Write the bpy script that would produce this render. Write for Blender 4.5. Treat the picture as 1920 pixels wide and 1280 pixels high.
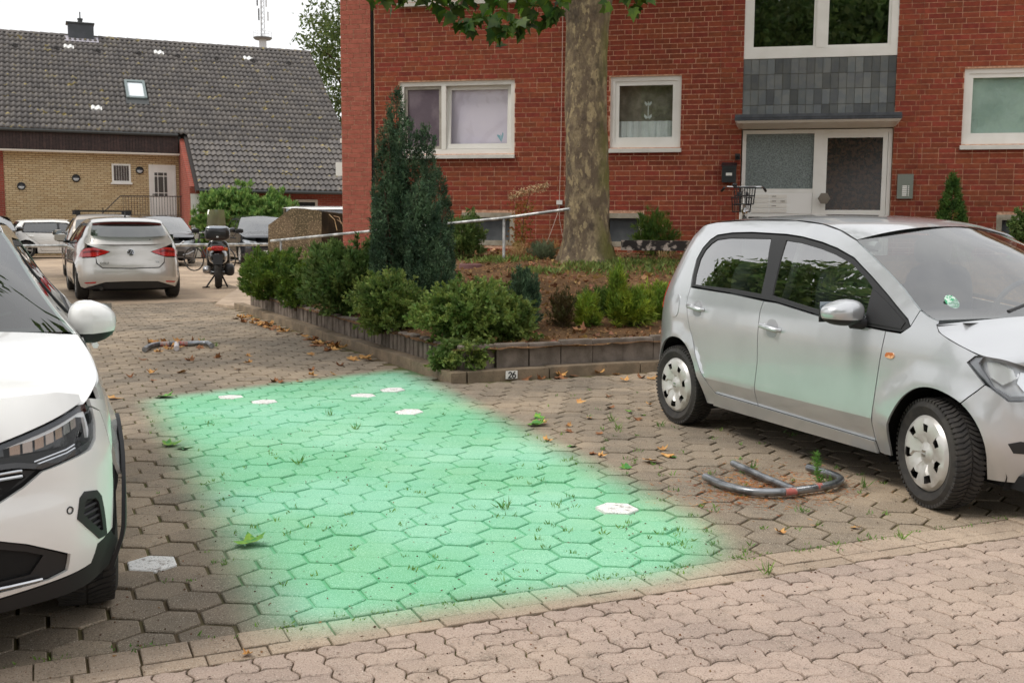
import bpy, bmesh, math, random
import numpy as np
from mathutils import Vector, Matrix, geometry as mgeo

for o in list(bpy.data.objects): bpy.data.objects.remove(o)
SC = bpy.context.scene
COL = SC.collection
rng = np.random.default_rng(7)
random.seed(7)

# ------------------------------------------------------------------ camera
CAM_F, CAM_P, CAM_R, CAM_H = 2000.0, 0.1125, 0.0057, 1.48     # focal (px at 1920), pitch, roll, height
cd = bpy.data.cameras.new('camera'); cam = bpy.data.objects.new('camera', cd); COL.objects.link(cam)
cd.sensor_width = 36.0; cd.lens = CAM_F / 1920 * 36.0; cd.clip_start = 0.05; cd.clip_end = 900
cF = Vector((0, math.cos(CAM_P), -math.sin(CAM_P))); _up = Vector((0, math.sin(CAM_P), math.cos(CAM_P)))
cR = math.cos(CAM_R) * Vector((1, 0, 0)) + math.sin(CAM_R) * _up
cU = -math.sin(CAM_R) * Vector((1, 0, 0)) + math.cos(CAM_R) * _up
cam.matrix_world = Matrix(((cR.x, cU.x, -cF.x, 0), (cR.y, cU.y, -cF.y, 0), (cR.z, cU.z, -cF.z, CAM_H), (0, 0, 0, 1)))
cd.dof.use_dof = True; cd.dof.focus_distance = 6.6; cd.dof.aperture_fstop = 9.0
SC.camera = cam

# ------------------------------------------------------------------ sky: thin broken overcast
SUN_EL, SUN_AZ = math.radians(56), math.radians(248)     # azimuth from +Y clockwise: sun to the left, a little behind the camera
w = bpy.data.worlds.new('World'); SC.world = w; w.use_nodes = True
nt = w.node_tree; nt.nodes.clear()
def wn(t, **k):
    n = nt.nodes.new(t)
    for a, b in k.items(): setattr(n, a, b)
    return n
sky = wn('ShaderNodeTexSky', sky_type='NISHITA', sun_disc=False, sun_elevation=SUN_EL, sun_rotation=SUN_AZ, air_density=1.0, dust_density=2.0)
tc = wn('ShaderNodeTexCoord'); mp = wn('ShaderNodeMapping'); mp.inputs['Scale'].default_value = (1, 1, 2.4)
n1_ = wn('ShaderNodeTexNoise'); n1_.inputs['Scale'].default_value = 2.6; n1_.inputs['Detail'].default_value = 6; n1_.inputs['Roughness'].default_value = .55
cr = wn('ShaderNodeValToRGB'); cr.color_ramp.elements[0].position = .36; cr.color_ramp.elements[0].color = (8.5, 8.6, 8.85, 1)
cr.color_ramp.elements[1].position = .58; cr.color_ramp.elements[1].color = (10.2, 10.2, 10.2, 1)
mx = wn('ShaderNodeMix', data_type='RGBA'); mx.inputs['Factor'].default_value = .94
bg = wn('ShaderNodeBackground'); bg.inputs['Strength'].default_value = .1; out = wn('ShaderNodeOutputWorld')
L = nt.links.new
L(tc.outputs['Generated'], mp.inputs['Vector']); L(mp.outputs['Vector'], n1_.inputs['Vector']); L(n1_.outputs['Fac'], cr.inputs['Fac'])
L(sky.outputs['Color'], mx.inputs['A']); L(cr.outputs['Color'], mx.inputs['B']); L(mx.outputs['Result'], bg.inputs['Color']); L(bg.outputs['Background'], out.inputs['Surface'])

# ------------------------------------------------------------------ sun (veiled)
sd = bpy.data.lights.new('sun', 'SUN'); sd.energy = 1.8; sd.angle = math.radians(18); sd.color = (1, .95, .88)
sun = bpy.data.objects.new('sun', sd); COL.objects.link(sun)
sdir = Vector((math.sin(SUN_AZ) * math.cos(SUN_EL), math.cos(SUN_AZ) * math.cos(SUN_EL), math.sin(SUN_EL)))
sun.rotation_euler = sdir.to_track_quat('Z', 'Y').to_euler(); sun.location = (0, 0, 30)

vs = SC.view_settings; vs.view_transform = 'Standard'; vs.look = 'None'; vs.exposure = 0.30; vs.gamma = 1.0
SC.render.resolution_x, SC.render.resolution_y = 1024, 682
SC.cycles.use_denoising = True
SC.cycles.max_bounces = 6; SC.cycles.diffuse_bounces = 3; SC.cycles.glossy_bounces = 3; SC.cycles.transmission_bounces = 4; SC.cycles.transparent_max_bounces = 8
# ------------------------------------------------------------------ helpers
def ray(x, y): return cF + cR * ((x - 960) / CAM_F) - cU * ((y - 640) / CAM_F)
CAMP = Vector((0, 0, CAM_H))
def gpt(x, y, z=0.0):                       # photograph pixel -> point at height z
    d = ray(x, y); return CAMP + d * ((z - CAM_H) / d.z)
def ypt(x, y, Y):                           # photograph pixel -> point at distance Y
    d = ray(x, y); return CAMP + d * (Y / d.y)

def link(o, parent=None):
    COL.objects.link(o)
    if parent is not None: o.parent = parent
    return o
def tag(o, label=None, cat=None, group=None, kind=None):
    if label: o['label'] = label
    if cat: o['category'] = cat
    if group: o['group'] = group
    if kind: o['kind'] = kind
    return o
def empty(name, loc=(0, 0, 0), rz=0.0, label=None, cat=None, group=None, parent=None):
    o = bpy.data.objects.new(name, None); o.location = loc; o.rotation_euler = (0, 0, rz); o.empty_display_size = .2
    link(o, parent); tag(o, label, cat, group); return o

class MB:
    """collects geometry for one mesh object"""
    def __init__(s): s.v = []; s.f = []; s.m = []; s.r = []; s.mi = 0; s.rv = 0.0
    def add(s, vs, fs):
        b = len(s.v); s.v.extend([tuple(map(float, q)) for q in vs])
        for q in fs: s.f.append(tuple(b + i for i in q)); s.m.append(s.mi); s.r.append(s.rv)
        return s
    def box(s, a, b):
        (x0, y0, z0), (x1, y1, z1) = a, b
        return s.add([(x0, y0, z0), (x1, y0, z0), (x1, y1, z0), (x0, y1, z0), (x0, y0, z1), (x1, y0, z1), (x1, y1, z1), (x0, y1, z1)],
                     [(0, 3, 2, 1), (4, 5, 6, 7), (0, 1, 5, 4), (1, 2, 6, 5), (2, 3, 7, 6), (3, 0, 4, 7)])
    def cbox(s, c, d): return s.box([c[i] - d[i] / 2 for i in range(3)], [c[i] + d[i] / 2 for i in range(3)])
    def prism(s, poly, z0, z1, ch=0.0):        # poly CCW in xy; ch = chamfer of the top edge
        n = len(poly); P = [Vector((p[0], p[1], 0)) for p in poly]; vs = [(p.x, p.y, z0) for p in P]
        if ch > 0:
            vs += [(p.x, p.y, z1 - ch) for p in P]; c = sum(P, Vector()) / n
            vs += [(*(p + (c - p).normalized() * ch * 1.3).xy, z1) for p in P]
            fs = [(i, (i + 1) % n, n + (i + 1) % n, n + i) for i in range(n)] + [(n + i, n + (i + 1) % n, 2 * n + (i + 1) % n, 2 * n + i) for i in range(n)] + [tuple(range(2 * n, 3 * n))]
        else:
            vs += [(p.x, p.y, z1) for p in P]
            fs = [(i, (i + 1) % n, n + (i + 1) % n, n + i) for i in range(n)] + [tuple(range(n, 2 * n)), tuple(range(n - 1, -1, -1))]
        return s.add(vs, fs)
    def tube(s, path, rad, n=8, cap=True):
        P = [Vector(p) for p in path]; R = rad if hasattr(rad, '__len__') else [rad] * len(P); vs = []; fs = []
        prev = None
        for i, p in enumerate(P):
            t = (P[min(i + 1, len(P) - 1)] - P[max(i - 1, 0)]).normalized()
            if prev is None:
                a = t.cross(Vector((0, 0, 1)))
                if a.length < 1e-3: a = t.cross(Vector((1, 0, 0)))
                a.normalize()
            else:
                a = (prev - t * prev.dot(t))
                if a.length < 1e-4: a = t.orthogonal()
                a.normalize()
            prev = a; b = t.cross(a)
            for k in range(n):
                an = 2 * math.pi * k / n; vs.append(p + (a * math.cos(an) + b * math.sin(an)) * R[i])
        for i in range(len(P) - 1):
            for k in range(n): fs.append((i * n + k, i * n + (k + 1) % n, (i + 1) * n + (k + 1) % n, (i + 1) * n + k))
        if cap: fs.append(tuple(range(n - 1, -1, -1))); fs.append(tuple((len(P) - 1) * n + k for k in range(n)))
        return s.add(vs, fs)
    def lathe(s, prof, n=24, axis='z', c=(0, 0, 0), a0=0, a1=2 * math.pi):      # prof: (radius, along)
        vs = []; fs = []; full = abs(a1 - a0 - 2 * math.pi) < 1e-6; m = n if full else n + 1
        for r, h in prof:
            for k in range(m):
                an = a0 + (a1 - a0) * k / n; x, y = r * math.cos(an), r * math.sin(an)
                q = (x, y, h) if axis == 'z' else ((x, h, y) if axis == 'y' else (h, x, y))
                vs.append((c[0] + q[0], c[1] + q[1], c[2] + q[2]))
        for i in range(len(prof) - 1):
            for k in range(n):
                k2 = (k + 1) % m; q = (i * m + k, i * m + k2, (i + 1) * m + k2, (i + 1) * m + k)
                fs.append(q if axis != 'y' else q[::-1])
        return s.add(vs, fs)
    def grid(s, P):                              # P[i][j] points
        P = np.asarray(P, float); a, b = P.shape[:2]
        return s.add(P.reshape(-1, 3), [(i * b + j, i * b + j + 1, (i + 1) * b + j + 1, (i + 1) * b + j) for i in range(a - 1) for j in range(b - 1)])
    def xf(s, M, start=0):
        for i in range(start, len(s.v)): s.v[i] = tuple(M @ Vector(s.v[i]))
        return s
    def mesh(s, name, mats, smooth=None):
        me = bpy.data.meshes.new(name); me.from_pydata(s.v, [], s.f)
        for m in (mats if isinstance(mats, (list, tuple)) else [mats]): me.materials.append(m)
        if any(s.m): me.polygons.foreach_set('material_index', s.m)
        if any(s.r): at = me.attributes.new('rnd', 'FLOAT', 'FACE'); at.data.foreach_set('value', s.r)
        if smooth is not None:
            me.polygons.foreach_set('use_smooth', [True] * len(me.polygons))
            me.set_sharp_from_angle(angle=math.radians(smooth))
        me.update(); return me
    def build(s, name, mats, parent=None, smooth=None, kind=None, label=None, cat=None, group=None, loc=None):
        o = bpy.data.objects.new(name, s.mesh(name, mats, smooth)); link(o, parent)
        if loc is not None: o.location = loc
        return tag(o, label, cat, group, kind)

def np_mesh(name, verts, faces, mat, rnd=None, parent=None, smooth=False):
    """fast mesh from numpy: verts (N,3), faces (M,k) all the same size; rnd per face"""
    verts = np.ascontiguousarray(verts, np.float32); faces = np.ascontiguousarray(faces, np.int32); k = faces.shape[1]
    me = bpy.data.meshes.new(name); me.vertices.add(len(verts)); me.vertices.foreach_set('co', verts.ravel())
    me.loops.add(faces.size); me.loops.foreach_set('vertex_index', faces.ravel())
    me.polygons.add(len(faces)); me.polygons.foreach_set('loop_start', np.arange(0, faces.size, k, dtype=np.int32))
    if smooth: me.polygons.foreach_set('use_smooth', np.ones(len(faces), bool))
    me.update(calc_edges=True)
    for m in (mat if isinstance(mat, (list, tuple)) else [mat]): me.materials.append(m)
    if rnd is not None: a = me.attributes.new('rnd', 'FLOAT', 'FACE'); a.data.foreach_set('value', np.ascontiguousarray(rnd, np.float32))
    o = bpy.data.objects.new(name, me); link(o, parent); return o

# ------------------------------------------------------------------ materials
MATS = {}
def srgb(r, g, b): return tuple(((c / 255) / 12.92 if c / 255 <= .04045 else ((c / 255 + .055) / 1.055) ** 2.4) for c in (r, g, b))
class NT:
    def __init__(s, mat): s.t = mat.node_tree; s.t.nodes.clear()
    def n(s, t, **k):
        q = s.t.nodes.new(t)
        for a, b in k.items(): setattr(q, a, b)
        return q
    def l(s, a, b): s.t.links.new(a, b)
    def math(s, op, a, b=None, c=None):
        q = s.n('ShaderNodeMath', operation=op)
        for i, v in enumerate((a, b, c)):
            if v is None: continue
            if isinstance(v, (int, float)): q.inputs[i].default_value = v
            else: s.l(v, q.inputs[i])
        return q.outputs[0]
    def mix(s, fac, a, b, blend='MIX'):
        q = s.n('ShaderNodeMix', data_type='RGBA', blend_type=blend)
        for nm, v in (('Factor', fac), ('A', a), ('B', b)):
            if isinstance(v, (int, float)): q.inputs[nm].default_value = v
            elif isinstance(v, tuple): q.inputs[nm].default_value = (*v[:3], 1)
            else: s.l(v, q.inputs[nm])
        return q.outputs['Result']
    def noise(s, vec, scale, detail=3, rough=.55):
        q = s.n('ShaderNodeTexNoise'); q.inputs['Scale'].default_value = scale; q.inputs['Detail'].default_value = detail; q.inputs['Roughness'].default_value = rough
        if vec is not None: s.l(vec, q.inputs['Vector'])
        return q.outputs['Fac']
    def ramp(s, fac, lo, hi, a=0.0, b=1.0):
        q = s.n('ShaderNodeMapRange', interpolation_type='SMOOTHSTEP'); q.inputs['From Min'].default_value = lo; q.inputs['From Max'].default_value = hi
        q.inputs['To Min'].default_value = a; q.inputs['To Max'].default_value = b; s.l(fac, q.inputs['Value']); return q.outputs[0]
    def rnd(s):
        oi = s.n('ShaderNodeObjectInfo'); at = s.n('ShaderNodeAttribute', attribute_name='rnd')
        return s.math('FRACT', s.math('ADD', oi.outputs['Random'], at.outputs['Fac']))

def mat(name, col, rough=.6, metal=0.0, var=0.0, noise=None, bump=None, coat=0.0, spec=.5, col2=None, speck=None, coords='pos', alpha=None, emit=None, hue=0.0, stain=None):
    """principled material; noise=(scale, lo, hi) blends col->col2; bump=(scale, strength, distance); speck=(scale, threshold, colour)"""
    if name in MATS: return MATS[name]
    m = bpy.data.materials.new(name); m.use_nodes = True; t = NT(m)
    o = t.n('ShaderNodeOutputMaterial'); p = t.n('ShaderNodeBsdfPrincipled'); t.l(p.outputs['BSDF'], o.inputs['Surface'])
    vec = t.n('ShaderNodeNewGeometry').outputs['Position'] if coords == 'pos' else t.n('ShaderNodeTexCoord').outputs['Object']
    c = tuple(col[:3])
    if noise: c = t.mix(t.ramp(t.noise(vec, noise[0], 5), noise[1], noise[2]), c, tuple(col2[:3]))
    if speck:
        c = t.mix(t.ramp(t.noise(vec, speck[0], 2), speck[1], speck[1] + .06), c, tuple(speck[2][:3]))
    if stain: c = t.mix(t.ramp(t.noise(vec, stain[0], 6, .65), stain[1], stain[1] + .22, 0, stain[2]), c, tuple(stain[3]))
    if var or hue:
        r = t.rnd(); h = t.n('ShaderNodeHueSaturation')
        t.l(t.math('MULTIPLY_ADD', r, 2 * var, 1 - var), h.inputs['Value'])
        if hue: t.l(t.math('MULTIPLY_ADD', t.math('FRACT', t.math('MULTIPLY', r, 7.13)), 2 * hue, .5 - hue), h.inputs['Hue'])
        if isinstance(c, tuple): h.inputs['Color'].default_value = (*c, 1)
        else: t.l(c, h.inputs['Color'])
        c = h.outputs['Color']
    if isinstance(c, tuple): p.inputs['Base Color'].default_value = (*c, 1)
    else: t.l(c, p.inputs['Base Color'])
    p.inputs['Roughness'].default_value = rough; p.inputs['Metallic'].default_value = metal
    p.inputs['Coat Weight'].default_value = coat; p.inputs['Coat Roughness'].default_value = .04; p.inputs['Specular IOR Level'].default_value = spec
    if emit: p.inputs['Emission Color'].default_value = (*emit[:3], 1); p.inputs['Emission Strength'].default_value = emit[3]
    if bump:
        b = t.n('ShaderNodeBump'); b.inputs['Strength'].default_value = bump[1]; b.inputs['Distance'].default_value = bump[2]
        t.l(t.noise(vec, bump[0], 4), b.inputs['Height']); t.l(b.outputs['Normal'], p.inputs['Normal'])
    MATS[name] = m; return m

def glass(name, tint=(.75, .8, .8), refl=.12, rough=0.0, bump=None, opacity=0.0, body=(.02, .02, .02)):
    """thin pane: fresnel mirror over tinted see-through (optionally partly opaque)"""
    if name in MATS: return MATS[name]
    m = bpy.data.materials.new(name); m.use_nodes = True; t = NT(m); o = t.n('ShaderNodeOutputMaterial')
    tr = t.n('ShaderNodeBsdfTransparent'); tr.inputs['Color'].default_value = (*tint, 1)
    base = tr.outputs[0]
    if opacity:
        df = t.n('ShaderNodeBsdfDiffuse'); df.inputs['Color'].default_value = (*body, 1)
        q = t.n('ShaderNodeMixShader'); q.inputs[0].default_value = opacity; t.l(base, q.inputs[1]); t.l(df.outputs[0], q.inputs[2]); base = q.outputs[0]
    gl = t.n('ShaderNodeBsdfGlossy'); gl.inputs['Roughness'].default_value = rough; gl.inputs['Color'].default_value = (1, 1, 1, 1)
    lw = t.n('ShaderNodeLayerWeight'); lw.inputs['Blend'].default_value = .5
    fac = t.math('MULTIPLY_ADD', t.math('POWER', lw.outputs['Facing'], 3.2), .9 - refl, refl); fac = t.math('MINIMUM', fac, 1.0)
    if bump:
        b = t.n('ShaderNodeBump'); b.inputs['Strength'].default_value = bump[1]; b.inputs['Distance'].default_value = bump[2]
        t.l(t.noise(t.n('ShaderNodeNewGeometry').outputs['Position'], bump[0], 2), b.inputs['Height']); t.l(b.outputs['Normal'], gl.inputs['Normal'])
    q = t.n('ShaderNodeMixShader'); t.l(fac, q.inputs[0]); t.l(base, q.inputs[1]); t.l(gl.outputs[0], q.inputs[2]); t.l(q.outputs[0], o.inputs['Surface'])
    MATS[name] = m; return m

def leafmat(name, col, col2, var=.35, trans=.35, rough=.55, hue=.02):
    """foliage: diffuse + translucent, colour varied per leaf and per clump"""
    if name in MATS: return MATS[name]
    m = bpy.data.materials.new(name); m.use_nodes = True; t = NT(m); o = t.n('ShaderNodeOutputMaterial')
    r = t.rnd(); vec = t.n('ShaderNodeNewGeometry').outputs['Position']
    c = t.mix(t.ramp(t.noise(vec, 5, 3), .38, .62), tuple(col), tuple(col2))
    h = t.n('ShaderNodeHueSaturation'); t.l(c, h.inputs['Color']); t.l(t.math('MULTIPLY_ADD', r, 2 * var, 1 - var), h.inputs['Value'])
    t.l(t.math('MULTIPLY_ADD', t.math('FRACT', t.math('MULTIPLY', r, 9.7)), 2 * hue, .5 - hue), h.inputs['Hue'])
    p = t.n('ShaderNodeBsdfPrincipled'); t.l(h.outputs[0], p.inputs['Base Color']); p.inputs['Roughness'].default_value = rough; p.inputs['Specular IOR Level'].default_value = .35
    tl = t.n('ShaderNodeBsdfTranslucent'); t.l(h.outputs[0], tl.inputs['Color'])
    q = t.n('ShaderNodeMixShader'); q.inputs[0].default_value = trans; t.l(p.outputs[0], q.inputs[1]); t.l(tl.outputs[0], q.inputs[2]); t.l(q.outputs[0], o.inputs['Surface'])
    MATS[name] = m; return m
# ------------------------------------------------------------------ paving frame: a runs along the street border, b away from the street
AG = math.radians(24.0); E1 = Vector((math.cos(AG), math.sin(AG), 0)); N1 = Vector((-math.sin(AG), math.cos(AG), 0)); PO = Vector((-1.552, 4.476, 0))
def ab(a, b, z=0.0): return PO + E1 * a + N1 * b + Vector((0, 0, z))
def toab(p): d = Vector((p[0], p[1], 0)) - PO; return d.dot(E1), d.dot(N1)
def pxof(p):
    d = Vector(p) - CAMP; z = d.dot(cF); return (960 + CAM_F * d.dot(cR) / z, 640 - CAM_F * d.dot(cU) / z) if z > .1 else (-9e9, -9e9)

BAY = [(-3.02, 8.72), (-1.08, 10.62), (1.04, 4.96), (0.86, 4.40), (-0.84, 3.67)]      # bay outline; its overlaid green highlight glow is put into the paver colour
def pavermat(name, c1, c2, c3, var, far=False, bay=True, speck=True, worn=False):
    m = bpy.data.materials.new(name); m.use_nodes = True; t = NT(m); MATS[name] = m
    o = t.n('ShaderNodeOutputMaterial'); p = t.n('ShaderNodeBsdfPrincipled'); t.l(p.outputs[0], o.inputs['Surface'])
    pos = t.n('ShaderNodeNewGeometry').outputs['Position']; r = t.rnd()
    c = t.mix(t.ramp(t.noise(pos, 1.3, 4), .38, .62), c1, c2)                       # broad patches
    c = t.mix(t.ramp(t.noise(pos, .55, 5, .6), .42, .66, 0, .8), c, c3)             # sand and dust lying on the stones
    sx = t.n('ShaderNodeSeparateXYZ'); t.l(pos, sx.inputs[0])
    h = t.n('ShaderNodeHueSaturation'); t.l(c, h.inputs['Color']); t.l(t.math('MULTIPLY_ADD', r, 2 * var, 1 - var), h.inputs['Value']); c = h.outputs[0]
    c = t.mix(t.ramp(t.noise(pos, 9, 6, .7), .5, .72, 0, .42), c, srgb(84, 74, 62))   # grime
    if worn:
        c = t.mix(t.ramp(t.noise(pos, 17, 5, .65), .34, .46), srgb(150, 142, 134), srgb(232, 231, 228))
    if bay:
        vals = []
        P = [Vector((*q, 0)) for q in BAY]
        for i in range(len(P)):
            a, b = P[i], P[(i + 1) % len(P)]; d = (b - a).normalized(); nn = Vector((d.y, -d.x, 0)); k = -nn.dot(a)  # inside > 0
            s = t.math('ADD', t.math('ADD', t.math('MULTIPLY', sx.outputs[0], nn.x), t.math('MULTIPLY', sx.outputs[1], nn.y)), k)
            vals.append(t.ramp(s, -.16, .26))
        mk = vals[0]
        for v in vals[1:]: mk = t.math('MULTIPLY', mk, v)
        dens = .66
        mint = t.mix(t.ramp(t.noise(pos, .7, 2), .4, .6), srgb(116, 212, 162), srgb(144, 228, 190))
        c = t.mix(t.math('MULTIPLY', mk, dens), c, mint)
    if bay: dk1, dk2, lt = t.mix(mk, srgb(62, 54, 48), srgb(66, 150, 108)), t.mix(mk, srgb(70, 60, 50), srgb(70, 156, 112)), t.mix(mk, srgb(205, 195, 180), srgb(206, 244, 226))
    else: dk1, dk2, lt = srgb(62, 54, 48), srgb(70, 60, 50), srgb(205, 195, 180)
    if speck:                                                                        # exposed aggregate
        c = t.mix(t.ramp(t.noise(pos, 200, 2), .58, .68, 0, .7), c, lt)
        c = t.mix(t.ramp(t.noise(pos, 150, 2), .57, .66, 0, .6), c, dk1)
        c = t.mix(t.ramp(t.noise(pos, 46, 2), .66, .72, 0, .55), c, dk2)
    t.l(c, p.inputs['Base Color']); p.inputs['Roughness'].default_value = .85; p.inputs['Specular IOR Level'].default_value = .25
    b = t.n('ShaderNodeBump'); b.inputs['Strength'].default_value = .5; b.inputs['Distance'].default_value = .003
    t.l(t.noise(pos, 190, 3, .7), b.inputs['Height']); t.l(b.outputs[0], p.inputs['Normal'])
    return m
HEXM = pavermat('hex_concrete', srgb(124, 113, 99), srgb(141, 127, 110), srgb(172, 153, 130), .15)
WHITEM = pavermat('hex_white_paint', srgb(112, 99, 89), srgb(132, 114, 100), srgb(168, 146, 124), .05, bay=False, worn=True)
WAVEM = pavermat('wave_concrete', srgb(160, 142, 131), srgb(173, 153, 140), srgb(172, 153, 137), .10)
EDGEM = pavermat('border_concrete', srgb(158, 140, 122), srgb(172, 152, 134), srgb(180, 162, 142), .09)
FARM = pavermat('far_paving', srgb(160, 140, 120), srgb(176, 154, 132), srgb(194, 172, 146), 0, bay=False)
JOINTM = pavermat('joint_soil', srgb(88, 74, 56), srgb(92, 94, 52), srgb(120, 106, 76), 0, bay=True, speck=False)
GRASSG = mat('lawn_far', srgb(96, 108, 60), .9, noise=(3, .4, .6), col2=srgb(120, 110, 70))

def quadsheet(name, pts, z, m, kind='structure', parent=None):
    q = MB(); q.add([(p[0], p[1], z) for p in pts], [tuple(range(len(pts)))]); return q.build(name, m, parent, kind=kind)
quadsheet('ground', [(-400, -250), (400, -250), (400, 500), (-400, 500)], -.05, FARM)
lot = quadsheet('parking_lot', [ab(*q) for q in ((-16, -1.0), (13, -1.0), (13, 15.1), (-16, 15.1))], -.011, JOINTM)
quadsheet('far_lot', [ab(*q) for q in ((-22, 15.0), (3.6, 15.0), (3.6, 45), (-22, 45))], -.002, FARM)
street = quadsheet('street', [ab(*q) for q in ((-14, -9.0), (14, -9.0), (14, -.95), (-14, -.95))], -.012, JOINTM)

# ---- hexagonal pavers
HP = .2093; HR = HP / math.sqrt(3); GAP = .0075
def hexpoly(r): return [(r * math.sin(k * math.pi / 3) * -1, r * math.cos(k * math.pi / 3)) for k in range(6)]     # points along b
def clip(poly, b0):                        # keep b > b0 (poly in local a,b)
    out = []
    for i in range(len(poly)):
        p, q = poly[i], poly[(i + 1) % len(poly)]
        if p[1] >= b0: out.append(p)
        if (p[1] >= b0) != (q[1] >= b0): u = (b0 - p[1]) / (q[1] - p[1]); out.append((p[0] + u * (q[0] - p[0]), b0))
    return out
TOP_B = -.945
whites = {}
cells = []
for r in range(-6, 84):
    b = r * HP * math.sqrt(3) / 2
    for c in range(-80, 70):
        a = (c + (.5 if r % 2 else 0)) * HP
        if b < TOP_B - HR or b > 15.1: continue
        P = ab(a, b)
        if b > 4.22 and a > 2.96 - .05 * (b - 4.3): continue          # planted bed
        x, y = pxof(P)
        if not (-500 < x < 2500): 
            if not (P.y < 9 and -9 < a < 9): continue
        vis = -20 < x < 1940 and y < 1300
        cells.append((P.y, vis, a, b, P))
WPX = [(284.9, 1055.8), (1150, 949), (780, 771), (686, 737), (728, 733), (473, 755), (455, 741)]
wset = set()
for q in WPX:
    g_ = gpt(*q); wset.add(min(range(len(cells)), key=lambda i: (cells[i][4] - g_).length_squared))
order = sorted((i for i in range(len(cells)) if cells[i][1]), key=lambda i: cells[i][0])
single = set(order[:292]) | wset
hm = MB().prism(hexpoly(HR - GAP / .9), -.06, 0, .004).mesh('hexagonal_paver', HEXM)
hw = MB().prism(hexpoly(HR - GAP / .9), -.06, 0.0012, .004).mesh('hexagonal_paver', WHITEM)
TV = []; rr = []
tm = MB().prism(hexpoly(HR - GAP / .9), -.03, 0, .004)
tv = np.array(tm.v); tq = [f for f in tm.f if len(f) == 4]; t6 = [f for f in tm.f if len(f) == 6]
sv = []; Rz = np.array([[E1.x, N1.x], [E1.y, N1.y]])
stuff = MB()
for i, (Y, vis, a, b, P) in enumerate(cells):
    tl = (random.gauss(0, .011), random.gauss(0, .011)); dz = random.gauss(0, .0022)
    poly = hexpoly(HR - GAP / .9)
    edge = b - HR < TOP_B
    if edge:
        poly = clip(poly, TOP_B + GAP / 2 - b)
        if len(poly) < 3: continue
    if i in single:
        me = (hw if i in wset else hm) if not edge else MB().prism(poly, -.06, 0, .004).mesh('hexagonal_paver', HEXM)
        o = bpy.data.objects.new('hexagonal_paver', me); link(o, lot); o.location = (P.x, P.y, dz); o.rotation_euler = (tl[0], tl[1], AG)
        if i in wset: o['label'] = 'paver painted white, the paint worn'
    else:
        stuff.rv = random.random(); n0 = len(stuff.v)
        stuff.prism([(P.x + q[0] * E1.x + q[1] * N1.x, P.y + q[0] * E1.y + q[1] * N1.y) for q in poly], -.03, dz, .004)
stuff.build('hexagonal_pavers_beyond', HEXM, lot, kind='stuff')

# ---- border courses
def stones(name, b0, b1, ln, m, off, parent, lo=-4.2, hi=5.2):
    k = int(lo / ln)
    mesh_ = MB().prism([(GAP / 2, b0 + GAP / 2), (ln - GAP / 2, b0 + GAP / 2), (ln - GAP / 2, b1 - GAP / 2), (GAP / 2, b1 - GAP / 2)], -.06, 0, .003).mesh(name, m)
    while k * ln < hi:
        a = k * ln + off + random.gauss(0, .0012); k += 1
        o = bpy.data.objects.new(name, mesh_); link(o, parent); P = ab(a, 0); o.location = (P.x, P.y, random.gauss(.001, .0012)); o.rotation_euler = (random.gauss(0, .002), random.gauss(0, .002), AG)
stones('border_stone', -1.093, TOP_B, .166, EDGEM, .03, lot)
stones('edging_stone', -1.185, -1.095, .212, EDGEM, .07, street)

# ---- wavy interlocking street pavers, herringbone
UN = .1085
def wavy(n=5): return [(k / n, .095 * math.sin(2 * math.pi * k / n) * (1 if True else 0)) for k in range(n)]
def wavepoly(cellsxy, horizontal):
    # outline of a 2x1 block on the unit lattice, every unit edge replaced with the same S wave
    pts = []
    W_, H_ = (2, 1) if horizontal else (1, 2)
    path = [(i, 0, 1, 0) for i in range(W_)] + [(W_, j, 0, 1) for j in range(H_)] + [(W_ - i, H_, -1, 0) for i in range(W_)] + [(0, H_ - j, 0, -1) for j in range(H_)]
    for x, y, dx, dy in path:
        for k in range(6):
            u = k / 6; am = .085
            if dx: s_ = x + dx * u; pts.append((s_, y + am * math.sin(2 * math.pi * s_)))
            else: s_ = y + dy * u; pts.append((x + am * math.sin(2 * math.pi * s_), s_))
    c = (W_ / 2, H_ / 2)
    return [((p[0] - c[0]) * UN * .955, (p[1] - c[1]) * UN * .955) for p in pts]
wl = MB().prism(wavepoly(None, True), -.06, 0, .004).mesh('wavy_paver', WAVEM); wst = MB().prism(wavepoly(None, False), -.06, 0, .004).mesh('wavy_paver', WAVEM)
B0 = -1.187 - UN
items = []
for j in range(-75, 1):
    for i in range(-60, 70):
        k = (i + j) % 4
        if k == 0: hz = True; c = (i + 1, j + .5); top = j + 1
        elif k == 2: hz = False; c = (i + .5, j + 1); top = j + 2
        else: continue
        a, b = c[0] * UN, B0 + c[1] * UN
        P = ab(a, b); x, y = pxof(P)
        items.append((P, hz, a, b, -60 < x < 1990 and 500 < y < 1345, (top) * UN + B0))
items.sort(key=lambda q: (not q[4], (q[0] - CAMP).length))
ns = 0; wstuff = MB(); lim = -1.187
for P, hz, a, b, vis, top in items:
    if b - UN > lim: continue
    poly = wavepoly(None, hz); cut = top > lim + .01
    if cut:
        poly = [(p[0], -p[1]) for p in poly]; poly = clip(poly, -(lim - b)); poly = [(p[0], -p[1]) for p in poly]
        if len(poly) < 4 or min(p[1] for p in poly) > lim - b - .012: continue
    if vis and ns < 300:
        ns += 1
        me = MB().prism(poly, -.06, 0, .003).mesh('wavy_paver', WAVEM) if cut else (wl if hz else wst)
        o = bpy.data.objects.new('wavy_paver', me); link(o, street); o.location = (P.x, P.y, random.gauss(0, .001)); o.rotation_euler = (random.gauss(0, .004), random.gauss(0, .004), AG)
    elif abs(a) < 6 and b > -7:
        wstuff.rv = random.random()
        wstuff.prism([(P.x + q[0] * E1.x + q[1] * N1.x, P.y + q[0] * E1.y + q[1] * N1.y) for q in poly], -.02, random.gauss(0, .001))
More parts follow.
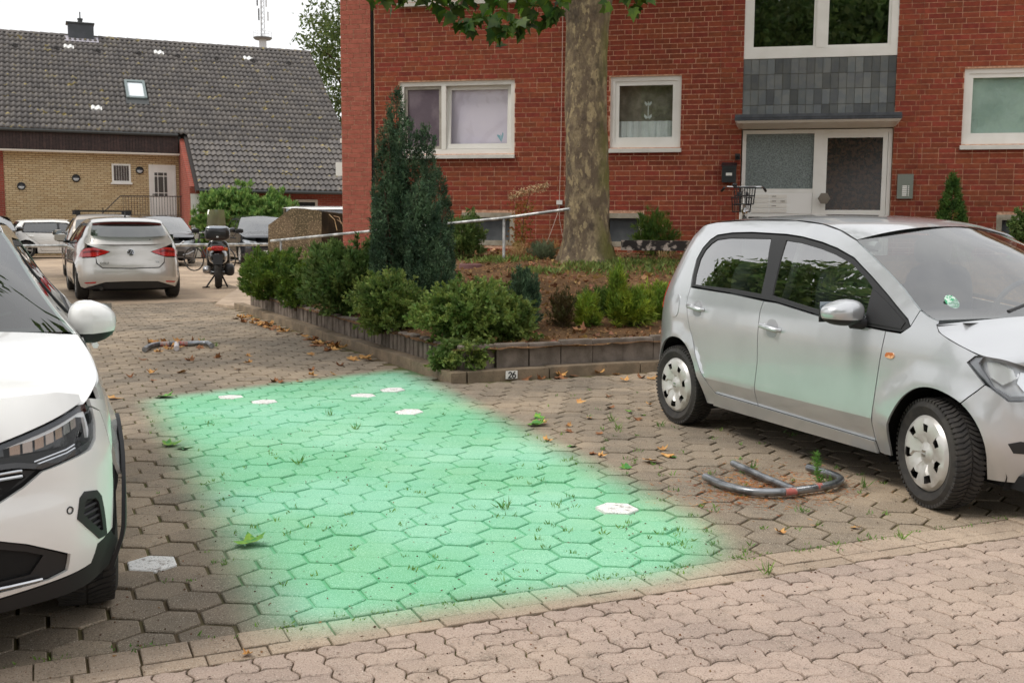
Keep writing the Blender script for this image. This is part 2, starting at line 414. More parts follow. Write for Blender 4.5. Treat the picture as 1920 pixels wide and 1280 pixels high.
wstuff.build('wavy_pavers_beyond', WAVEM, street, kind='stuff')
# ------------------------------------------------------------------ the red brick apartment building
FA = math.radians(13.2); FE = Vector((math.cos(FA), -math.sin(FA), 0)); FN = Vector((-math.sin(FA), -math.cos(FA), 0)); FP = Vector((-2.46, 19.35, 0))
def fpt(u, v, o=0.0): return FP + FE * u + FN * o + Vector((0, 0, v))
FM = Matrix(((FE.x, -FN.x, 0, FP.x), (FE.y, -FN.y, 0, FP.y), (0, 0, 1, 0), (0, 0, 0, 1)))      # local: x = u, y = into the wall, z = v
BRICK = mat('red_brick', srgb(142, 69, 47), .82, var=.18, noise=(14, .35, .65), col2=srgb(124, 57, 40), bump=(160, .5, .004), spec=.3, hue=.008, stain=(.9, .50, .38, srgb(98, 46, 34)))
BRICKP = mat('pillar_brick', srgb(170, 98, 82), .85, var=.09, noise=(11, .35, .65), col2=srgb(156, 86, 72), bump=(160, .5, .004), spec=.3)
MORT = mat('mortar', srgb(220, 180, 152), .95, noise=(20, .35, .65), col2=srgb(184, 136, 112), bump=(120, .5, .004), spec=.2)
PVC = mat('white_pvc', srgb(230, 228, 223), .35, noise=(3, .4, .65), col2=srgb(224, 222, 216))
PVCG = mat('grey_sash', srgb(168, 162, 152), .45, noise=(6, .4, .65), col2=srgb(146, 140, 130))
SILL = mat('sill_metal', srgb(214, 212, 206), .4, noise=(5, .4, .7), col2=srgb(204, 202, 195))
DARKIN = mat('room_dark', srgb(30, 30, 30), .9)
CONC = mat('bare_concrete', srgb(168, 160, 144), .9, noise=(9, .35, .65), col2=srgb(140, 132, 116), bump=(80, .4, .004))
LEAD = mat('slate_grey_paint', srgb(74, 78, 84), .5, noise=(8, .4, .6), col2=srgb(60, 64, 70))
GLW = glass('window_glass', (.96, .98, .98), .10)
GLD = glass('dark_pane', (.30, .32, .32), .16)
bld = empty('apartment_building', FP, -FA, 'red brick apartment building with white windows behind the plane tree', 'building')
WALLTOP = 6.6; U0, U1 = -.02, 14.0
OPEN = [(.45, 2.55, 2.64, 3.90), (4.21, 5.40, 2.72, 3.90), (6.40, 8.785, .75, 6.3), (9.80, 11.85, 2.72, 3.89), (1.60, 2.56, 1.05, 1.62), (4.02, 4.82, 1.05, 1.62), (10.38, 11.35, 1.05, 1.62),
        (.46, 2.55, 5.26, 6.3), (4.21, 5.40, 5.26, 6.3), (9.80, 11.85, 5.26, 6.3)]
def wallslab(q, u0, u1, v0, v1, opens, y0, y1):
    us = sorted({u0, u1, *[o[0] for o in opens], *[o[1] for o in opens]}); vs_ = sorted({v0, v1, *[o[2] for o in opens], *[o[3] for o in opens]})
    us = [u for u in us if u0 <= u <= u1]; vs_ = [v for v in vs_ if v0 <= v <= v1]
    solid = lambda i, j: 0 <= i < len(us) - 1 and 0 <= j < len(vs_) - 1 and not any(o[0] - 1e-6 < (us[i] + us[i + 1]) / 2 < o[1] and o[2] < (vs_[j] + vs_[j + 1]) / 2 < o[3] for o in opens)
    for i in range(len(us) - 1):
        for j in range(len(vs_) - 1):
            if not solid(i, j): continue
            a, b, c, d = us[i], us[i + 1], vs_[j], vs_[j + 1]
            q.add([(a, y0, c), (b, y0, c), (b, y0, d), (a, y0, d)], [(0, 1, 2, 3)])
            if not solid(i - 1, j): q.add([(a, y0, c), (a, y0, d), (a, y1, d), (a, y1, c)], [(0, 1, 2, 3)])
            if not solid(i + 1, j): q.add([(b, y0, c), (b, y1, c), (b, y1, d), (b, y0, d)], [(0, 1, 2, 3)])
            if not solid(i, j - 1): q.add([(a, y0, c), (a, y1, c), (b, y1, c), (b, y0, c)], [(0, 1, 2, 3)])
            if not solid(i, j + 1): q.add([(a, y0, d), (b, y0, d), (b, y1, d), (a, y1, d)], [(0, 1, 2, 3)])
q = MB(); wallslab(q, U0, U1, .2, WALLTOP, OPEN, .006, .30); wall = q.build('wall', MORT, bld)
q = MB().box((U0 - .02, .31, .2), (U1, 9.0, WALLTOP - .01)); q.build('building_core', CONC, bld)
q = MB().box((-.7, -.6, WALLTOP), (U1, 9.3, WALLTOP + .22)); q.build('eaves', PVC, bld)

CH = 1 / 12; BL = .25; JT = .0125
bricks = []
def lay(u0, u1, v0, v1, opens, seed, soldier=()):
    rs = random.Random(seed); j = int(round(v0 / CH))
    while (j + 1) * CH <= v1 + 1e-6:
        z0, z1 = j * CH + JT / 2, (j + 1) * CH - JT / 2
        u = u0 - (rs.choice((0, .0625, .125, .1875)) if j % 2 else rs.choice((0, .125)) + .06)
        while u < u1:
            l = BL if rs.random() < .9 else BL / 2
            a, b = max(u + JT / 2, u0), min(u + l - JT / 2, u1); u += l
            segs = [(a, b)]
            for o in opens:
                if o[2] - .02 < (z0 + z1) / 2 < o[3] + .02:
                    ns_ = []
                    for s in segs:
                        if s[1] <= o[0] or s[0] >= o[1]: ns_.append(s)
                        else:
                            if s[0] < o[0] - .02: ns_.append((s[0], o[0]))
                            if s[1] > o[1] + .02: ns_.append((o[1], s[1]))
                    segs = ns_
            for s in segs:
                if s[1] - s[0] > .004: bricks.append((s[0], s[1], z0, z1))
        j += 1
# the staircase bay stands 25 mm proud of the two wings
lay(0.0, 6.03, .5, 5.75, OPEN, 1); wing1 = bricks; bricks = []
lay(6.035, 9.155, .5, 5.75, OPEN, 2); bay_ = bricks; bricks = []
lay(9.16, 13.2, .5, 5.75, OPEN, 3); wing2 = bricks
full = MB().box((0, -.0, 0), (BL - JT, .02, CH - JT)).mesh('brick', BRICK)
cand = []
for lst, pr in ((wing1, 0.0), (bay_, -.005), (wing2, -.003)):
    for b in lst: cand.append((b, pr))
def bvis(b):
    P = fpt((b[0] + b[1]) / 2, (b[2] + b[3]) / 2); x, y = pxof(P); return 0 < x < 1915 and 2 < y < 440
fulls = [c for c in cand if abs(c[0][1] - c[0][0] - (BL - JT)) < 1e-4 and bvis(c[0])]
fulls.sort(key=lambda c: -c[0][0]); keep = set(map(id, fulls[:298]))
st = MB()
for c in cand:
    b, pr = c; dy = random.gauss(0, .0012) + pr
    if id(c) in keep:
        o = bpy.data.objects.new('brick', full); link(o, wall); o.location = (b[0], dy, b[2])
    else:
        st.rv = random.random(); st.box((b[0], dy, b[2]), (b[1], .02, b[3]))
st.build('brick_courses', BRICK, wall, kind='stuff')
# bay backing so that no daylight shows behind the proud bricks
# pillar / party wall at the left end, paler bricks, black expansion joint
q = MB().box((-.632, -.028, 0), (-.068, .3, WALLTOP)); pil = q.build('party_wall', MORT, bld)
st = MB(); rs = random.Random(5); nb = 0
pm = {}
for j in range(int(WALLTOP / CH)):
    u = -.632
    sizes = [(.11, .235, .195), (.235, .235, .07), (.17, .235, .135)][(j * 2 + (j // 3)) % 3]
    for l in sizes:
        a, b = u + JT / 2, u + l + .012 - JT / 2; u += l + .012
        b = min(b, -.068)
        st.rv = rs.random(); st.box((a, -.036 + rs.gauss(0, .001), j * CH + JT / 2), (b, -.02, (j + 1) * CH - JT / 2))
st.build('pillar_bricks', BRICKP, pil, kind='stuff')
MB().box((-.068, -.02, 0), (-.03, .02, WALLTOP)).build('expansion_joint', mat('black_joint', srgb(22, 18, 16), .9), bld)

def frame(q, u0, u1, v0, v1, t, y0, y1, tb=None):
    tb = tb or t
    q.box((u0, y0, v0), (u1, y1, v0 + tb)); q.box((u0, y0, v1 - t), (u1, y1, v1)); q.box((u0, y0, v0 + tb), (u0 + t, y1, v1 - t)); q.box((u1 - t, y0, v0 + tb), (u1, y1, v1 - t))
def pane(nm, m, u0, u1, v0, v1, y, par): return MB().box((u0, y, v0), (u1, y + .012, v1)).build(nm, m, par)
def sill(par, u0, u1, v0, v1):
    q = MB(); q.add([(u0, -.07, v0), (u1, -.07, v0), (u1, -.07, v1 - .022), (u0, -.07, v1 - .022), (u0, .10, v1), (u1, .10, v1), (u0, .1, v0), (u1, .1, v0)],
                    [(0, 1, 2, 3), (3, 2, 5, 4), (0, 3, 4, 6), (1, 7, 5, 2), (0, 6, 7, 1)]); return q.build('sill', SILL, par)
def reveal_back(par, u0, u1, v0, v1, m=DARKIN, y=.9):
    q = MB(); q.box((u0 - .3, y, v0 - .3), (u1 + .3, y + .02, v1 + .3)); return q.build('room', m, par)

def window(u0, u1, v0, v1, name='window', label=None):
    o = MB(); frame(o, u0, u1, v0, v1, .075, .04, .12, .09); w_ = o.build(name, PVC, bld, smooth=None)
    if label: w_['label'] = label
    return w_
BLIND = mat('lilac_blind', srgb(222, 216, 226), .8, noise=(1.2, .35, .65), col2=srgb(212, 206, 220))
NETC = mat('net_curtain', srgb(190, 206, 198), .9, noise=(2, .4, .6), col2=srgb(172, 190, 182))
LACE = mat('lace_curtain', srgb(235, 238, 236), .9, noise=(5, .4, .6), col2=srgb(222, 226, 224))
# wide window: narrow insect-screened light on the left, tilted sash on the right
W1 = window(.45, 2.55, 2.64, 3.90, label='wide white window, its broad right sash tilted open')
q = MB(); q.box((1.22, .035, 2.73), (1.30, .125, 3.825)); q.build('mullion', PVC, W1)
q = MB(); frame(q, .525, 1.22, 2.73, 3.825, .055, .075, .12); q.build('sash', PVCG, W1)
pane('screen', mat('insect_screen', srgb(120, 108, 116), .8, noise=(2.2, .4, .6), col2=srgb(96, 84, 94)), .575, 1.17, 2.78, 3.775, .10, W1)
q = MB(); frame(q, 1.30, 2.475, 2.735, 3.83, .075, 0, .055, .085); q.v = [(x, y + .055 + (z - 2.735) * .075, z) for x, y, z in q.v]; q.build('sash', PVC, W1, label='tilted sash')
q = MB().add([(1.37, .085, 2.82), (2.405, .085, 2.82), (2.405, .155, 3.76), (1.37, .155, 3.76)], [(0, 1, 2, 3)]); q.build('pane', glass('tilt_glass', (.96, .96, .97), .03), W1)
MB().box((1.25, .20, 2.70), (2.6, .22, 3.9)).build('blind', BLIND, W1); reveal_back(W1, .45, 2.55, 2.64, 3.9); sill(W1, .42, 2.56, 2.56, 2.638)
q = MB()                                                   # blue sticker sprig on the pane
for k in range(9):
    a = random.uniform(.3, 2.8); l = random.uniform(.05, .13); cx, cz = 2.30, 2.84; q.add([(cx, .083, cz), (cx + l * math.cos(a) * .9, .088, cz + l * math.sin(a) + .03), (cx + l * math.cos(a + .25), .09, cz + l * math.sin(a + .25) + .055)], [(0, 1, 2)])
q.build('sprig_sticker', mat('sticker_blue', srgb(120, 164, 176), .7), W1)
# small window with lace half curtain
W2 = window(4.21, 5.40, 2.72, 3.90, label='small square window with lace half curtain')
q = MB(); frame(q, 4.285, 5.325, 2.81, 3.825, .07, .055, .11, .085); q.build('sash', PVC, W2); pane('pane', GLW, 4.355, 5.255, 2.895, 3.755, .08, W2)
q = MB(); n = 90; q.grid([[(4.3 + 1.02 * i / n, .14 + .02 * math.sin(i * .55) + .008 * math.sin(i * 1.3), z) for i in range(n + 1)] for z in (2.8, 3.0, 3.17 )]); q.build('half_curtain', LACE, W2, smooth=60)
q = MB()
for (cz, s) in ((3.24, .06), (3.46, .055)):
    for sgn in (-1, 1): q.add([(4.83, .2, cz), (4.83 + sgn * s, .2, cz + s * .9), (4.83 + sgn * s * 1.1, .2, cz + .01), (4.83 + sgn * s * .5, .2, cz - s * .6)], [(0, 1, 2, 3)])
q.box((4.825, .2, 3.22), (4.84, .205, 3.5)); q.build('hanging_ornament', LACE, W2); reveal_back(W2, 4.21, 5.4, 2.72, 3.9); sill(W2, 4.185, 5.42, 2.635, 2.718)
# right-hand window with net curtain
W3 = window(9.80, 11.85, 2.72, 3.89, label='white window with full net curtain at the right edge')
q = MB(); frame(q, 9.875, 11.775, 2.81, 3.815, .065, .055, .11, .085); q.build('sash', PVC, W3); pane('pane', glass('net_glass', (.95, .98, .97), .09), 9.94, 11.71, 2.895, 3.75, .08, W3)
MB().box((9.9, .13, 2.75), (11.8, .14, 3.88)).build('net_curtain', NETC, W3); reveal_back(W3, 9.8, 11.85, 2.72, 3.89); sill(W3, 9.775, 11.87, 2.635, 2.718)
# upper floor windows (only the sill of one shows)
for (a, b) in ((.46, 2.55), (4.21, 5.40), (9.8, 11.85)):
    W4 = window(a, b, 5.26, 6.3, label=None); q = MB(); q.box((a + .78, .035, 5.35), (a + .86, .125, 6.225)); q.build('mullion', PVC, W4); pane('pane', GLW, a + .07, b - .07, 5.33, 6.24, .08, W4)
    MB().box((a, .24, 5.3), (b, .25, 6.3)).build('blind', BLIND, W4); sill(W4, a - .02, b + .02, 5.18, 5.258)
# basement windows
for i, (a, b) in enumerate(((1.60, 2.56), (4.02, 4.82), (10.38, 11.35))):
    q = MB(); frame(q, a, b, 1.05, 1.62, .085, .0, .14); W5 = q.build('basement_window', CONC, bld)
    pane('grille', mat('basement_mesh', srgb(92, 96, 98), .6, noise=(3, .35, .65), col2=srgb(72, 76, 80), metal=.2), a + .085, b - .085, 1.135, 1.535, .10, W5)
# staircase window
q = MB(); frame(q, 6.40, 8.785, 4.13, 6.3, .11, .01, .11, .15); SW = q.build('staircase_window', PVC, bld, label='tall white framed staircase window over the tiled panel')
q = MB().box((7.53, .005, 4.28), (7.68, .115, 6.19)); q.build('mullion', PVC, SW)
for a, b in ((6.51, 7.53), (7.68, 8.675)):
    q = MB(); frame(q, a, b, 4.28, 6.19, .04, .03, .1); q.build('sash', PVC, SW); pane('pane', GLD, a + .04, b - .04, 4.32, 6.15, .07, SW)
reveal_back(SW, 6.4, 8.785, 4.13, 6.3)
# glazed tile panel under it
TILEM = mat('glazed_tile', srgb(104, 106, 104), .35, var=.42, noise=(7, .4, .6), col2=srgb(94, 98, 100), hue=.03, spec=.4)
q = MB().box((6.40, .03, 3.20), (8.785, .12, 4.128)); TP = q.build('tile_panel', mat('tile_grout', srgb(120, 118, 108), .9), bld)
cw, chh = (8.785 - 6.40) / 19, .247
pal = random.Random(11)
tiles = {}
for r in range(4):
    v1 = 4.125 - r * chh; v0 = max(3.215, v1 - chh)
    for c in range(19):
        g0 = MB().box((0, 0, 0), (cw - .008, .02, v1 - v0 - .008)).mesh('tile', TILEM) if (c == 0) else g0
        o = bpy.data.objects.new('tile', g0); link(o, TP); o.location = (6.404 + c * cw, .016 + pal.gauss(0, .0008), v0 + .004)
# canopy
q = MB(); q.box((6.30, -.42, 3.10), (8.85, .03, 3.20)); CA = q.build('door_canopy', LEAD, bld)
q = MB(); q.add([(6.30, -.42, 3.10), (8.85, -.42, 3.10), (8.80, -.38, 3.065), (6.35, -.38, 3.065), (6.35, .06, 3.0), (8.80, .06, 3.0), (6.3, .02, 3.1), (8.85, .02, 3.1)], [(0, 1, 2, 3), (3, 2, 5, 4), (0, 3, 4, 6), (1, 7, 5, 2)]); q.build('soffit', PVC, CA)
q = MB()
for z in (3.115, 3.15): q.box((6.29, -.43, z), (8.86, -.42, z + .012))
q.build('drip_edge', LEAD, CA)
# entrance door set
DV = .88
q = MB(); frame(q, 6.42, 8.775, DV, 2.985, .06, .05, .13); q.box((7.565, .045, DV), (7.70, .135, 2.925)); q.box((6.48, .05, 1.965), (7.565, .12, 2.03)); q.box((6.48, .05, 1.57), (7.565, .12, 1.62))
DR = q.build('entrance_door', PVC, bld, label='white framed entrance with frosted side light and dark glazed door leaf')
q = MB(); frame(q, 7.70, 8.71, DV + .03, 2.925, .075, .06, .115, .1); q.box((7.775, .06, 1.57), (8.635, .115, 1.685)); lf = q.build('door_leaf', PVC, DR)
pane('frosted_pane', mat('frosted_glass', srgb(128, 138, 136), .35, noise=(60, .38, .62), col2=srgb(84, 94, 92), bump=(70, .9, .01), spec=.6), 6.48, 7.565, 2.03, 2.925, .09, DR)
def studs():
    q = MB(); n, m_ = 34, 44
    P = [[(7.775 + .86 * i / n, .088 + .010 * math.sin(i * math.pi) + (.012 if (i % 2) ^ (j % 2) else 0), 1.685 + 1.165 * j / m_) for i in range(n + 1)] for j in range(m_ + 1)]
    return q.grid(P)
studs().build('textured_pane', mat('bronze_cathedral_glass', srgb(66, 50, 38), .12, noise=(18, .4, .6), col2=srgb(34, 28, 22), spec=.6), lf, smooth=80)
pane('lower_pane', mat('lower_door_glass', srgb(70, 78, 76), .2, noise=(40, .4, .6), col2=srgb(54, 60, 58)), 7.775, 8.635, DV + .13, 1.57, .085, lf)
pane('lower_side_pane', mat('side_low', srgb(60, 46, 36), .35, noise=(12, .4, .6), col2=srgb(44, 36, 30)), 6.48, 7.565, DV + .05, 1.57, .09, DR)
q = MB().lathe([(0, -.09), (.095, -.085), (.1, -.07), (.085, -.05), (.03, -.04), (.03, .05)], 6, axis='y', c=(7.745, 0, 1.87)); q.build('door_knob', mat('bronze_plate', srgb(120, 112, 102), .45, metal=.3), lf)
# letter box bank in the side light
q = MB().box((6.50, .045, 1.622), (7.56, .09, 1.963)); LB = q.build('letter_box_bank', mat('letterbox_white', srgb(232, 230, 226), .4), DR)
for c in range(2):
    for r in range(4):
        u = 6.60 + c * .29; v = 1.875 - r * .078
        MB().box((u, .036, v), (u + .27, .044, v + .058)).build('flap', mat('flap_white', srgb(222, 218, 210), .4, var=.05), LB)
q = MB()
for (u, v) in ((6.92, 1.90), (6.92, 1.822), (7.06, 1.822), (6.92, 1.744)): q.box((u, .032, v), (u + .07, .035, v + .012))
q.build('name_plates', mat('name_ink', srgb(120, 112, 104), .7), LB)
# letter box, lamp sensor, bell panel, on the brick
q = MB(); q.box((6.105, -.16, 2.13), (6.335, -.024, 2.40)); q.add([(6.095, -.17, 2.40), (6.345, -.17, 2.40), (6.345, -.02, 2.46), (6.095, -.02, 2.46), (6.095, -.17, 2.385), (6.345, -.17, 2.385)], [(0, 1, 2, 3), (4, 5, 1, 0), (0, 3, 4), (1, 5, 2)])
mb_ = q.build('letter_box', mat('black_box_metal', srgb(34, 36, 40), .35, coat=.3)); mb_.matrix_world = FM; tag(mb_, 'black metal letter box with white name label left of the entrance', 'letter box')
MB().box((6.17, -.165, 2.24), (6.27, -.161, 2.285)).build('name_label', PVC, mb_); MB().box((6.13, -.166, 2.335), (6.31, -.161, 2.35)).build('slot', DARKIN, mb_)
q = MB(); q.box((6.31, -.09, 2.50), (6.39, -.024, 2.60)); q.lathe([(.03, -.13), (.035, -.1), (.035, -.09)], 12, axis='y', c=(6.35, 0, 2.53))
o = q.build('motion_sensor', mat('black_plastic', srgb(26, 26, 28), .5)); o.matrix_world = FM; tag(o, 'small black motion sensor above the black letter box', 'sensor')
q = MB().box((8.868, -.045, 1.868), (9.11, -.02, 2.258)); bp = q.build('bell_panel', mat('brushed_panel', srgb(132, 138, 130), .4, metal=.55)); bp.matrix_world = FM; tag(bp, 'grey metal doorbell panel right of the entrance', 'doorbell')
for r in range(6):
    v = 2.055 - r * .029
    MB().box((8.945, -.049, v), (9.015, -.0455, v + .022)).build('name_strip', PVC, bp); MB().box((9.032, -.051, v + .002), (9.05, -.0455, v + .02)).build('bell_button', PVC, bp)
# hanging cable with connector box
q = MB().tube([fpt(3.385, 6.0, .03), fpt(3.38, 4.0, .02), fpt(3.372, 2.6, .025), fpt(3.36, 1.83, .03)], .006, 6)
cb = q.build('wall_cable', mat('cable_white', srgb(188, 172, 160), .6)); tag(cb, 'thin pale cable hanging down the brick wall beside the tree trunk', 'cable')
q = MB(); P = fpt(3.36, 1.80, .04); q.cbox(P, (.10, .06, .075)); q.build('junction_box', PVC, cb)
q = MB().tube([fpt(3.36, 1.78, .03), fpt(3.33, 1.6, .04), fpt(3.2, 1.2, .12), fpt(3.12, .95, .2)], .005, 6).tube([fpt(3.36, 1.78, .03), fpt(3.37, 1.5, .05), fpt(3.45, 1.15, .1)], .004, 6); q.build('loose_end', MATS['cable_white'], cb)
# white wall box and down pipe at the far corner
q = MB(); q.box((-.76, -.02, 2.27), (-.635, .10, 2.51)); o = q.build('outdoor_wall_box', PVC); o.matrix_world = FM; tag(o, 'small white box fixed to the corner of the red building', 'wall box')
MB().box((-.64, .0, 2.26), (-.625, .11, 2.50)).build('backplate', MATS['black_plastic'], o)
q = MB(); q.box((-.66, .05, 2.5), (-.634, .12, 2.9)); q.box((-.69, .03, 2.86), (-.632, .14, 2.94)); o2 = q.build('down_pipe', PVC, bld)
# ------------------------------------------------------------------ the tiled house behind the car park
HA = math.radians(23.8); HU = Vector((math.cos(HA), math.sin(HA), 0)); HN = Vector((math.sin(HA), -math.cos(HA), 0)); HPt = Vector((-14.437, 44.4, 0))
house = empty('tiled_house', HPt, HA, 'house with steep dark tiled roof and yellow brick wall', 'house')      # local x = along, -y = towards the car park
YB = mat('yellow_brick_wall', srgb(206, 174, 118), .9)
def brickify(m, c1, c2, mort, bw, bh):
    t = NT(m); o = t.n('ShaderNodeOutputMaterial'); p = t.n('ShaderNodeBsdfPrincipled'); t.l(p.outputs[0], o.inputs['Surface'])
    oc = t.n('ShaderNodeTexCoord').outputs['Object']; sp = t.n('ShaderNodeSeparateXYZ'); t.l(oc, sp.inputs[0]); cb = t.n('ShaderNodeCombineXYZ')
    t.l(t.math('ADD', sp.outputs[0], sp.outputs[1]), cb.inputs[0]); t.l(sp.outputs[2], cb.inputs[1])
    b = t.n('ShaderNodeTexBrick'); t.l(cb.outputs[0], b.inputs['Vector']); b.inputs['Scale'].default_value = 1
    b.inputs['Color1'].default_value = (*c1, 1); b.inputs['Color2'].default_value = (*c2, 1); b.inputs['Mortar'].default_value = (*mort, 1)
    b.inputs['Mortar Size'].default_value = .009; b.inputs['Brick Width'].default_value = bw; b.inputs['Row Height'].default_value = bh; b.inputs['Bias'].default_value = -.2
    c = t.mix(t.ramp(t.noise(oc, 1.1, 4), .4, .66, 0, .35), b.outputs['Color'], tuple(x * .72 for x in c1))
    t.l(c, p.inputs['Base Color']); p.inputs['Roughness'].default_value = .9
    bp_ = t.n('ShaderNodeBump'); bp_.inputs['Distance'].default_value = .01; bp_.invert = True; t.l(b.outputs['Fac'], bp_.inputs['Height']); t.l(bp_.outputs[0], p.inputs['Normal'])
brickify(YB, srgb(206, 184, 146), srgb(186, 158, 118), srgb(120, 92, 62), .25, .0833)
RB = mat('house_red_brick', srgb(140, 62, 48), .9); brickify(RB, srgb(152, 70, 54), srgb(122, 52, 42), srgb(150, 112, 96), .25, .0833)
WOOD = mat('dark_stained_boards', srgb(62, 44, 40), .6, var=.25, noise=(9, .4, .6), col2=srgb(50, 34, 32))
TRIM = mat('pale_trim', srgb(206, 196, 184), .6)
ROOFT = mat('roof_tile', srgb(90, 86, 84), .75, var=.13, noise=(1.6, .4, .62), col2=srgb(102, 97, 93), speck=(3.2, .645, srgb(142, 128, 78)), bump=(40, .4, .01))
ZINC = mat('dark_zinc', srgb(66, 68, 68), .5, metal=.3)
EAVE = 4.947; AL = math.radians(35); ca, sa = math.cos(AL), math.sin(AL); EO = .5; UP = .69      # roof frame origin: u = UP
def rp(u, s, h=0.0): return (UP + u, -(EO + s * ca) - h * sa, EAVE - s * sa + h * ca)
# walls
q = MB(); q.box((-7.5, 0, 0), (.66, .3, 4.6)); q.build('yellow_wall', YB, house)
q = MB(); q.box((-13.5, -.02, 0), (-5.90, .28, 4.6)); q.build('red_wall', RB, house)
q = MB(); rz2 = lambda y: EAVE - ((-y - EO) / ca) * sa - .24
q.add([(x, y, z) for x in (.66, .9) for y, z in ((.3, 0), (-3.32, 0), (-3.32, rz2(-3.32)), (-.45, rz2(-.45)), (.3, 4.8))], [(4, 3, 2, 1, 0), (5, 6, 7, 8, 9), (1, 2, 7, 6), (2, 3, 8, 7), (3, 4, 9, 8)]); wl_ = q.build('cheek_wall', RB, house)
q = MB(); q.box((.9, -3.32, 0), (7.3, -3.05, 2.66)); lw = q.build('low_wall', RB, house)
q = MB(); q.box((.68, -3.34, 0), (1.02, -3.325, 2.45)); q.build('garage_door_edge', PVC, house)
q = MB(); q.add([(7.3, -3.05, 0), (7.3, 13, 0), (7.3, 13, 2.6), (7.3, 6.1, 9.4), (7.3, -3.05, 2.6)], [(0, 1, 2, 3, 4)]); q.add([(-13.5, -.02, 0), (-13.5, 13, 0), (-13.5, 13, 4.6), (-13.5, 6.1, 9.2), (-13.5, -.02, 4.6)], [(4, 3, 2, 1, 0)]); q.build('gable_wall', RB, house)
# overhanging boarded upper storey
q = MB(); q.box((-13.5, -.42, 4.13), (.62, .02, 4.85)); sk = q.build('overhang', DARKIN, house)
bd = MB().box((0, -.025, 0), (.105, 0, .70)).mesh('board', WOOD)
for k in range(62):
    o = bpy.data.objects.new('board', bd); link(o, sk); o.location = (.50 - k * .118, -.42, 4.15)
q = MB(); q.box((-13.5, -.47, 4.06), (.68, .0, 4.13)); q.build('bottom_trim', TRIM, sk)
q = MB(); q.tube([(-13.5, -.58, 4.87), (.6, -.58, 4.87)], .07, 8); q.tube([(.95, -3.90, 2.56), (7.4, -3.90, 2.56)], .07, 8); q.tube([(.66, -.5, 4.8), (.7, -.25, 4.2), (.72, -.2, 0)], .05, 8); q.build('gutter', ZINC, house)
# roof: deck, tiles, ridge
q = MB(); S0, S1 = -7.97, 4.06
q.add([rp(-14.2, 0, -.06), rp(.15, 0, -.06), rp(6.95, 0, -.06), rp(6.95, S0, -.06), rp(.15, S0, -.06), rp(-14.2, S0, -.06)], [(0, 1, 4, 5), (1, 2, 3, 4)]); q.add([rp(.15, S1, -.06), rp(6.95, S1, -.06), rp(6.95, 0, -.06), rp(.15, 0, -.06)], [(0, 1, 2, 3)])
ry = -(EO + S0 * ca); rz_ = EAVE - S0 * sa
q.add([(UP - 14.2, ry, rz_), (UP + 6.95, ry, rz_), (UP + 6.95, ry + 9, rz_ - 6.3), (UP - 14.2, ry + 9, rz_ - 6.3)], [(3, 2, 1, 0)])
q.add([rp(6.95, S1, -.06), rp(6.95, S1, -.2), rp(6.95, S0, -.2), rp(6.95, S0, -.06)], [(0, 1, 2, 3)])
q.add([rp(.15, 0, -.06), rp(.15, 0, -.25), rp(.15, S1, -.25), rp(.15, S1, -.06)], [(0, 1, 2, 3)])
roof = q.build('roof', mat('roof_deck', srgb(50, 46, 44), .9), house)
TW, TH = .209, .40
def tile_mesh():
    q = MB(); n = 6; prof = [.0, .030, .054, .046, .016, -.010, 0]
    top = [(TW * k / n, 0.0, prof[k] + .004) for k in range(n + 1)]; bot = [(TW * k / n, TH + .03, prof[k] + .066) for k in range(n + 1)]
    def m(p, dz=0): x, y, z = p; z += dz; return (x, -(y * ca) - z * sa, -(y * sa) + z * ca)
    q.add([m(p) for p in top] + [m(p) for p in bot] + [m(p, -.06) for p in bot], [(k, n + 1 + k, n + 2 + k, k + 1) for k in range(n)] + [(n + 1 + k, 2 * n + 2 + k, 2 * n + 3 + k, n + 2 + k) for k in range(n)])
    return q
tmq = tile_mesh(); tme = tmq.mesh('roof_tile', ROOFT, 50); tmw = tmq.mesh('roof_tile', mat('translucent_tile', srgb(225, 225, 222), .4), 50)
tv = np.array(tmq.v); tf = np.array(tmq.f)
place = []
row = 0; s = S1 - TH
while s > S0 - .2:
    u = 6.95 - TW
    while u > (.15 - .02 if s > -.3 else -8.6):
        place.append((u, s)); u -= TW
    s -= TH
WT = [(-4.06, -6.95), (-3.86, -6.95), (-.36, -6.9), (-.16, -6.9), (3.67, -6.9), (3.87, -6.9), (-3.26, -1.9), (-3.06, -1.9)]
wi = {min(range(len(place)), key=lambda i: (place[i][0] + .1 - a[0]) ** 2 + (place[i][1] + .2 - a[1]) ** 2) for a in WT}
vv, ff, rv_ = [], [], []
for i, (u, s) in enumerate(place):
    if -1.86 < u + .1 < -1.02 and -3.98 < s + .2 < -2.5: continue                       # skylight
    P = rp(u, s)
    if i in wi or i < 292:
        o = bpy.data.objects.new('roof_tile', tmw if i in wi else tme); link(o, roof); o.location = P
        if i in wi: o['label'] = 'pale translucent roof tile'
    else: ff.append(tf + len(vv) * len(tv)); vv.append(tv + np.array(P) + rng.normal(0, .003, 3)); rv_.append(np.full(len(tf), rng.random()))
o = np_mesh('roof_tiles_beyond', np.concatenate(vv), np.concatenate(ff), ROOFT, np.concatenate(rv_), roof); o['kind'] = 'stuff'
rm = MB().lathe([(.11, 0), (.125, .02), (.105, .42)], 8, axis='x', a0=0, a1=math.pi).mesh('ridge_tile', ROOFT, 40)
for k in range(52):
    o = bpy.data.objects.new('ridge_tile', rm); link(o, roof); x, y, z = rp(6.55 - k * .4, S0, .02); o.location = (x, y, z - .03)
vm = MB().lathe([(.0, .0), (.10, .02), (.13, .12), (.12, .16)], 10, axis='y', a0=0, a1=math.pi).mesh('roof_vent', mat('vent_black', srgb(38, 34, 32), .7), 40)
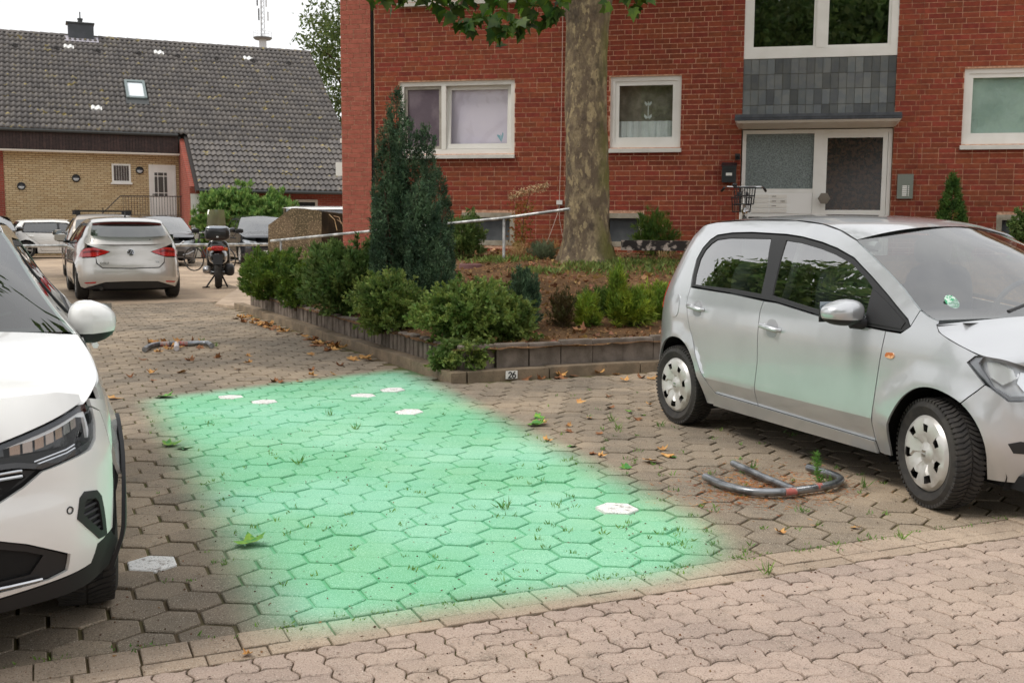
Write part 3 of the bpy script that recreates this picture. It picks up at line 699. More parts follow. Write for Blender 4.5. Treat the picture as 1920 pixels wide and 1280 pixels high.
for u in (-6.06, -4.43, -2.75, -1.05, .61, 2.32, 3.97, 5.64):
    o = bpy.data.objects.new('roof_vent', vm); link(o, roof); x, y, z = rp(u, -6.62, .05); o.location = (x, y - .16, z - .02); o.scale = (1, 1, 1.1)
# skylight
def slab(q, u0, u1, s0, s1, h0, h1):
    P = [rp(u0, s1, h0), rp(u1, s1, h0), rp(u1, s0, h0), rp(u0, s0, h0), rp(u0, s1, h1), rp(u1, s1, h1), rp(u1, s0, h1), rp(u0, s0, h1)]
    q.add(P, [(0, 3, 2, 1), (4, 5, 6, 7), (0, 1, 5, 4), (1, 2, 6, 5), (2, 3, 7, 6), (3, 0, 4, 7)])
q = MB(); slab(q, -1.86, -1.76, -4, -2.52, 0, .16); slab(q, -1.14, -1.04, -4, -2.52, 0, .16); slab(q, -1.76, -1.14, -4, -3.86, 0, .16); slab(q, -1.76, -1.14, -2.66, -2.52, 0, .14); sl = q.build('skylight', mat('skylight_grey', srgb(110, 122, 122), .5), house)
q = MB(); slab(q, -1.76, -1.14, -3.86, -2.66, .06, .1); q.build('pane', mat('skylight_pane', srgb(220, 226, 230), .08, spec=.8), sl)
q = MB(); slab(q, -1.9, -1.0, -2.52, -2.1, .06, .075); q.build('apron', ZINC, sl)
# chimney
x0, y0, z0 = rp(-3.96, -7.75); q = MB(); q.box((x0 + .06, y0 - .1, z0 - .6), (x0 + 1.12, y0 + .6, z0 + .66)); chm = q.build('chimney', mat('chimney_slate', srgb(72, 74, 80), .6, noise=(2, .4, .6), col2=srgb(62, 66, 70)), house)
q = MB(); q.box((x0 - .02, y0 - .16, z0 + .66), (x0 + 1.16, y0 + .66, z0 + .72)); q.build('cap', ZINC, chm)
q = MB(); q.lathe([(.1, 0), (.1, .14), (.12, .15), (.12, .22), (0, .24)], 10, c=(x0 + .58, y0 + .25, z0 + .72)); q.tube([(x0 + .58, y0 + .25, z0 + .9), (x0 + .58, y0 + .25, z0 + 1.22)], .03, 6); q.build('flue', ZINC, chm)
q = MB(); slab(q, -4.06, -2.66, -7.9, -7.4, .05, .07); q.build('flashing', mat('lead_flashing', srgb(176, 172, 180), .5, metal=.2), chm)
# door, window, lamps
q = MB(); frame(q, -.53, .53, 1.5, 3.68, .09, -.04, .05); hd = q.build('house_door', PVC, house)
q = MB().box((-.44, -.02, 1.5), (.44, .02, 3.59)); lf2 = q.build('leaf', PVC, hd)
for (a, b) in ((-.31, -.20), (-.165, .03), (.065, .175)):
    for (c, d) in ((2.40, 2.52), (2.56, 3.20), (3.24, 3.36)): MB().box((a, -.032, c), (b, -.021, d)).build('pane', mat('door_lights', srgb(80, 78, 76), .15), lf2)
MB().box((-.42, -.09, 2.46), (-.30, -.05, 2.49)).build('handle', ZINC, hd)
q = MB(); frame(q, -1.95, -1.23, 2.93, 3.68, .07, -.05, .04); hw_ = q.build('window', PVC, house); MB().box((-1.88, -.02, 3.0), (-1.30, .0, 3.61)).build('pane', mat('window_brown_grid', srgb(92, 82, 78), .3, noise=(8, .4, .6), col2=srgb(70, 62, 60)), hw_); MB().box((-2.0, -.10, 2.86), (-1.18, .03, 2.93)).build('sill', PVC, hw_)
q = MB()
for k in range(1, 6): q.box((-1.88 + k * .097, -.045, 3.0), (-1.872 + k * .097, -.035, 3.61))
q.build('bars', PVC, hw_)
for i, (u, z) in enumerate(((-5.30, 2.72), (-3.30, 3.07), (-.88, 3.44))):
    q = MB().lathe([(.155, 0), (.155, -.06), (.12, -.085), (.115, -.06)], 20, axis='y', c=(u, 0, z)); wl2 = q.build('wall_lamp', mat('lamp_black', srgb(30, 30, 32), .4)); wl2.matrix_world = Matrix.Translation(HPt) @ Matrix.Rotation(HA, 4, 'Z')
    tag(wl2, ('round black bulkhead lamp lowest on the yellow wall', 'round black bulkhead lamp in the middle of the yellow wall', 'round black bulkhead lamp between small window and white house door')[i], 'wall lamp', 'round lamps on the yellow wall')
    MB().lathe([(.115, -.06), (.08, -.10), (0, -.115)], 16, axis='y', c=(u, 0, z), a0=math.pi, a1=2 * math.pi).build('lens', mat('lamp_lens', srgb(196, 200, 204), .2), wl2, smooth=60)
    MB().lathe([(.115, -.06), (.08, -.10), (0, -.115)], 16, axis='y', c=(u, 0, z), a0=0, a1=math.pi).build('hood', MATS['lamp_black'], wl2, smooth=60)
# low wall window
q = MB(); frame(q, 4.75, 5.65, 1.55, 2.28, .1, -3.36, -3.3); w6 = q.build('window', mat('window_beige', srgb(190, 180, 168), .6), house); MB().box((4.85, -3.335, 1.65), (5.55, -3.325, 2.18)).build('pane', DARKIN, w6)
# landing, steps and iron railing in front of the white door
q = MB(); q.box((-.9, -1.3, 0), (.66, 0, 1.5))
for k in range(7): q.box((-.9 - .28 * (k + 1), -1.3, 0), (-.9 - .28 * k, 0, 1.5 - .19 * (k + 1)))
st_ = q.build('door_steps', CONC, house)
IRON = mat('black_iron', srgb(46, 40, 36), .5)
rl = empty('iron_railing', HPt, HA, 'thin black iron railing along the steps to the white house door', 'railing')
q = MB().tube([(-2.9, -1.28, .95 + .25), (-1.75, -1.28, 2.36), (.6, -1.28, 2.38)], .022, 6).tube([(-2.9, -1.28, .4), (-1.75, -1.28, 1.62), (.6, -1.28, 1.62)], .014, 6); q.build('top_rail', IRON, rl)
for k in range(22):
    u = .56 - k * .105; zt = 2.37 if u > -1.75 else 2.36 - (-1.75 - u); MB().tube([(u, -1.28, zt - .76), (u, -1.28, zt)], .009, 5).build('baluster', IRON, rl)
MB().tube([(-2.4, -1.28, .2), (-2.4, -1.28, 1.9)], .02, 6).build('post', IRON, rl)

# ------------------------------------------------------------------ radio mast far behind
mp_ = ypt(493, 95, 210.0); mast = empty('radio_mast', (mp_.x, mp_.y, 0), 0, 'grey radio mast with round platform rising behind the roof ridge', 'mast')
GR = mat('mast_grey', srgb(176, 178, 180), .5); DG = mat('mast_dark', srgb(96, 98, 100), .6)
zb = mp_.z; sc_ = 210 / CAM_F
q = MB().lathe([(.9, 0), (.72, zb + 2.2)], 12); q.build('shaft', GR, mast, smooth=40)
q = MB(); h0 = zb + 2.3
for k in range(3):
    a = k * 2.09; q.tube([(.45 * math.cos(a), .45 * math.sin(a), h0), (.3 * math.cos(a), .3 * math.sin(a), h0 + 12)], .07, 5)
for k in range(11):
    z = h0 + k * 1.05
    for j in range(3): a = j * 2.09; b = a + 2.09; q.tube([(.4 * math.cos(a), .4 * math.sin(a), z), (.4 * math.cos(b), .4 * math.sin(b), z + 1.05)], .04, 4)
q.build('lattice', GR, mast)
MB().lathe([(0, h0 - .15), (1.5, h0 - .3), (1.8, h0), (1.8, h0 + .12), (0, h0 + .15)], 20).build('platform', DG, mast)
q = MB(); q.lathe([(1.75, h0 + 1.1), (1.75, h0 + 1.16)], 20)
for k in range(10): a = k * .628; q.tube([(1.75 * math.cos(a), 1.75 * math.sin(a), h0), (1.75 * math.cos(a), 1.75 * math.sin(a), h0 + 1.15)], .025, 4)
q.build('platform_rail', GR, mast)
for i, (dx, z, l) in enumerate(((-.85, 6.0, 1.7), (.85, 5.8, 1.7), (-.6, 3.3, 2.2), (1.15, 3.2, 1.7), (-.9, 9.5, 1.8), (.9, 9.6, 1.8))):
    MB().box((dx - .13, -.35, h0 + z), (dx + .13, -.15, h0 + z + l)).build('antenna', DG if i % 2 == 0 else GR, mast)
# ------------------------------------------------------------------ planted bed: terrain, kerb, palisades
def sstep(x): x = min(1, max(0, x)); return x * x * (3 - 2 * x)
def aleft(b): return 3.02 - .05 * (b - 4.33)
def zg(x, y):
    a, b = toab((x, y)); df = max(0.0, (Vector((x, y, 0)) - FP).dot(FN)); s = max(0.0, min(b - 4.6, (a - aleft(b) - .25) * 1.5))
    return .275 + .70 * sstep(.12 + .95 * s / (s + df * .8 + .35)) - .02
SOIL = mat('garden_soil', srgb(118, 88, 62), .95, noise=(2.2, .36, .64), col2=srgb(94, 72, 50), bump=(26, 1.0, .04), speck=(24, .60, srgb(168, 130, 84)), spec=.2)
N = 90; B_MAX = 12.5
P = []
for i in range(N + 1):
    row_ = []
    for j in range(N + 1):
        b = 4.42 + (B_MAX - 4.42) * (j / N) ** 1.3; a = aleft(b) + .1 + 11.0 * (i / N) ** 1.4
        p = ab(a, b); df = (p - FP).dot(FN)
        if df < -.15: p = p + FN * (-.15 - df)          # stop at the wall
        row_.append((p.x, p.y, zg(p.x, p.y) + random.gauss(0, .006)))
    P.append(row_)
q = MB().grid(np.array(P)[::-1]); soil = q.build('garden_bed', SOIL, smooth=80, kind='structure')
KERB = mat('kerb_concrete', srgb(142, 124, 102), .92, noise=(5, .36, .64), col2=srgb(116, 102, 84), bump=(70, .5, .006), speck=(90, .62, srgb(92, 84, 70)))
PALM = mat('palisade_concrete', srgb(132, 120, 110), .92, var=.10, noise=(7, .36, .64), col2=srgb(106, 96, 86), bump=(70, .5, .006))
kb = empty('planter_edging', ab(3.02, 4.33), AG, 'weathered concrete kerb and palisade edging around the raised bed', 'edging')
def kparts(length, name, parent, along_b):
    k = 0; t = 0.0
    while t < length:
        l = 1.0
        if along_b: poly = [(-.05 * (t) - .0, t + .006), (-.05 * t + .15, t + .006), (-.05 * (t + l) + .15, t + l - .006), (-.05 * (t + l), t + l - .006)]
        else: poly = [(t + .006 + (.16 if t == 0 else 0), 0), (t + l - .006, 0), (t + l - .006, .15), (t + .006 + (.16 if t == 0 else 0), .15)]
        dz = random.gauss(0, .004); MB().prism(poly, -.05, .10 + dz, .008).build(name, KERB, parent); t += l
kparts(9.0, 'kerb_stone', kb, True); kparts(7.0, 'kerb_stone', kb, False)
t = .17
while t < 6.6:                                              # broad palisades on the car park side
    l = .345; dz = random.gauss(0, .012); tw = random.gauss(0, .012)
    MB().prism([(t + .006, .165 + tw), (t + l - .006, .165 - tw), (t + l - .006, .25), (t + .006, .25)], -.02, .315 + dz, .01).build('palisade', PALM, kb); t += l
t = .20; k = 0
while t < 8.6:                                              # narrow half-round palisades along the drive
    r = .058; x = -.05 * t + .165 + random.gauss(0, .006); dz = random.gauss(0, .014); n = 8
    MB().prism([(x + r * .7 + r * math.cos(a), t + r * math.sin(a)) for a in [2 * math.pi * i / n for i in range(n)]], -.02, .30 + dz, .012).build('palisade', PALM, kb); t += 2 * r + .004
# number plate 26 on the kerb
tg = gpt(965, 714); a_, b_ = toab(tg); tp = ab(a_, 4.33)
plate = empty('number_plate', (tp.x, tp.y, 0), AG, 'small white number plate reading 26 on the kerb', 'number plate')
MB().box((-.058, -.018, .012), (.058, -.004, .085)).build('plate', mat('plate_white', srgb(236, 234, 228), .5), plate)
q = MB(); y = -.0195
def stroke(pts, w_=.0055):
    for (x0, z0), (x1, z1) in zip(pts, pts[1:]):
        d = Vector((x1 - x0, 0, z1 - z0)); n_ = Vector((-d.z, 0, d.x)).normalized() * w_; e = d.normalized() * w_ * .6
        q.add([(x0 - n_.x - e.x, y, z0 - n_.z - e.z), (x1 - n_.x + e.x, y, z1 - n_.z + e.z), (x1 + n_.x + e.x, y, z1 + n_.z + e.z), (x0 + n_.x - e.x, y, z0 + n_.z - e.z)], [(0, 1, 2, 3)])
arc = lambda cx, cz, rx, rz, a0, a1, n=8: [(cx + rx * math.cos(math.radians(a0 + (a1 - a0) * i / n)), cz + rz * math.sin(math.radians(a0 + (a1 - a0) * i / n))) for i in range(n + 1)]
stroke(arc(-.018, .061, .014, .014, 170, -35) + [(-.034, .022), (-.004, .022)])
stroke([(.030, .076)] + arc(.024, .036, .018, .030, 110, 180, 5) + arc(.022, .036, .016, .016, 180, 540, 12))
q.build('digits', mat('digit_black', srgb(24, 24, 24), .6), plate)

# ------------------------------------------------------------------ side path, concrete stair wall, hand rail, barrier rail
quad = [gpt(404, 574), gpt(428, 556), gpt(452, 541), gpt(560, 541), gpt(560, 580), gpt(470, 582)]
q = MB(); q.prism([(p.x, p.y) for p in quad][::-1], -.05, .05, .01); q.build('side_path', mat('path_slab', srgb(192, 172, 150), .9, noise=(3, .4, .6), col2=srgb(172, 152, 132)), kind='structure')
AGG = mat('exposed_aggregate', srgb(128, 110, 88), .95, noise=(3.0, .38, .62), col2=srgb(104, 92, 70), speck=(55, .56, srgb(178, 156, 124)), bump=(60, 1.0, .02))
def wpt(x, y, Y): p = ypt(x, y, Y); return (p.x, p.y, p.z)
sw = empty('stair_wall', (ypt(560, 470, 20.6).x, 20.6, 0), 0, 'exposed aggregate concrete wall of the cellar stairs beside the red building', 'concrete wall')
o0 = Vector((sw.location))
fr = [(503, 600), (603, 600), (603, 396), (572, 391), (547, 390), (503, 422)]
F1 = [Vector(wpt(x, y, 20.5)) - o0 for x, y in fr]; F1 = [Vector((p.x, p.y, max(p.z, -o0.z))) for p in F1]; B1_ = [p + Vector((-.25, 1.6, 0)) for p in F1]
n = len(F1); q = MB(); q.add([*F1, *B1_], [tuple(range(n)), tuple(range(2 * n - 1, n - 1, -1))] + [(i, n + i, n + (i + 1) % n, (i + 1) % n) for i in range(n)]); q.build('end_wall', AGG, sw)
q = MB(); a0_ = Vector(wpt(600, 396, 20.5)) - o0; a1_ = Vector(wpt(652, 402, 21.6)) - o0
q.add([a0_, a1_, a1_ + Vector((.05, .35, 0)), a0_ + Vector((.05, .35, 0)), (a0_.x, a0_.y, 0), (a1_.x, a1_.y, 0)], [(0, 3, 2, 1), (0, 1, 5, 4)]); q.build('stair_side', mat('stair_dark', srgb(88, 72, 56), .95, noise=(3, .4, .6), col2=srgb(56, 46, 38), bump=(40, .8, .02)), sw)
STEEL = mat('galvanised_pipe', srgb(214, 215, 214), .42, metal=.5, noise=(7, .4, .6), col2=srgb(150, 152, 152))
hr = empty('hand_rail', (ypt(945, 497, 16.2).x, 16.2, 0), 0, 'sloping galvanised hand rail across the front garden', 'hand rail'); o0 = Vector(hr.location)
A_ = Vector(wpt(508, 452, 19.2)) - o0; B_ = Vector(wpt(945, 409, 16.4)) - o0; C_ = Vector(wpt(1068, 392, 15.9)) - o0
MB().tube([A_, A_.lerp(B_, .5), B_, C_], .024, 10).build('rail', STEEL, hr, smooth=60)
for T, zb_ in ((B_, .6), (A_.lerp(B_, .05), .0)): MB().tube([(T.x, T.y, zb_), (T.x, T.y, T.z)], .022, 8).build('post', STEEL, hr, smooth=60)
br = empty('barrier_rail', (-9.6, 24.7, 0), AG, 'low galvanised pipe barrier across the car park behind the scooter', 'barrier')
MB().tube([(-9.5, 0, .83), (4.3, 0, .87)], .038, 10).build('rail', STEEL, br, smooth=60)
for x in (-6.5, .9, 4.1): MB().tube([(x, 0, 0), (x, 0, .84)], .033, 8).build('post', STEEL, br, smooth=60)

# ------------------------------------------------------------------ foliage
def unit(v): return v / np.maximum(np.linalg.norm(v, axis=1, keepdims=True), 1e-9)
def leaf_cloud(name, C, D, Ln, Wd, m, rnd, parent=None, fold=.25, droop=.0):
    """one folded diamond per leaf: C base points, D directions"""
    n = len(C); D = unit(D); R = unit(np.cross(D, rng.normal(size=(n, 3)))); Nn = np.cross(R, D); Ln = np.broadcast_to(np.asarray(Ln, float).reshape(-1, 1), (n, 1)); Wd = np.broadcast_to(np.asarray(Wd, float).reshape(-1, 1), (n, 1))
    v0 = C; v2 = C + D * Ln - np.array([0, 0, 1.0]) * droop * Ln; mid = C + D * Ln * .48; v1 = mid + R * Wd / 2 + Nn * Wd * fold; v3 = mid - R * Wd / 2 + Nn * Wd * fold
    V = np.stack([v0, v1, v2, v3], 1).reshape(-1, 3); Fc = np.arange(4 * n).reshape(n, 4)
    return np_mesh(name, V, Fc, m, rnd, parent)
def shrub(name, label, cat, base, radii, nclump, per, leaf, m, up=.35, out=1.0, spread=.16, group=None, flat=1.0, stems=5, bark=None, topbias=0.0, shell=.55, squared=False, spray=.12, droop=.0):
    """base on the ground; ellipsoid of clumps, radii (rx, ry, rz)"""
    root = empty(name, base, 0, label, cat, group); rx, ry, rz = radii
    d = unit(rng.normal(size=(nclump, 3))); 
    if squared: d = d / np.max(np.abs(d), axis=1, keepdims=True) * .86
    rad = shell + (1 - shell) * rng.random((nclump, 1)) ** .6; ph_ = rng.random(4) * 6.28; rad = rad * (1 + .13 * np.sin(d[:, :1] * 4 + ph_[0]) * np.sin(d[:, 2:] * 4.5 + ph_[1]) + .11 * np.sin(d[:, 1:2] * 8 + d[:, 2:] * 7 + ph_[2]) + .16 * (rng.random((nclump, 1)) ** 6))
    cc = d * rad * np.array([rx, ry, rz]) + np.array([0, 0, rz]); cc[:, 2] = np.maximum(cc[:, 2], .03)
    K = nclump * per; idx = np.repeat(np.arange(nclump), per)
    sp = spread * min(rx, rz) * 1.0
    ax = unit(unit(cc - np.array([0, 0, rz * .5])) + rng.normal(size=(nclump, 3)) * .45 + np.array([0, 0, up - droop])); uu = rng.random((K, 1)); Cn = cc[idx] + ax[idx] * (uu - .45) * spray + rng.normal(size=(K, 3)) * sp * .45 * (1.15 - uu) * np.array([1, 1, flat]); Cn[:, 2] -= droop * .06 * uu[:, 0] ** 2; Cn[:, 2] = np.maximum(Cn[:, 2], .0)
    ctr = np.array([0, 0, rz * .7]); Dn = ax[idx] * out + rng.normal(size=(K, 3)) * .6 + np.array([0, 0, up * .5])
    rc = rng.random(nclump); rn = np.clip(rc[idx] * .55 + rng.random(K) * .45, 0, .999)
    leaf_cloud('foliage', Cn, Dn, leaf[0] * (.7 + .6 * rng.random(K)), leaf[1] * (.7 + .6 * rng.random(K)), m, rn, root)
    q = MB()
    for k in range(stems):
        a = rng.random() * 6.28; e = np.array([math.cos(a) * rx * .55, math.sin(a) * ry * .55, rz * 1.25]); q.tube([(0.02 * math.cos(a), .02 * math.sin(a), -.05), tuple(e * .45 + rng.normal(size=3) * .02), tuple(e)], [.014, .010, .004], 5)
    q.build('stems', bark or BARKB, root); return root
BARKB = mat('twig_bark', srgb(86, 70, 54), .9)
GREENY = leafmat('leaf_yellow_green', srgb(164, 180, 66), srgb(124, 152, 58))
GREENM = leafmat('leaf_mid_green', srgb(124, 146, 82), srgb(88, 116, 60))
GREENC = leafmat('leaf_conifer_fresh', srgb(112, 136, 54), srgb(76, 106, 44))
GREEND = leafmat('leaf_dark_yew', srgb(106, 132, 98), srgb(68, 94, 70), var=.5)
GREENO = leafmat('leaf_cotoneaster', srgb(140, 156, 80), srgb(100, 124, 62))
GREENL = leafmat('leaf_laurel', srgb(136, 164, 88), srgb(88, 124, 60))
DRYL = leafmat('leaf_dry', srgb(186, 144, 92), srgb(150, 104, 62), var=.35, trans=.2)
STRAW = leafmat('straw', srgb(206, 178, 128), srgb(170, 136, 92), trans=.2)
def gz(x, y, Y):                                # photograph pixel at distance Y, dropped on the garden ground
    p = ypt(x, y, Y); return (p.x, p.y, zg(p.x, p.y) - .02)
shrub('thuja_mound', 'rounded fresh green conifer mound at the far end of the bed', 'shrub', gz(516, 560, 16.2), (.50, .45, .36), 480, 42, (.06, .016), GREENC, up=.9, spread=.14, spray=.16)
shrub('box_shrub', 'small clipped box shrub between conifer mound and leafy shrub', 'shrub', gz(556, 570, 14.9), (.23, .26, .29), 300, 40, (.04, .014), GREENC, up=.5, spread=.12, squared=True)
shrub('leafy_shrub', 'tall loose leafy green shrub left of the dark yew', 'shrub', gz(652, 600, 13.5), (.50, .48, .44), 460, 34, (.075, .03), GREENM, up=.45, spread=.16, shell=.4, spray=.22)
shrub('spreading_cotoneaster', 'low grey green cotoneaster spilling over the kerb left of the yew', 'shrub', gz(728, 640, 11.7), (.34, .36, .30), 330, 34, (.045, .026), GREENO, up=.25, spread=.2, shell=.35, spray=.24, droop=.3)
shrub('trailing_cotoneaster', 'broad cotoneaster hummock trailing over the kerb corner', 'shrub', gz(880, 650, 10.55), (.50, .42, .27), 480, 38, (.045, .027), GREENO, up=.3, spread=.18, shell=.4, spray=.24, droop=.3)
shrub('trailing_cotoneaster_skirt', 'strand of cotoneaster hanging down over the narrow palisades', 'shrub', (ab(3.22, 4.62).x, ab(3.22, 4.62).y, .10), (.26, .20, .12), 120, 34, (.045, .026), GREENO, up=.0, spread=.3, shell=.2, spray=.2, droop=.5)
shrub('dwarf_conifer', 'small dark blue green dwarf conifer beside the cotoneaster', 'shrub', gz(984, 640, 11.2), (.15, .16, .30), 230, 40, (.05, .010), GREEND, up=1.1, spread=.16)
shrub('golden_conifer', 'yellow green young conifer nearest the silver car', 'shrub', gz(1188, 650, 11.6), (.20, .2, .19), 130, 34, (.09, .012), GREENY, up=.5, spread=.2, shell=.3)
shrub('golden_conifer', 'slender upright yellow green conifer seedling in the bed', 'shrub', gz(1156, 655, 11.5), (.09, .09, .34), 130, 32, (.07, .012), GREENY, up=1.2, spread=.3, shell=.2)
shrub('golden_conifer', 'low bright yellow green conifer left of the slender seedling', 'shrub', gz(1100, 645, 11.5), (.12, .12, .16), 70, 32, (.08, .012), GREENY, up=.7, spread=.3, shell=.2)
shrub('golden_conifer', 'feathery yellow green conifer behind the silver car tail', 'shrub', gz(1232, 640, 12.1), (.24, .2, .17), 130, 34, (.08, .013), GREENY, up=.5, spread=.2, shell=.3, spray=.2)
shrub('trailing_cotoneaster', 'small cotoneaster tuft hanging over the broad palisades by the number plate', 'shrub', gz(948, 655, 10.55), (.26, .2, .19), 150, 34, (.045, .027), GREENO, up=.3, spread=.2, shell=.35, spray=.22, droop=.3)
shrub('low_juniper', 'low spreading green juniper in the middle of the broad palisades', 'shrub', gz(1130, 640, 12.2), (.26, .2, .13), 120, 34, (.06, .014), GREENC, up=.5, spread=.2, shell=.3, spray=.2)
shrub('straggly_heather', 'straggly brown green heather tuft behind the broad palisades', 'shrub', gz(1052, 650, 11.4), (.13, .13, .19), 80, 30, (.045, .012), leafmat('heather', srgb(104, 88, 56), srgb(84, 84, 46)), up=.8, spread=.3, shell=.2)
shrub('wall_shrub', 'loose green shrub under the cellar window left of the plane tree', 'shrub', gz(868, 490, 17.2), (.36, .3, .36), 200, 34, (.06, .02), GREENM, up=.6, spread=.2, shell=.3)
shrub('wall_shrub', 'feathery green shrub under the small lace curtain window', 'shrub', gz(1228, 452, 17.3), (.36, .25, .34), 150, 34, (.09, .012), GREENC, up=.9, spread=.25, shell=.2)
shrub('lavender_tuft', 'grey green lavender tuft at the foot of the plane tree', 'plant', gz(1018, 488, 16.6), (.22, .15, .12), 90, 30, (.06, .008), leafmat('lavender', srgb(128, 140, 110), srgb(104, 122, 92)), up=1.2, spread=.3, shell=.2)
def cone_shrub(name, label, base, r, h, nc, m, leaf):
    root = empty(name, base, 0, label, 'shrub'); u = rng.random(nc) ** .7; an = rng.random(nc) * 6.283; rr_ = r * np.minimum(1, u * 1.15) * (.75 + .35 * rng.random(nc)); c = np.stack([rr_ * np.cos(an), rr_ * np.sin(an), (1 - u) * h], 1)
    per = 16; idx = np.repeat(np.arange(nc), per); ax = np.stack([np.cos(an) * .5, np.sin(an) * .5, np.ones(nc)], 1)[idx]; Cn = c[idx] + unit(ax) * rng.random(len(idx))[:, None] * .09 + rng.normal(size=(len(idx), 3)) * .014
    leaf_cloud('foliage', Cn, ax * .8 + rng.normal(size=(len(idx), 3)) * .6, leaf[0], leaf[1], m, np.clip(rng.random(nc)[idx] * .6 + .4 * rng.random(len(idx)), 0, .999), root); MB().tube([(0, 0, -.05), (0, 0, h * .9)], [.02, .004], 5).build('stem', BARKB, root); return root
cone_shrub('column_thuja', 'small pointed thuja against the wall behind the silver car', gz(1782, 440, 16.6), .27, 1.28, 560, leafmat('thuja_green', srgb(92, 124, 56), srgb(64, 96, 44)), (.06, .016))
shrub('edge_shrub', 'leafy shrub at the right picture edge before the cellar window', 'shrub', gz(1925, 450, 16.4), (.25, .25, .42), 120, 30, (.06, .03), GREENM, up=.3, spread=.25, shell=.3)
lb_ = ypt(458, 400, 40.8); shrub('laurel_hedge', 'big glossy cherry laurel in front of the tiled house', 'shrub', (lb_.x, lb_.y, 0), (1.82, 1.0, 1.30), 620, 34, (.19, .075), GREENL, up=.7, spread=.12)
# upright yew made of many spires
yb = ypt(775, 600, 12.9); yz = zg(yb.x, yb.y) - .05; yew = empty('upright_yew', (yb.x, yb.y, yz), 0, 'tall dark upright yew with several pointed spires', 'shrub')
SP = [(743, 178, 17), (728, 235, 25), (762, 232, 28), (801, 243, 16), (716, 292, 22), (778, 296, 34), (818, 325, 22), (833, 380, 20), (707, 385, 12), (742, 318, 38), (792, 352, 42), (816, 420, 32), (762, 405, 46), (724, 430, 28), (838, 465, 16), (775, 470, 55), (740, 500, 42), (812, 510, 36)]
CC, DD, RR = [], [], []
for x, yt, hw2 in SP:
    top = ypt(x, yt, 12.9 + rng.normal(0, .18)); r0 = hw2 * .58 * 12.9 / CAM_F; h = top.z - yz; nc = int(330 * h * (.45 + r0 * 2.6))
    u = rng.random(nc) ** .85; rr_ = r0 * np.minimum(1, (u * h / .22)) * (.9 + .25 * rng.random(nc)); an = rng.random(nc) * 6.283
    zc = (1 - u) * h; c = np.stack([top.x - yb.x + rr_ * np.cos(an), top.y - yb.y + rr_ * np.sin(an), zc], 1)
    per = 15; idx = np.repeat(np.arange(nc), per); ax = np.stack([np.cos(an) * .35, np.sin(an) * .35, np.ones(nc)], 1)[idx]
    tt = rng.random(len(idx))[:, None]; C_n = c[idx] + unit(ax) * tt * .11 + rng.normal(size=(len(idx), 3)) * .008
    CC.append(C_n); DD.append(ax * .8 + rng.normal(size=(len(idx), 3)) * .75); RR.append(np.clip(rng.random(nc)[idx] * .6 + .4 * rng.random(len(idx)), 0, .999))
CC = np.concatenate(CC); leaf_cloud('foliage', CC, np.concatenate(DD), .05, .013, GREEND, np.concatenate(RR), yew)
q = MB()
for x, yt, hw2 in SP: t_ = ypt(x, yt, 12.9); q.tube([(0, 0, 0), ((t_.x - yb.x) * .7, 0, (t_.z - yz) * .4), (t_.x - yb.x, 0, (t_.z - yz) * .95)], [.03, .02, .005], 5)
q.build('stems', BARKB, yew)
# weathered timber beam edging the path under the small window
bm_ = Vector(gz(1165, 466, 16.2)); q = MB().box((0, -.06, 0), (2.4, .06, .15)); o = q.build('timber_beam', mat('peeling_beam', srgb(172, 158, 148), .85, noise=(9, .40, .52), col2=srgb(40, 34, 32), bump=(30, .6, .01)), loc=(bm_.x, bm_.y, 1.05)); o.rotation_euler = (0, 0, -FA + .03); tag(o, 'low timber beam with peeling pale paint right of the tree trunk', 'beam'); o.location.z = ypt(1165, 469, 16.2).z
# planting ring
pr = Vector(gz(882, 505, 16.0)); q = MB().lathe([(.17, 0), (.17, .14), (.14, .15), (.14, .02)], 18); o = q.build('planting_ring', mat('ring_concrete', srgb(120, 86, 84), .9), loc=(pr.x, pr.y, ypt(880, 513, 16.0).z)); tag(o, 'small round reddish concrete planting ring left of the hand rail post', 'planter')
# dry grasses and seed heads by the wall
def tuft(name, label, base, n, h, m, wd=.006, lean=.35, cat='grass'):
    D = np.stack([rng.normal(0, lean, n), rng.normal(0, lean, n), np.ones(n)], 1); C0 = np.array(base) + np.stack([rng.normal(0, .07, n), rng.normal(0, .07, n), np.zeros(n)], 1)
    root = empty(name, base, 0, label, cat); leaf_cloud('blades', C0 - np.array(base), D, h * (.5 + .6 * rng.random(n)), wd, m, rng.random(n), root, fold=.1, droop=.25); return root
tuft('dry_grass', 'dry straw coloured grass below the cellar window by the hand rail post', gz(975, 478, 17.2), 240, .42, STRAW)
tuft('dry_grass', 'rusty dry grass right beside the plane trunk', gz(1030, 470, 17.4), 260, .45, DRYL)
tuft('dry_grass', 'short pale dry stalks behind the timber beam', gz(1248, 452, 17.0), 60, .22, STRAW, .012)
hp_ = Vector(gz(975, 470, 17.3)); hyd = empty('dried_flower', hp_, 0, 'tall plant with a drooping dry cream seed head before the brick wall', 'plant')
tp_ = Vector(wpt(1000, 352, 17.3)) - hp_; q = MB().tube([(0, 0, 0), (tp_.x * .3, 0, tp_.z * .6), (tp_.x * .8, 0, tp_.z * .97), tuple(tp_)], [.008, .006, .004, .002], 5); q.build('stalk', BARKB, hyd)
n = 520; u = rng.random(n); cx = (u - .5) * .62; C0 = np.stack([tp_.x - .08 + cx, rng.normal(0, .04, n), tp_.z - .06 + cx * .32 + rng.normal(0, .035, n)], 1); leaf_cloud('seed_head', C0, rng.normal(size=(n, 3)), .035, .018, leafmat('seedhead', srgb(214, 190, 152), srgb(180, 150, 112), trans=.2), rng.random(n), hyd)['kind'] = 'stuff'
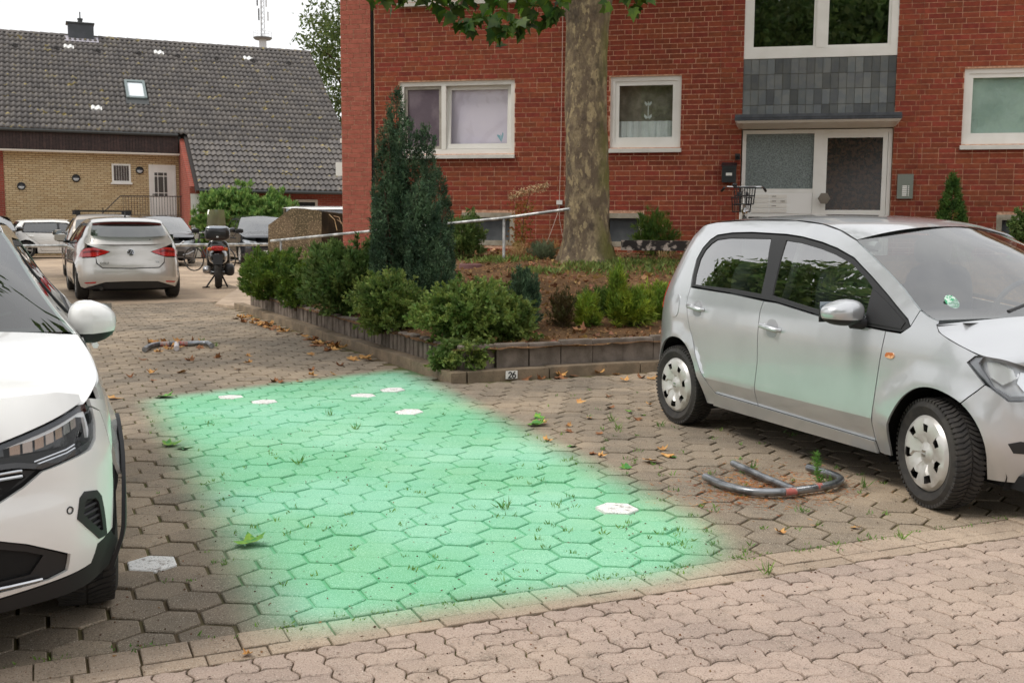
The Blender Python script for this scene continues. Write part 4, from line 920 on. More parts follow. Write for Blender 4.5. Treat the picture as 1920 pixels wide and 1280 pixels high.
n = 420; C0 = np.stack([rng.normal(.02, .10, n), rng.normal(0, .08, n), rng.random(n) * tp_.z * .8], 1); leaf_cloud('leaves', C0, rng.normal(size=(n, 3)) + np.array([0, 0, .3]), .06, .028, leafmat('autumn_stem', srgb(128, 120, 52), srgb(160, 104, 56)), rng.random(n), hyd)

# ------------------------------------------------------------------ plane trees
LOBE = [(0, 0), (.20, -.06), (.46, .02), (.36, .18), (.56, .42), (.30, .42), (.18, .62), (0, 1.0), (-.18, .62), (-.30, .42), (-.56, .42), (-.36, .18), (-.46, .02), (-.20, -.06)]
def lobed(name, C, D, size, m, rnd, parent=None, curl=.18):
    n = len(C); D = unit(D); R = unit(np.cross(D, rng.normal(size=(n, 3)))); Nn = np.cross(R, D); S = np.broadcast_to(np.asarray(size, float).reshape(-1, 1), (n, 1))
    k = len(LOBE); V = np.stack([C + (R * p[0] + D * p[1] + Nn * (curl * (abs(p[0]) ** 1.5 - .3 * p[1] ** 2))) * S for p in LOBE], 1)
    Fc = (np.arange(n) * k)[:, None] + np.arange(k)[None, :]; return np_mesh(name, V.reshape(-1, 3), Fc, m, rnd, parent)
PLEAF = leafmat('plane_leaf', srgb(80, 108, 34), srgb(46, 76, 26), var=.5, trans=.4)
BARK = bpy.data.materials.new('plane_bark'); BARK.use_nodes = True; MATS['plane_bark'] = BARK; t = NT(BARK)
o = t.n('ShaderNodeOutputMaterial'); p = t.n('ShaderNodeBsdfPrincipled'); t.l(p.outputs[0], o.inputs[0]); oc = t.n('ShaderNodeTexCoord').outputs['Object']
mpn = t.n('ShaderNodeMapping'); mpn.inputs['Scale'].default_value = (1, 1, .5); t.l(oc, mpn.inputs[0]); v_ = mpn.outputs[0]
c = t.mix(t.ramp(t.noise(v_, 7.5, 6, .62), .44, .60), srgb(106, 91, 74), srgb(140, 124, 97)); c = t.mix(t.ramp(t.noise(v_, 12, 4, .6), .55, .62, 0, .8), c, srgb(172, 154, 118)); c = t.mix(t.ramp(t.noise(v_, 5.2, 6, .65), .54, .66, 0, .85), c, srgb(80, 69, 58)); c = t.mix(t.ramp(t.noise(v_, 26, 5, .65), .56, .70, 0, .7), c, srgb(72, 62, 54))
sx = t.n('ShaderNodeSeparateXYZ'); t.l(oc, sx.inputs[0]); c = t.mix(t.math('MULTIPLY', t.ramp(sx.outputs[0], .05, .33), t.ramp(t.noise(v_, 3.5, 4), .38, .6, 0, .8)), c, srgb(104, 104, 42))   # algae on one flank
t.l(c, p.inputs['Base Color']); p.inputs['Roughness'].default_value = .9; b_n = t.n('ShaderNodeBump'); b_n.inputs['Strength'].default_value = 1.0; b_n.inputs['Distance'].default_value = .035; t.l(t.noise(v_, 16, 5, .6), b_n.inputs['Height']); t.l(b_n.outputs[0], p.inputs['Normal'])
tb = Vector(gz(1098, 490, 16.3)); tz = ypt(1098, 492, 16.3).z - .06
ptree = empty('plane_tree', (tb.x, tb.y, tz), 0, 'stout plane tree with mottled peeling bark in the front garden', 'tree')
prof = [(0, -.25, .52, 0), (0, 0.0, .42, 0), (.0, .16, .38, 0), (.0, .4, .352, 0), (0.0, .9, .332, 0), (-.01, 1.6, .318, 0), (-.015, 2.4, .308, 0), (-.02, 3.1, .308, 0), (-.02, 3.6, .315, 0), (0, 4.2, .37, 0), (.02, 5.0, .36, 0), (.05, 7.5, .25, 0)]
nn_ = 44; pts = []
for i in range(len(prof) * 4 - 3):
    f_ = i / 4; k = min(int(f_), len(prof) - 2); u = f_ - k; a, b = prof[k], prof[k + 1]; cx = a[0] + (b[0] - a[0]) * u; z = a[1] + (b[1] - a[1]) * u; r = a[2] + (b[2] - a[2]) * u
    fl = max(0, .7 - z) ** 2 * .30
    pts.append([(cx + (r + fl * (.5 + .5 * math.sin(5 * an + 1.2)) + .012 * math.sin(3 * an + z * 1.7) + .008 * math.sin(7 * an - z * 3) + .006 * random.gauss(0, 1)) * math.cos(an), (r + fl * (.5 + .5 * math.sin(5 * an + 1.2)) + .012 * math.sin(3 * an + z * 1.7)) * math.sin(an), z) for an in [2 * math.pi * j / nn_ for j in range(nn_ + 1)]])
MB().grid(pts).build('trunk', BARK, ptree, smooth=80)
# limbs and crown; a low branch hangs into the picture on the left
def local(x, y, Y): return Vector(wpt(x, y, Y)) - ptree.location
tipL = local(862, 45, 15.2); q = MB(); limbs = [[(0, 0, 4.7), (-.9, -.4, 5.1), (tipL.x * .75, -.9, 5.0), (tipL.x, tipL.y, tipL.z + .25)], [(0, 0, 4.9), (.7, -.5, 5.6), (1.9, -1.2, 6.2), (2.8, -1.6, 6.3)], [(0, 0, 5.2), (-1.2, .2, 6.4), (-3.0, -.4, 7.2)], [(0, 0, 5.6), (1.0, .4, 7.0), (2.6, .5, 8.2)], [(0.02, 0, 5.4), (.1, -1.2, 6.8), (.2, -2.6, 7.8)], [(.03, 0, 6.5), (0, .2, 8.5), (.2, .2, 10.2)], [(0, 0, 5.0), (-.3, .9, 6.3), (-.8, 1.2, 7.6)]]
for l in limbs: q.tube(l, [.13, .09, .05, .025][:len(l)] if len(l) == 4 else [.16, .10, .05], 8)
q.build('limbs', BARK, ptree, smooth=60)
lv, ld, lr = [], [], []
def sprig(p, n, s, r=.16):
    c = rng.random()
    for _ in range(n): lv.append(np.array(p) + rng.normal(size=3) * r * np.array([1, 1, .7])); ld.append(np.array([rng.normal(0, .6), rng.normal(0, .6), -.9 + rng.normal(0, .5)])); lr.append(min(.999, c * .4 + .6 * rng.random()))
for x, y in ((862, 40), (880, 52), (905, 55), (930, 60), (955, 52), (975, 50), (990, 42), (900, 25), (870, 18), (940, 25), (980, 20), (1010, 28), (1035, 25), (1045, 10), (1000, 5), (1040, 35), (920, 38), (960, 36), (890, 38), (850, 8), (930, 5)): sprig(local(x, y - 6, 15.2 + rng.normal(0, .15)), 5, .2, .10)
for x, y in ((712, -6), (735, -2), (755, -4), (775, -8), (795, -14), (820, -16), (1170, 2), (1190, 6), (1160, -8), (1205, -6), (1055, -10), (880, -10), (960, -12), (1010, -12)): sprig(local(x, y, 15.2 + rng.normal(0, .2)), 4, .2, .10)
for _ in range(420):
    d = unit(rng.normal(size=(1, 3)))[0]; p_ = d * np.array([3.6, 3.0, 2.9]) * (.45 + .55 * rng.random()) + np.array([.1, -.3, 8.3]); sprig(p_, 8, .2, .32)
lv, ld, lr = map(np.array, (lv, ld, lr)); lobed('crown', lv, ld, .15 + .09 * rng.random(len(lv)), PLEAF, lr, ptree)

def far_tree(name, label, base, h, rad, ncl, per, leaf, m, trunk=.25):
    r_ = empty(name, base, 0, label, 'tree'); rx, ry, rz = rad
    q = MB().tube([(0, 0, 0), (.05, 0, h * .4), (0, .05, h * .75)], [trunk, trunk * .7, trunk * .3], 9)
    for k in range(7): a = k * .9; q.tube([(0, 0, h * (.3 + .05 * k)), (math.cos(a) * rx * .4, math.sin(a) * ry * .4, h * (.45 + .05 * k)), (math.cos(a) * rx * .8, math.sin(a) * ry * .8, h * (.52 + .05 * k))], [trunk * .4, trunk * .25, .03], 6)
    q.build('trunk', BARKB, r_)
    d = unit(rng.normal(size=(ncl, 3))); cc = d * (.45 + .6 * rng.random((ncl, 1)) ** .7) * np.array([rx, ry, rz]) + np.array([0, 0, h - rz]); K = ncl * per; idx = np.repeat(np.arange(ncl), per)
    Cn = cc[idx] + rng.normal(size=(K, 3)) * np.array([.32, .32, .26]) * min(rad) * .35; rn = np.clip(rng.random(ncl)[idx] * .55 + .45 * rng.random(K), 0, .999)
    leaf_cloud('crown', Cn, rng.normal(size=(K, 3)) + np.array([0, 0, -.3]), leaf[0], leaf[1], m, rn, r_); return r_
GREENT = leafmat('leaf_far_tree', srgb(104, 118, 62), srgb(78, 96, 52))
b_ = ypt(672, 300, 58.0); far_tree('weeping_birch', 'airy tree seen between the tiled house and the red building', (b_.x, b_.y, 0), 15.0, (3.0, 2.5, 5.6), 330, 30, (.30, .12), GREENT)
# street trees on the far side of the road, mirrored in the window panes and car glass
for i, (x, y, h) in enumerate(((-9, -16, 11), (-1.5, -19, 13), (6.5, -17, 12), (14, -15, 12), (-17, -12, 10))):
    far_tree('street_tree', ('broad street tree far left behind the viewer', 'tall street tree opposite the car park', 'round street tree opposite the entrance', 'street tree opposite the right end of the red building', 'street tree at the left bend of the road')[i], (x, y, 0), h, (4.2, 3.6, 4.4), 260, 26, (.75, .42), GREENM, .3)

far_tree('street_tree', 'plane tree standing close behind the viewer', (-3.6, -6.5, 0), 12.0, (4.6, 4.0, 4.0), 300, 34, (.34, .22), GREENM, .35)
far_tree('street_tree', 'tree beyond the left edge of the car park', (-14.5, 18.0, 0), 11.5, (3.2, 3.2, 4.4), 300, 30, (.4, .22), GREENM, .28)
far_tree('street_tree', 'second tree beyond the left edge of the car park', (-20.5, 24.5, 0), 13.0, (3.6, 3.4, 3.9), 240, 30, (.45, .24), GREENM, .28)

far_tree('street_tree', 'tree overhanging the car park beyond the left picture edge', (-6.3, 10.3, 0), 11.5, (3.0, 2.6, 2.5), 300, 30, (.24, .15), GREENM, .3)
# ------------------------------------------------------------------ vehicles: shell maths
def interp_(z, pts):
    xs=[q[0] for q in pts]; ys=[q[1] for q in pts]
    return np.interp(z,xs,ys)
def smooth_interp(pts):
    xs=np.array([q[0] for q in pts],float); ys=np.array([q[1] for q in pts],float)
    # monotone cubic-ish (Catmull/Hermite with limited slopes)
    d=np.diff(ys)/np.diff(xs); m=np.zeros(len(xs)); m[0]=d[0]; m[-1]=d[-1]
    for i in range(1,len(xs)-1):
        m[i]=0 if d[i-1]*d[i]<=0 else 2*d[i-1]*d[i]/(d[i-1]+d[i])
    def fn(z):
        z=np.clip(np.asarray(z,float),xs[0],xs[-1]); i=np.clip(np.searchsorted(xs,z)-1,0,len(xs)-2)
        h=xs[i+1]-xs[i]; u=(z-xs[i])/h
        return ((1+2*u)*(1-u)**2)*ys[i]+u*(1-u)**2*h*m[i]+u*u*(3-2*u)*ys[i+1]+u*u*(u-1)*h*m[i+1]
    return fn
def catmull(P,n=24):
    P=np.array(P,float); Q=np.vstack([2*P[0]-P[1],P,2*P[-1]-P[-2]]); out=[]
    for i in range(1,len(Q)-2):
        p0,p1,p2,p3=Q[i-1:i+3]
        t0=0;t1=t0+np.linalg.norm(p1-p0)**.5;t2=t1+np.linalg.norm(p2-p1)**.5;t3=t2+np.linalg.norm(p3-p2)**.5
        for t in np.linspace(t1,t2,n,endpoint=False):
            A1=(t1-t)/(t1-t0)*p0+(t-t0)/(t1-t0)*p1;A2=(t2-t)/(t2-t1)*p1+(t-t1)/(t2-t1)*p2;A3=(t3-t)/(t3-t2)*p2+(t-t2)/(t3-t2)*p3
            B1=(t2-t)/(t2-t0)*A1+(t-t0)/(t2-t0)*A2;B2=(t3-t)/(t3-t1)*A2+(t-t1)/(t3-t1)*A3
            out.append((t2-t)/(t2-t1)*B1+(t-t1)/(t2-t1)*B2)
    out.append(P[-1]); return np.array(out)
class Wrap:
    """half body shell (left side, y>=0): plan outline from front centre to rear centre, vertical offset profiles"""
    def __init__(s,plan,side,front,rear,wheels=(),flare=(0,0,0)):
        # mirror first point tangents for smooth nose
        P=[(plan[1][0],-plan[1][1])]+list(plan)+[(plan[-2][0],-plan[-2][1])]
        C=catmull(P,30); k=30
        s.C=C[k:-k]; d=np.linalg.norm(np.diff(s.C,axis=0),axis=1); s.T=np.concatenate([[0],np.cumsum(d)])
        tg=np.gradient(s.C,s.T,axis=0); tg/=np.linalg.norm(tg,axis=1)[:,None]
        s.N=np.stack([-tg[:,1],tg[:,0]],1)*-1   # outward
        if s.N[len(s.N)//2][1]<0: s.N*=-1
        s.side,s.front,s.rear=map(smooth_interp,(side,front,rear)); s.wheels=wheels; s.fl=flare
        s.Tm=s.T[-1]
    def pt(s,t,z,d=0.0):
        t=np.asarray(t,float); z=np.asarray(z,float)
        cx=np.interp(t,s.T,s.C[:,0]);cy=np.interp(t,s.T,s.C[:,1]);nx=np.interp(t,s.T,s.N[:,0]);ny=np.interp(t,s.T,s.N[:,1])
        l=np.hypot(nx,ny);nx=nx/l;ny=ny/l
        wf=np.where(nx>0,nx*nx,0);wr=np.where(nx<0,nx*nx,0)
        off=ny*ny*s.side(z)+wf*s.front(z)+wr*s.rear(z)
        a,R,b=s.fl
        if a:
            for wx,wz in s.wheels:
                dw=np.hypot(cx-wx,z-wz); u=np.clip((R+b-dw)/(b*.35),0,1); off=off-a*u*u*(3-2*u)*ny*ny
        off=off+d
        return np.stack([cx-nx*off,cy-ny*off,z+0*cx],-1)
    def tx(s,x): # side: t for given x
        i=np.argsort(s.C[:,0]); return float(np.interp(x,s.C[i,0],s.T[i]))
    def tf(s,y): # front portion
        k=np.argmax(s.C[:,1]); return float(np.interp(y,s.C[:k+1,1],s.T[:k+1]))
    def tr(s,y):
        k=np.argmax(s.C[:,1]); return float(np.interp(-y,-s.C[k:,1],s.T[k:]))
# ------------------------------------------------------------------ car builder
RUB = mat('tyre_rubber', srgb(44, 42, 41), .8, noise=(18, .4, .6), col2=srgb(56, 53, 50), coords='obj', bump=(60, .2, .003))
PLB = mat('black_trim', srgb(36, 36, 38), .55, bump=(200, .2, .001), coords='obj')
GLB = mat('gloss_black', srgb(14, 14, 15), .08, spec=.6)
DARK = mat('car_inside_dark', srgb(18, 18, 19), .9)
CHR = mat('chrome', srgb(205, 206, 208), .12, metal=1.0)
HUBS = mat('hubcap_silver', srgb(206, 204, 201), .36, metal=.4, noise=(9, .45, .7), col2=srgb(184, 180, 174), coords='obj')
SEATM = mat('seat_cloth', srgb(70, 72, 74), .9); SEATL = mat('headrest_grey', srgb(120, 122, 124), .8)
REDL = mat('tail_lens', srgb(176, 22, 24), .12, coat=.8, noise=(30, .45, .55), col2=srgb(206, 44, 40), coords='obj')
CARG = glass('car_glass', (.60, .66, .64), .30); CARGD = glass('car_glass_dark', (.16, .19, .18), .16); LENS = glass('lamp_lens_clear', (.95, .96, .97), .03)
def paint(name, c, metal=.0, rough=.35, c2=None):
    return mat(name, c, rough, metal=metal, coat=1.0, noise=(3.0, .35, .65), col2=c2 or tuple(x * .96 for x in c), coords='obj')

def densify(poly, step):
    out = []
    for i in range(len(poly)):
        a, b = np.array(poly[i], float), np.array(poly[(i + 1) % len(poly)], float); n = max(1, int(np.ceil(np.linalg.norm(b - a) / step)))
        for k in range(n): out.append(tuple(a + (b - a) * k / n))
    return out
def rounded(poly, n=4, r=.02, keep=()):        # soften polygon corners
    out = []
    m = len(poly)
    for i in range(m):
        p0, p1, p2 = (np.array(poly[(i + k) % m], float) for k in (-1, 0, 1)); a = p0 - p1; b = p2 - p1; la, lb = np.linalg.norm(a), np.linalg.norm(b)
        if la < 1e-6 or lb < 1e-6: continue
        cs = np.dot(a, b) / la / lb
        if cs < -.94 or i in keep: out.append(tuple(p1)); continue
        rr = min(r, la * .45, lb * .45); q0 = p1 + a / la * rr; q2 = p1 + b / lb * rr
        for k in range(n + 1): t = k / n; out.append(tuple((1 - t) ** 2 * q0 + 2 * t * (1 - t) * p1 + t * t * q2))
    return out
def inset(poly, g):
    P = np.array(poly, float); ar = np.sum(P[:, 0] * np.roll(P[:, 1], -1) - np.roll(P[:, 0], -1) * P[:, 1])
    if ar < 0: P = P[::-1]
    out = []
    for i in range(len(P)):
        a = P[i] - P[i - 1]; b = P[(i + 1) % len(P)] - P[i]; na = np.array([-a[1], a[0]]) / max(np.linalg.norm(a), 1e-9); nb = np.array([-b[1], b[0]]) / max(np.linalg.norm(b), 1e-9)
        nv = na + nb; l = np.linalg.norm(nv); nv = nv / l if l > 1e-6 else na; out.append(tuple(P[i] + nv * g / max(.45, abs(np.dot(nv, na)))))
    return out
def inpoly(x, y, P):
    c = False; j = len(P) - 1
    for i in range(len(P)):
        if (P[i][1] > y) != (P[j][1] > y) and x < (P[j][0] - P[i][0]) * (y - P[i][1]) / (P[j][1] - P[i][1]) + P[i][0]: c = not c
        j = i
    return c
def tri2d(loops, step):
    verts, edges = [], []
    for L_ in loops:
        b = len(verts); n = len(L_); verts += [Vector(p) for p in L_]; edges += [(b + i, b + (i + 1) % n) for i in range(n)]
    xs = [v.x for v in verts]; ys = [v.y for v in verts]; BX = np.array(xs); BY = np.array(ys); pad = step * .45
    y = min(ys) + step / 2; k = 0
    while y < max(ys):
        x = min(xs) + step * (.25 if k % 2 else .5)
        while x < max(xs):
            if np.min((BX - x) ** 2 + (BY - y) ** 2) > pad * pad and inpoly(x, y, loops[0]) and not any(inpoly(x, y, h) for h in loops[1:]): verts.append(Vector((x, y)))
            x += step
        y += step * .87; k += 1
    r = mgeo.delaunay_2d_cdt(verts, edges, [], 0, 1e-6)
    V, Fc = r[0], r[2]; out = []
    for f_ in Fc:
        cx = sum(V[i].x for i in f_) / 3; cy = sum(V[i].y for i in f_) / 3
        if inpoly(cx, cy, loops[0]) and not any(inpoly(cx, cy, h) for h in loops[1:]): out.append(tuple(f_))
    return [(v.x, v.y) for v in V], out

class Car:
    def __init__(s, W, root, sc): s.W, s.root, s.sc = W, root, sc
    def sx(s, pts): return [(s.W.tx(x), z) for x, z in pts]                 # side polygon given by x, z
    def panel(s, name, poly, m, holes=(), gap=.003, step=.06, d=0.0, flange=.014, parent=None, side=1, smooth=38, label=None, fn=None):
        def snap(L_): return [((s.W.Tm + .002) if t_ > s.W.Tm - .008 else (-.002 if t_ < .008 else t_), z_) for t_, z_ in L_]
        loop = densify(snap(inset(poly, gap)), step); hl = [densify(inset(h, -gap), step) for h in holes]
        V, Fc = tri2d([loop] + hl, step); V = np.array(V); P = s.W.pt(V[:, 0], V[:, 1], d)
        if fn is not None: P = fn(P)
        q = MB(); flip = side > 0
        # orientation: wrap (t, z): outward = dz x dt on the left side
        def put(P_, F_):
            P2 = np.array(P_) * s.sc; P2[:, 1] *= side
            q.add(P2, [tuple(f_) if side > 0 else tuple(f_[::-1]) for f_ in F_])
        put(P, Fc)
        if flange:
            for lp in [loop] + hl:
                L_ = np.array(lp); A = s.W.pt(L_[:, 0], L_[:, 1], d); B = s.W.pt(L_[:, 0], L_[:, 1], d + flange)
                if fn is not None: A, B = fn(A), fn(B)
                n = len(lp); put(np.concatenate([A, B]), [(i, n + i, n + (i + 1) % n, (i + 1) % n) for i in range(n)])
        return q.build(name, m, parent or s.root, smooth=smooth, label=label)
    def both(s, name, poly, m, **k): return [s.panel(name, poly, m, side=sd_, **k) for sd_ in (1, -1)]
    def patch(s, name, centre, edge, m, nv=14, pw=2.4, sub=10, d=0.0, parent=None, smooth=40, vmax=1.0, edge3=None, label=None, lift=0.0):
        """skin between the centre line (x, z) and the shell edge (x, z) on both sides"""
        C_ = catmull(np.array(centre, float), sub)
        if edge3 is None:
            e = catmull(np.array(edge, float), sub); E_ = s.W.pt(np.array([s.W.tx(x) for x, z in e]), e[:, 1], d)
        else: E_ = catmull(np.array(edge3, float), sub)
        u = np.linspace(0, 1, max(len(C_), 12))
        def res_(A):
            l = np.concatenate([[0], np.cumsum(np.linalg.norm(np.diff(A, axis=0), axis=1))]); l /= l[-1]; return np.stack([np.interp(u, l, A[:, k]) for k in range(A.shape[1])], 1)
        C_ = res_(C_); E_ = res_(E_); vv_ = np.linspace(-vmax, vmax, 2 * nv + 1); P = []
        for i in range(len(u)):
            row_ = []
            for v in vv_:
                a = abs(v); y = E_[i, 1] * a * (1 if v > 0 else -1); f_ = a ** pw
                row_.append(((C_[i, 0] + (E_[i, 0] - C_[i, 0]) * f_) * s.sc, y * s.sc, (C_[i, 1] + (E_[i, 2] - C_[i, 1]) * f_ + lift) * s.sc))
            P.append(row_)
        return MB().grid(P).build(name, m, parent or s.root, smooth=smooth, label=label)

def tyre(R, Wd, rim, tread=True):
    q = MB(); h = Wd / 2
    q.lathe([(rim, -h * .80), (rim + .02, -h * .95), ((R + rim) / 2, -h * 1.06), (R - .03, -h * .98), (R - .008, -h * .80), (R - .006, 0), (R - .008, h * .80), (R - .03, h * .98), ((R + rim) / 2, h * 1.06), (rim + .02, h * .95), (rim, h * .80), (rim - .02, 0), (rim, -h * .8)], 48, axis='y')
    if tread:
        n = 64
        for k in range(n):
            a = 2 * math.pi * k / n; da = 2 * math.pi / n * .62
            for sgn in (-1, 1):
                vs_ = []
                for (yy, sh) in ((.04, .0), (.45, .45), (.96, .62)):
                    for (aa) in (0, da):
                        an = a + aa + sh * .16 * 1.0
                        for r in (R - .012 - (.012 if yy > .9 else 0), R - (.007 if yy > .9 else 0)): vs_.append((r * math.cos(an), sgn * yy * h * .98, r * math.sin(an)))
                fs_ = []
                for b in (0, 4): fs_ += [(b + 1, b + 3, b + 7, b + 5), (b, b + 1, b + 5, b + 4), (b + 2, b + 6, b + 7, b + 3)]
                fs_.append((8, 9, 11, 10)); q.add(vs_, fs_)
    return q.mesh('tyre', RUB, 40)
def capmesh(R, style, m):
    """wheel face in the local xz plane, outside towards +y"""
    q = MB()
    if style == 'cap7':
        n = 70; rr = [0, .16, .22, .30, .48, .60, .80, .93, 1.0]; yy = [.012, .012, .004, .0, .014, .020, .022, .014, -.004]
        P = [[(R * r * math.sin(2 * math.pi * (k + (2.2 if r > .5 else 0)) / n), y + (.011 * (((k + 5) % 10) / 10 - .5) if .4 < r < .9 else 0), R * r * math.cos(2 * math.pi * (k + (2.2 if r > .5 else 0)) / n)) for k in range(n + 1)] for r, y in zip(rr, yy)]
        base = len(q.v); q.v += [p for row_ in P for p in row_]
        for i in range(len(rr) - 1):
            for k in range(n):
                if i == 5 and (k % 10) in (1, 2, 3, 4): 
                    continue
                q.f.append((base + i * (n + 1) + k, base + i * (n + 1) + k + 1, base + (i + 1) * (n + 1) + k + 1, base + (i + 1) * (n + 1) + k)); q.m.append(0); q.r.append(0)
        # side walls of the windows
        for w_ in range(7):
            for i, ks in ((5, (1, 5)), ):
                for k in ks:
                    a, b = P[i][w_ * 10 + k], P[i + 1][w_ * 10 + k]; q.add([a, b, (b[0], b[1] - .03, b[2]), (a[0], a[1] - .03, a[2])], [(0, 1, 2, 3), (3, 2, 1, 0)])
    else:                                     # alloy with n double spokes
        n = int(style[5:]); q.lathe([(R, -.02), (R * .99, .006), (R * .93, .004), (R * .90, -.03)], 48, axis='y')
        q.lathe([(0, .012), (R * .15, .012), (R * .2, 0), (R * .2, -.03)], 24, axis='y')
        for k in range(n):
            for off in (-.16, .16):
                a = 2 * math.pi * k / n; d = Vector((math.sin(a + off * .3), 0, math.cos(a + off * .3))); d2 = Vector((math.sin(a + off), 0, math.cos(a + off))); t_ = Vector((d.z, 0, -d.x)); w_ = R * .055
                A, B = d * R * .16, d2 * R * .93
                q.add([A - t_ * w_ * 1.3 + Vector((0, .006, 0)), A + t_ * w_ * 1.3 + Vector((0, .006, 0)), B + t_ * w_ + Vector((0, .0, 0)), B - t_ * w_, A - t_ * w_ * 1.5 - Vector((0, .03, 0)), A + t_ * w_ * 1.5 - Vector((0, .03, 0)), B + t_ * w_ * 1.2 - Vector((0, .03, 0)), B - t_ * w_ * 1.2 - Vector((0, .03, 0))], [(0, 1, 2, 3), (0, 3, 7, 4), (1, 5, 6, 2)])
    return q.mesh('wheel_face', m, 35)
def add_wheels(car, xs, ys, R, Wd, rim, style, m, steer=0.0, tread=True, emblem=False):
    s = car.sc; tm_ = tyre(R * s, Wd * s, rim * s, tread); cm = capmesh(rim * s * .99, style, m); bk = MB().lathe([(0, -.035), (rim * s, -.035), (rim * s, -.06)], 32, axis='y').mesh('brake_disc', DARK)
    for i, x in enumerate(xs):
        for sd_ in (1, -1):
            wo = empty('wheel', (x * s, sd_ * (ys - Wd / 2) * s, R * s), (0 if sd_ > 0 else math.pi) + (steer if i == 0 else 0), parent=car.root)
            o = bpy.data.objects.new('tyre', tm_); link(o, wo); o.rotation_euler = (0, random.random() * 6, 0)
            o = bpy.data.objects.new('rim', cm); link(o, wo); o.location = (0, Wd / 2 * s * .86, 0); o.rotation_euler = (0, .35 + i * .5, 0)
            o = bpy.data.objects.new('brake_disc', bk); link(o, wo); o.location = (0, Wd / 2 * s * .86, 0)
            if emblem:
                e = MB(); e.box((-.016, 0, .004), (.016, .004, .016)); e.box((-.016, 0, -.016), (.016, .004, -.004)); e.build('emblem', CHR, wo, loc=(0, Wd / 2 * s * .86 + .012, 0))
def super_grid(c, r, e=.55, n=22, m_=14, half=None):
    """rounded box surface points"""
    f_ = lambda w, p: math.copysign(abs(w) ** p, w)
    P = []
    for i in range(m_ + 1):
        a = -math.pi / 2 + math.pi * i / m_
        P.append([(c[0] + r[0] * f_(math.cos(a), e) * f_(math.cos(b), e), c[1] + r[1] * f_(math.cos(a), e) * f_(math.sin(b), e), c[2] + r[2] * f_(math.sin(a), e)) for b in [2 * math.pi * k / n for k in range(n + 1)]])
    return P
def add_mirrors(car, x, y, z, size, m, arm=True, sides=(1, -1)):
    s = car.sc; dx, dy, dz = size
    for sd_ in sides:
        P = np.array(super_grid((0, 0, 0), (dx, dy, dz), .78)); P[..., 2] *= 1 - .18 * np.clip(P[..., 1] / dy, 0, 1); P[..., 0] *= np.where(P[..., 0] < 0, .45, 1.0); P[..., 2] *= 1 - .25 * (P[..., 1] * 1 / dy + 1) / 2 * (P[..., 2] > 0)
        q = MB(); k = 5; q.grid((P[k:] * np.array([1, sd_, 1]) + np.array([x, sd_ * y, z])) * s); mo = q.build('mirror', m, car.root, smooth=60)
        q = MB(); q.grid((P[:k + 1] * np.array([1, sd_, 1]) + np.array([x, sd_ * y, z])) * s); q.build('mirror_base', PLB, mo, smooth=60)
        q = MB(); q.box(((x - dx * .47) * s, sd_ * (y - dy * .85) * s if sd_ > 0 else sd_ * (y + dy * .85) * s, (z - dz * .75) * s), ((x - dx * .40) * s, sd_ * (y + dy * .85) * s if sd_ > 0 else sd_ * (y - dy * .85) * s, (z + dz * .7) * s)); q.build('mirror_glass', mat('mirror_glass', srgb(150, 158, 162), .03, metal=.9), mo)
        q = MB(); q.tube([((x + .01) * s, sd_ * (y - dy * .5) * s, (z - dz * .75) * s), ((x + .05) * s, sd_ * (y - dy * 1.5) * s, (z - dz * 1.0) * s), ((x + .07) * s, sd_ * (y - dy * 2.1) * s, (z - dz * 1.0) * s)], [.035 * s, .03 * s, .04 * s], 8); q.build('mirror_arm', PLB, mo, smooth=60)
def shell(car, z0, z1, wheels, Ra, d=.022, m=None, zf=.70):
    """dark inner body behind the panel gaps, open at the wheel arches, plus arch liners and floor"""
    W = car.W; ts = np.linspace(0, W.Tm, 130); zs = np.linspace(z0, z1, 22); T, Z = np.meshgrid(ts, zs); P = W.pt(T, Z, d); q = MB(); nt_ = len(ts)
    for sd_ in (1, -1):
        b = len(q.v); Q = P.reshape(-1, 3) * car.sc; Q = Q * np.array([1, sd_, 1]); q.v += [tuple(v) for v in Q]
        for i in range(len(zs) - 1):
            for j in range(nt_ - 1):
                x, z = P[i, j, 0], (zs[i] + zs[i + 1]) / 2
                if (z > zf and x > wheels[0][0] - .1) or (z > zf + .12 and x < wheels[1][0] - .25) or P[i, j, 1] > .5 and any((x - wx) ** 2 + (z - wz) ** 2 < (Ra + .03) ** 2 for wx, wz in wheels): continue
                q.f.append((b + i * nt_ + j, b + i * nt_ + j + 1, b + (i + 1) * nt_ + j + 1, b + (i + 1) * nt_ + j)); q.m.append(0); q.r.append(0)
    yw = float(W.C[:, 1].max())
    for wx, wz in wheels:
        for sd_ in (1, -1):
            P2 = [[((wx + (Ra + .02) * math.cos(a)) * car.sc, sd_ * (float(W.pt(W.tx(wx + (Ra + .02) * math.cos(a)), max(.2, wz + (Ra + .02) * math.sin(a)), y)[1])) * car.sc, max(.16, wz + (Ra + .02) * math.sin(a)) * car.sc) for a in np.linspace(-.35, math.pi + .35, 20)] for y in (.02, .30)]
            q.grid(P2); q.add([p for p in P2[1]], [tuple(range(20))])
    xs = [wx for wx, _ in wheels]; q.box(((min(xs) - .5) * car.sc, -.62 * car.sc, .17 * car.sc), ((max(xs) + .45) * car.sc, .62 * car.sc, .24 * car.sc))
    q.box(((min(xs) + Ra + .05) * car.sc, -(yw - .1) * car.sc, .2 * car.sc), ((max(xs) - Ra - .05) * car.sc, (yw - .1) * car.sc, .28 * car.sc))
    return q.build('underbody', m or DARK, car.root)
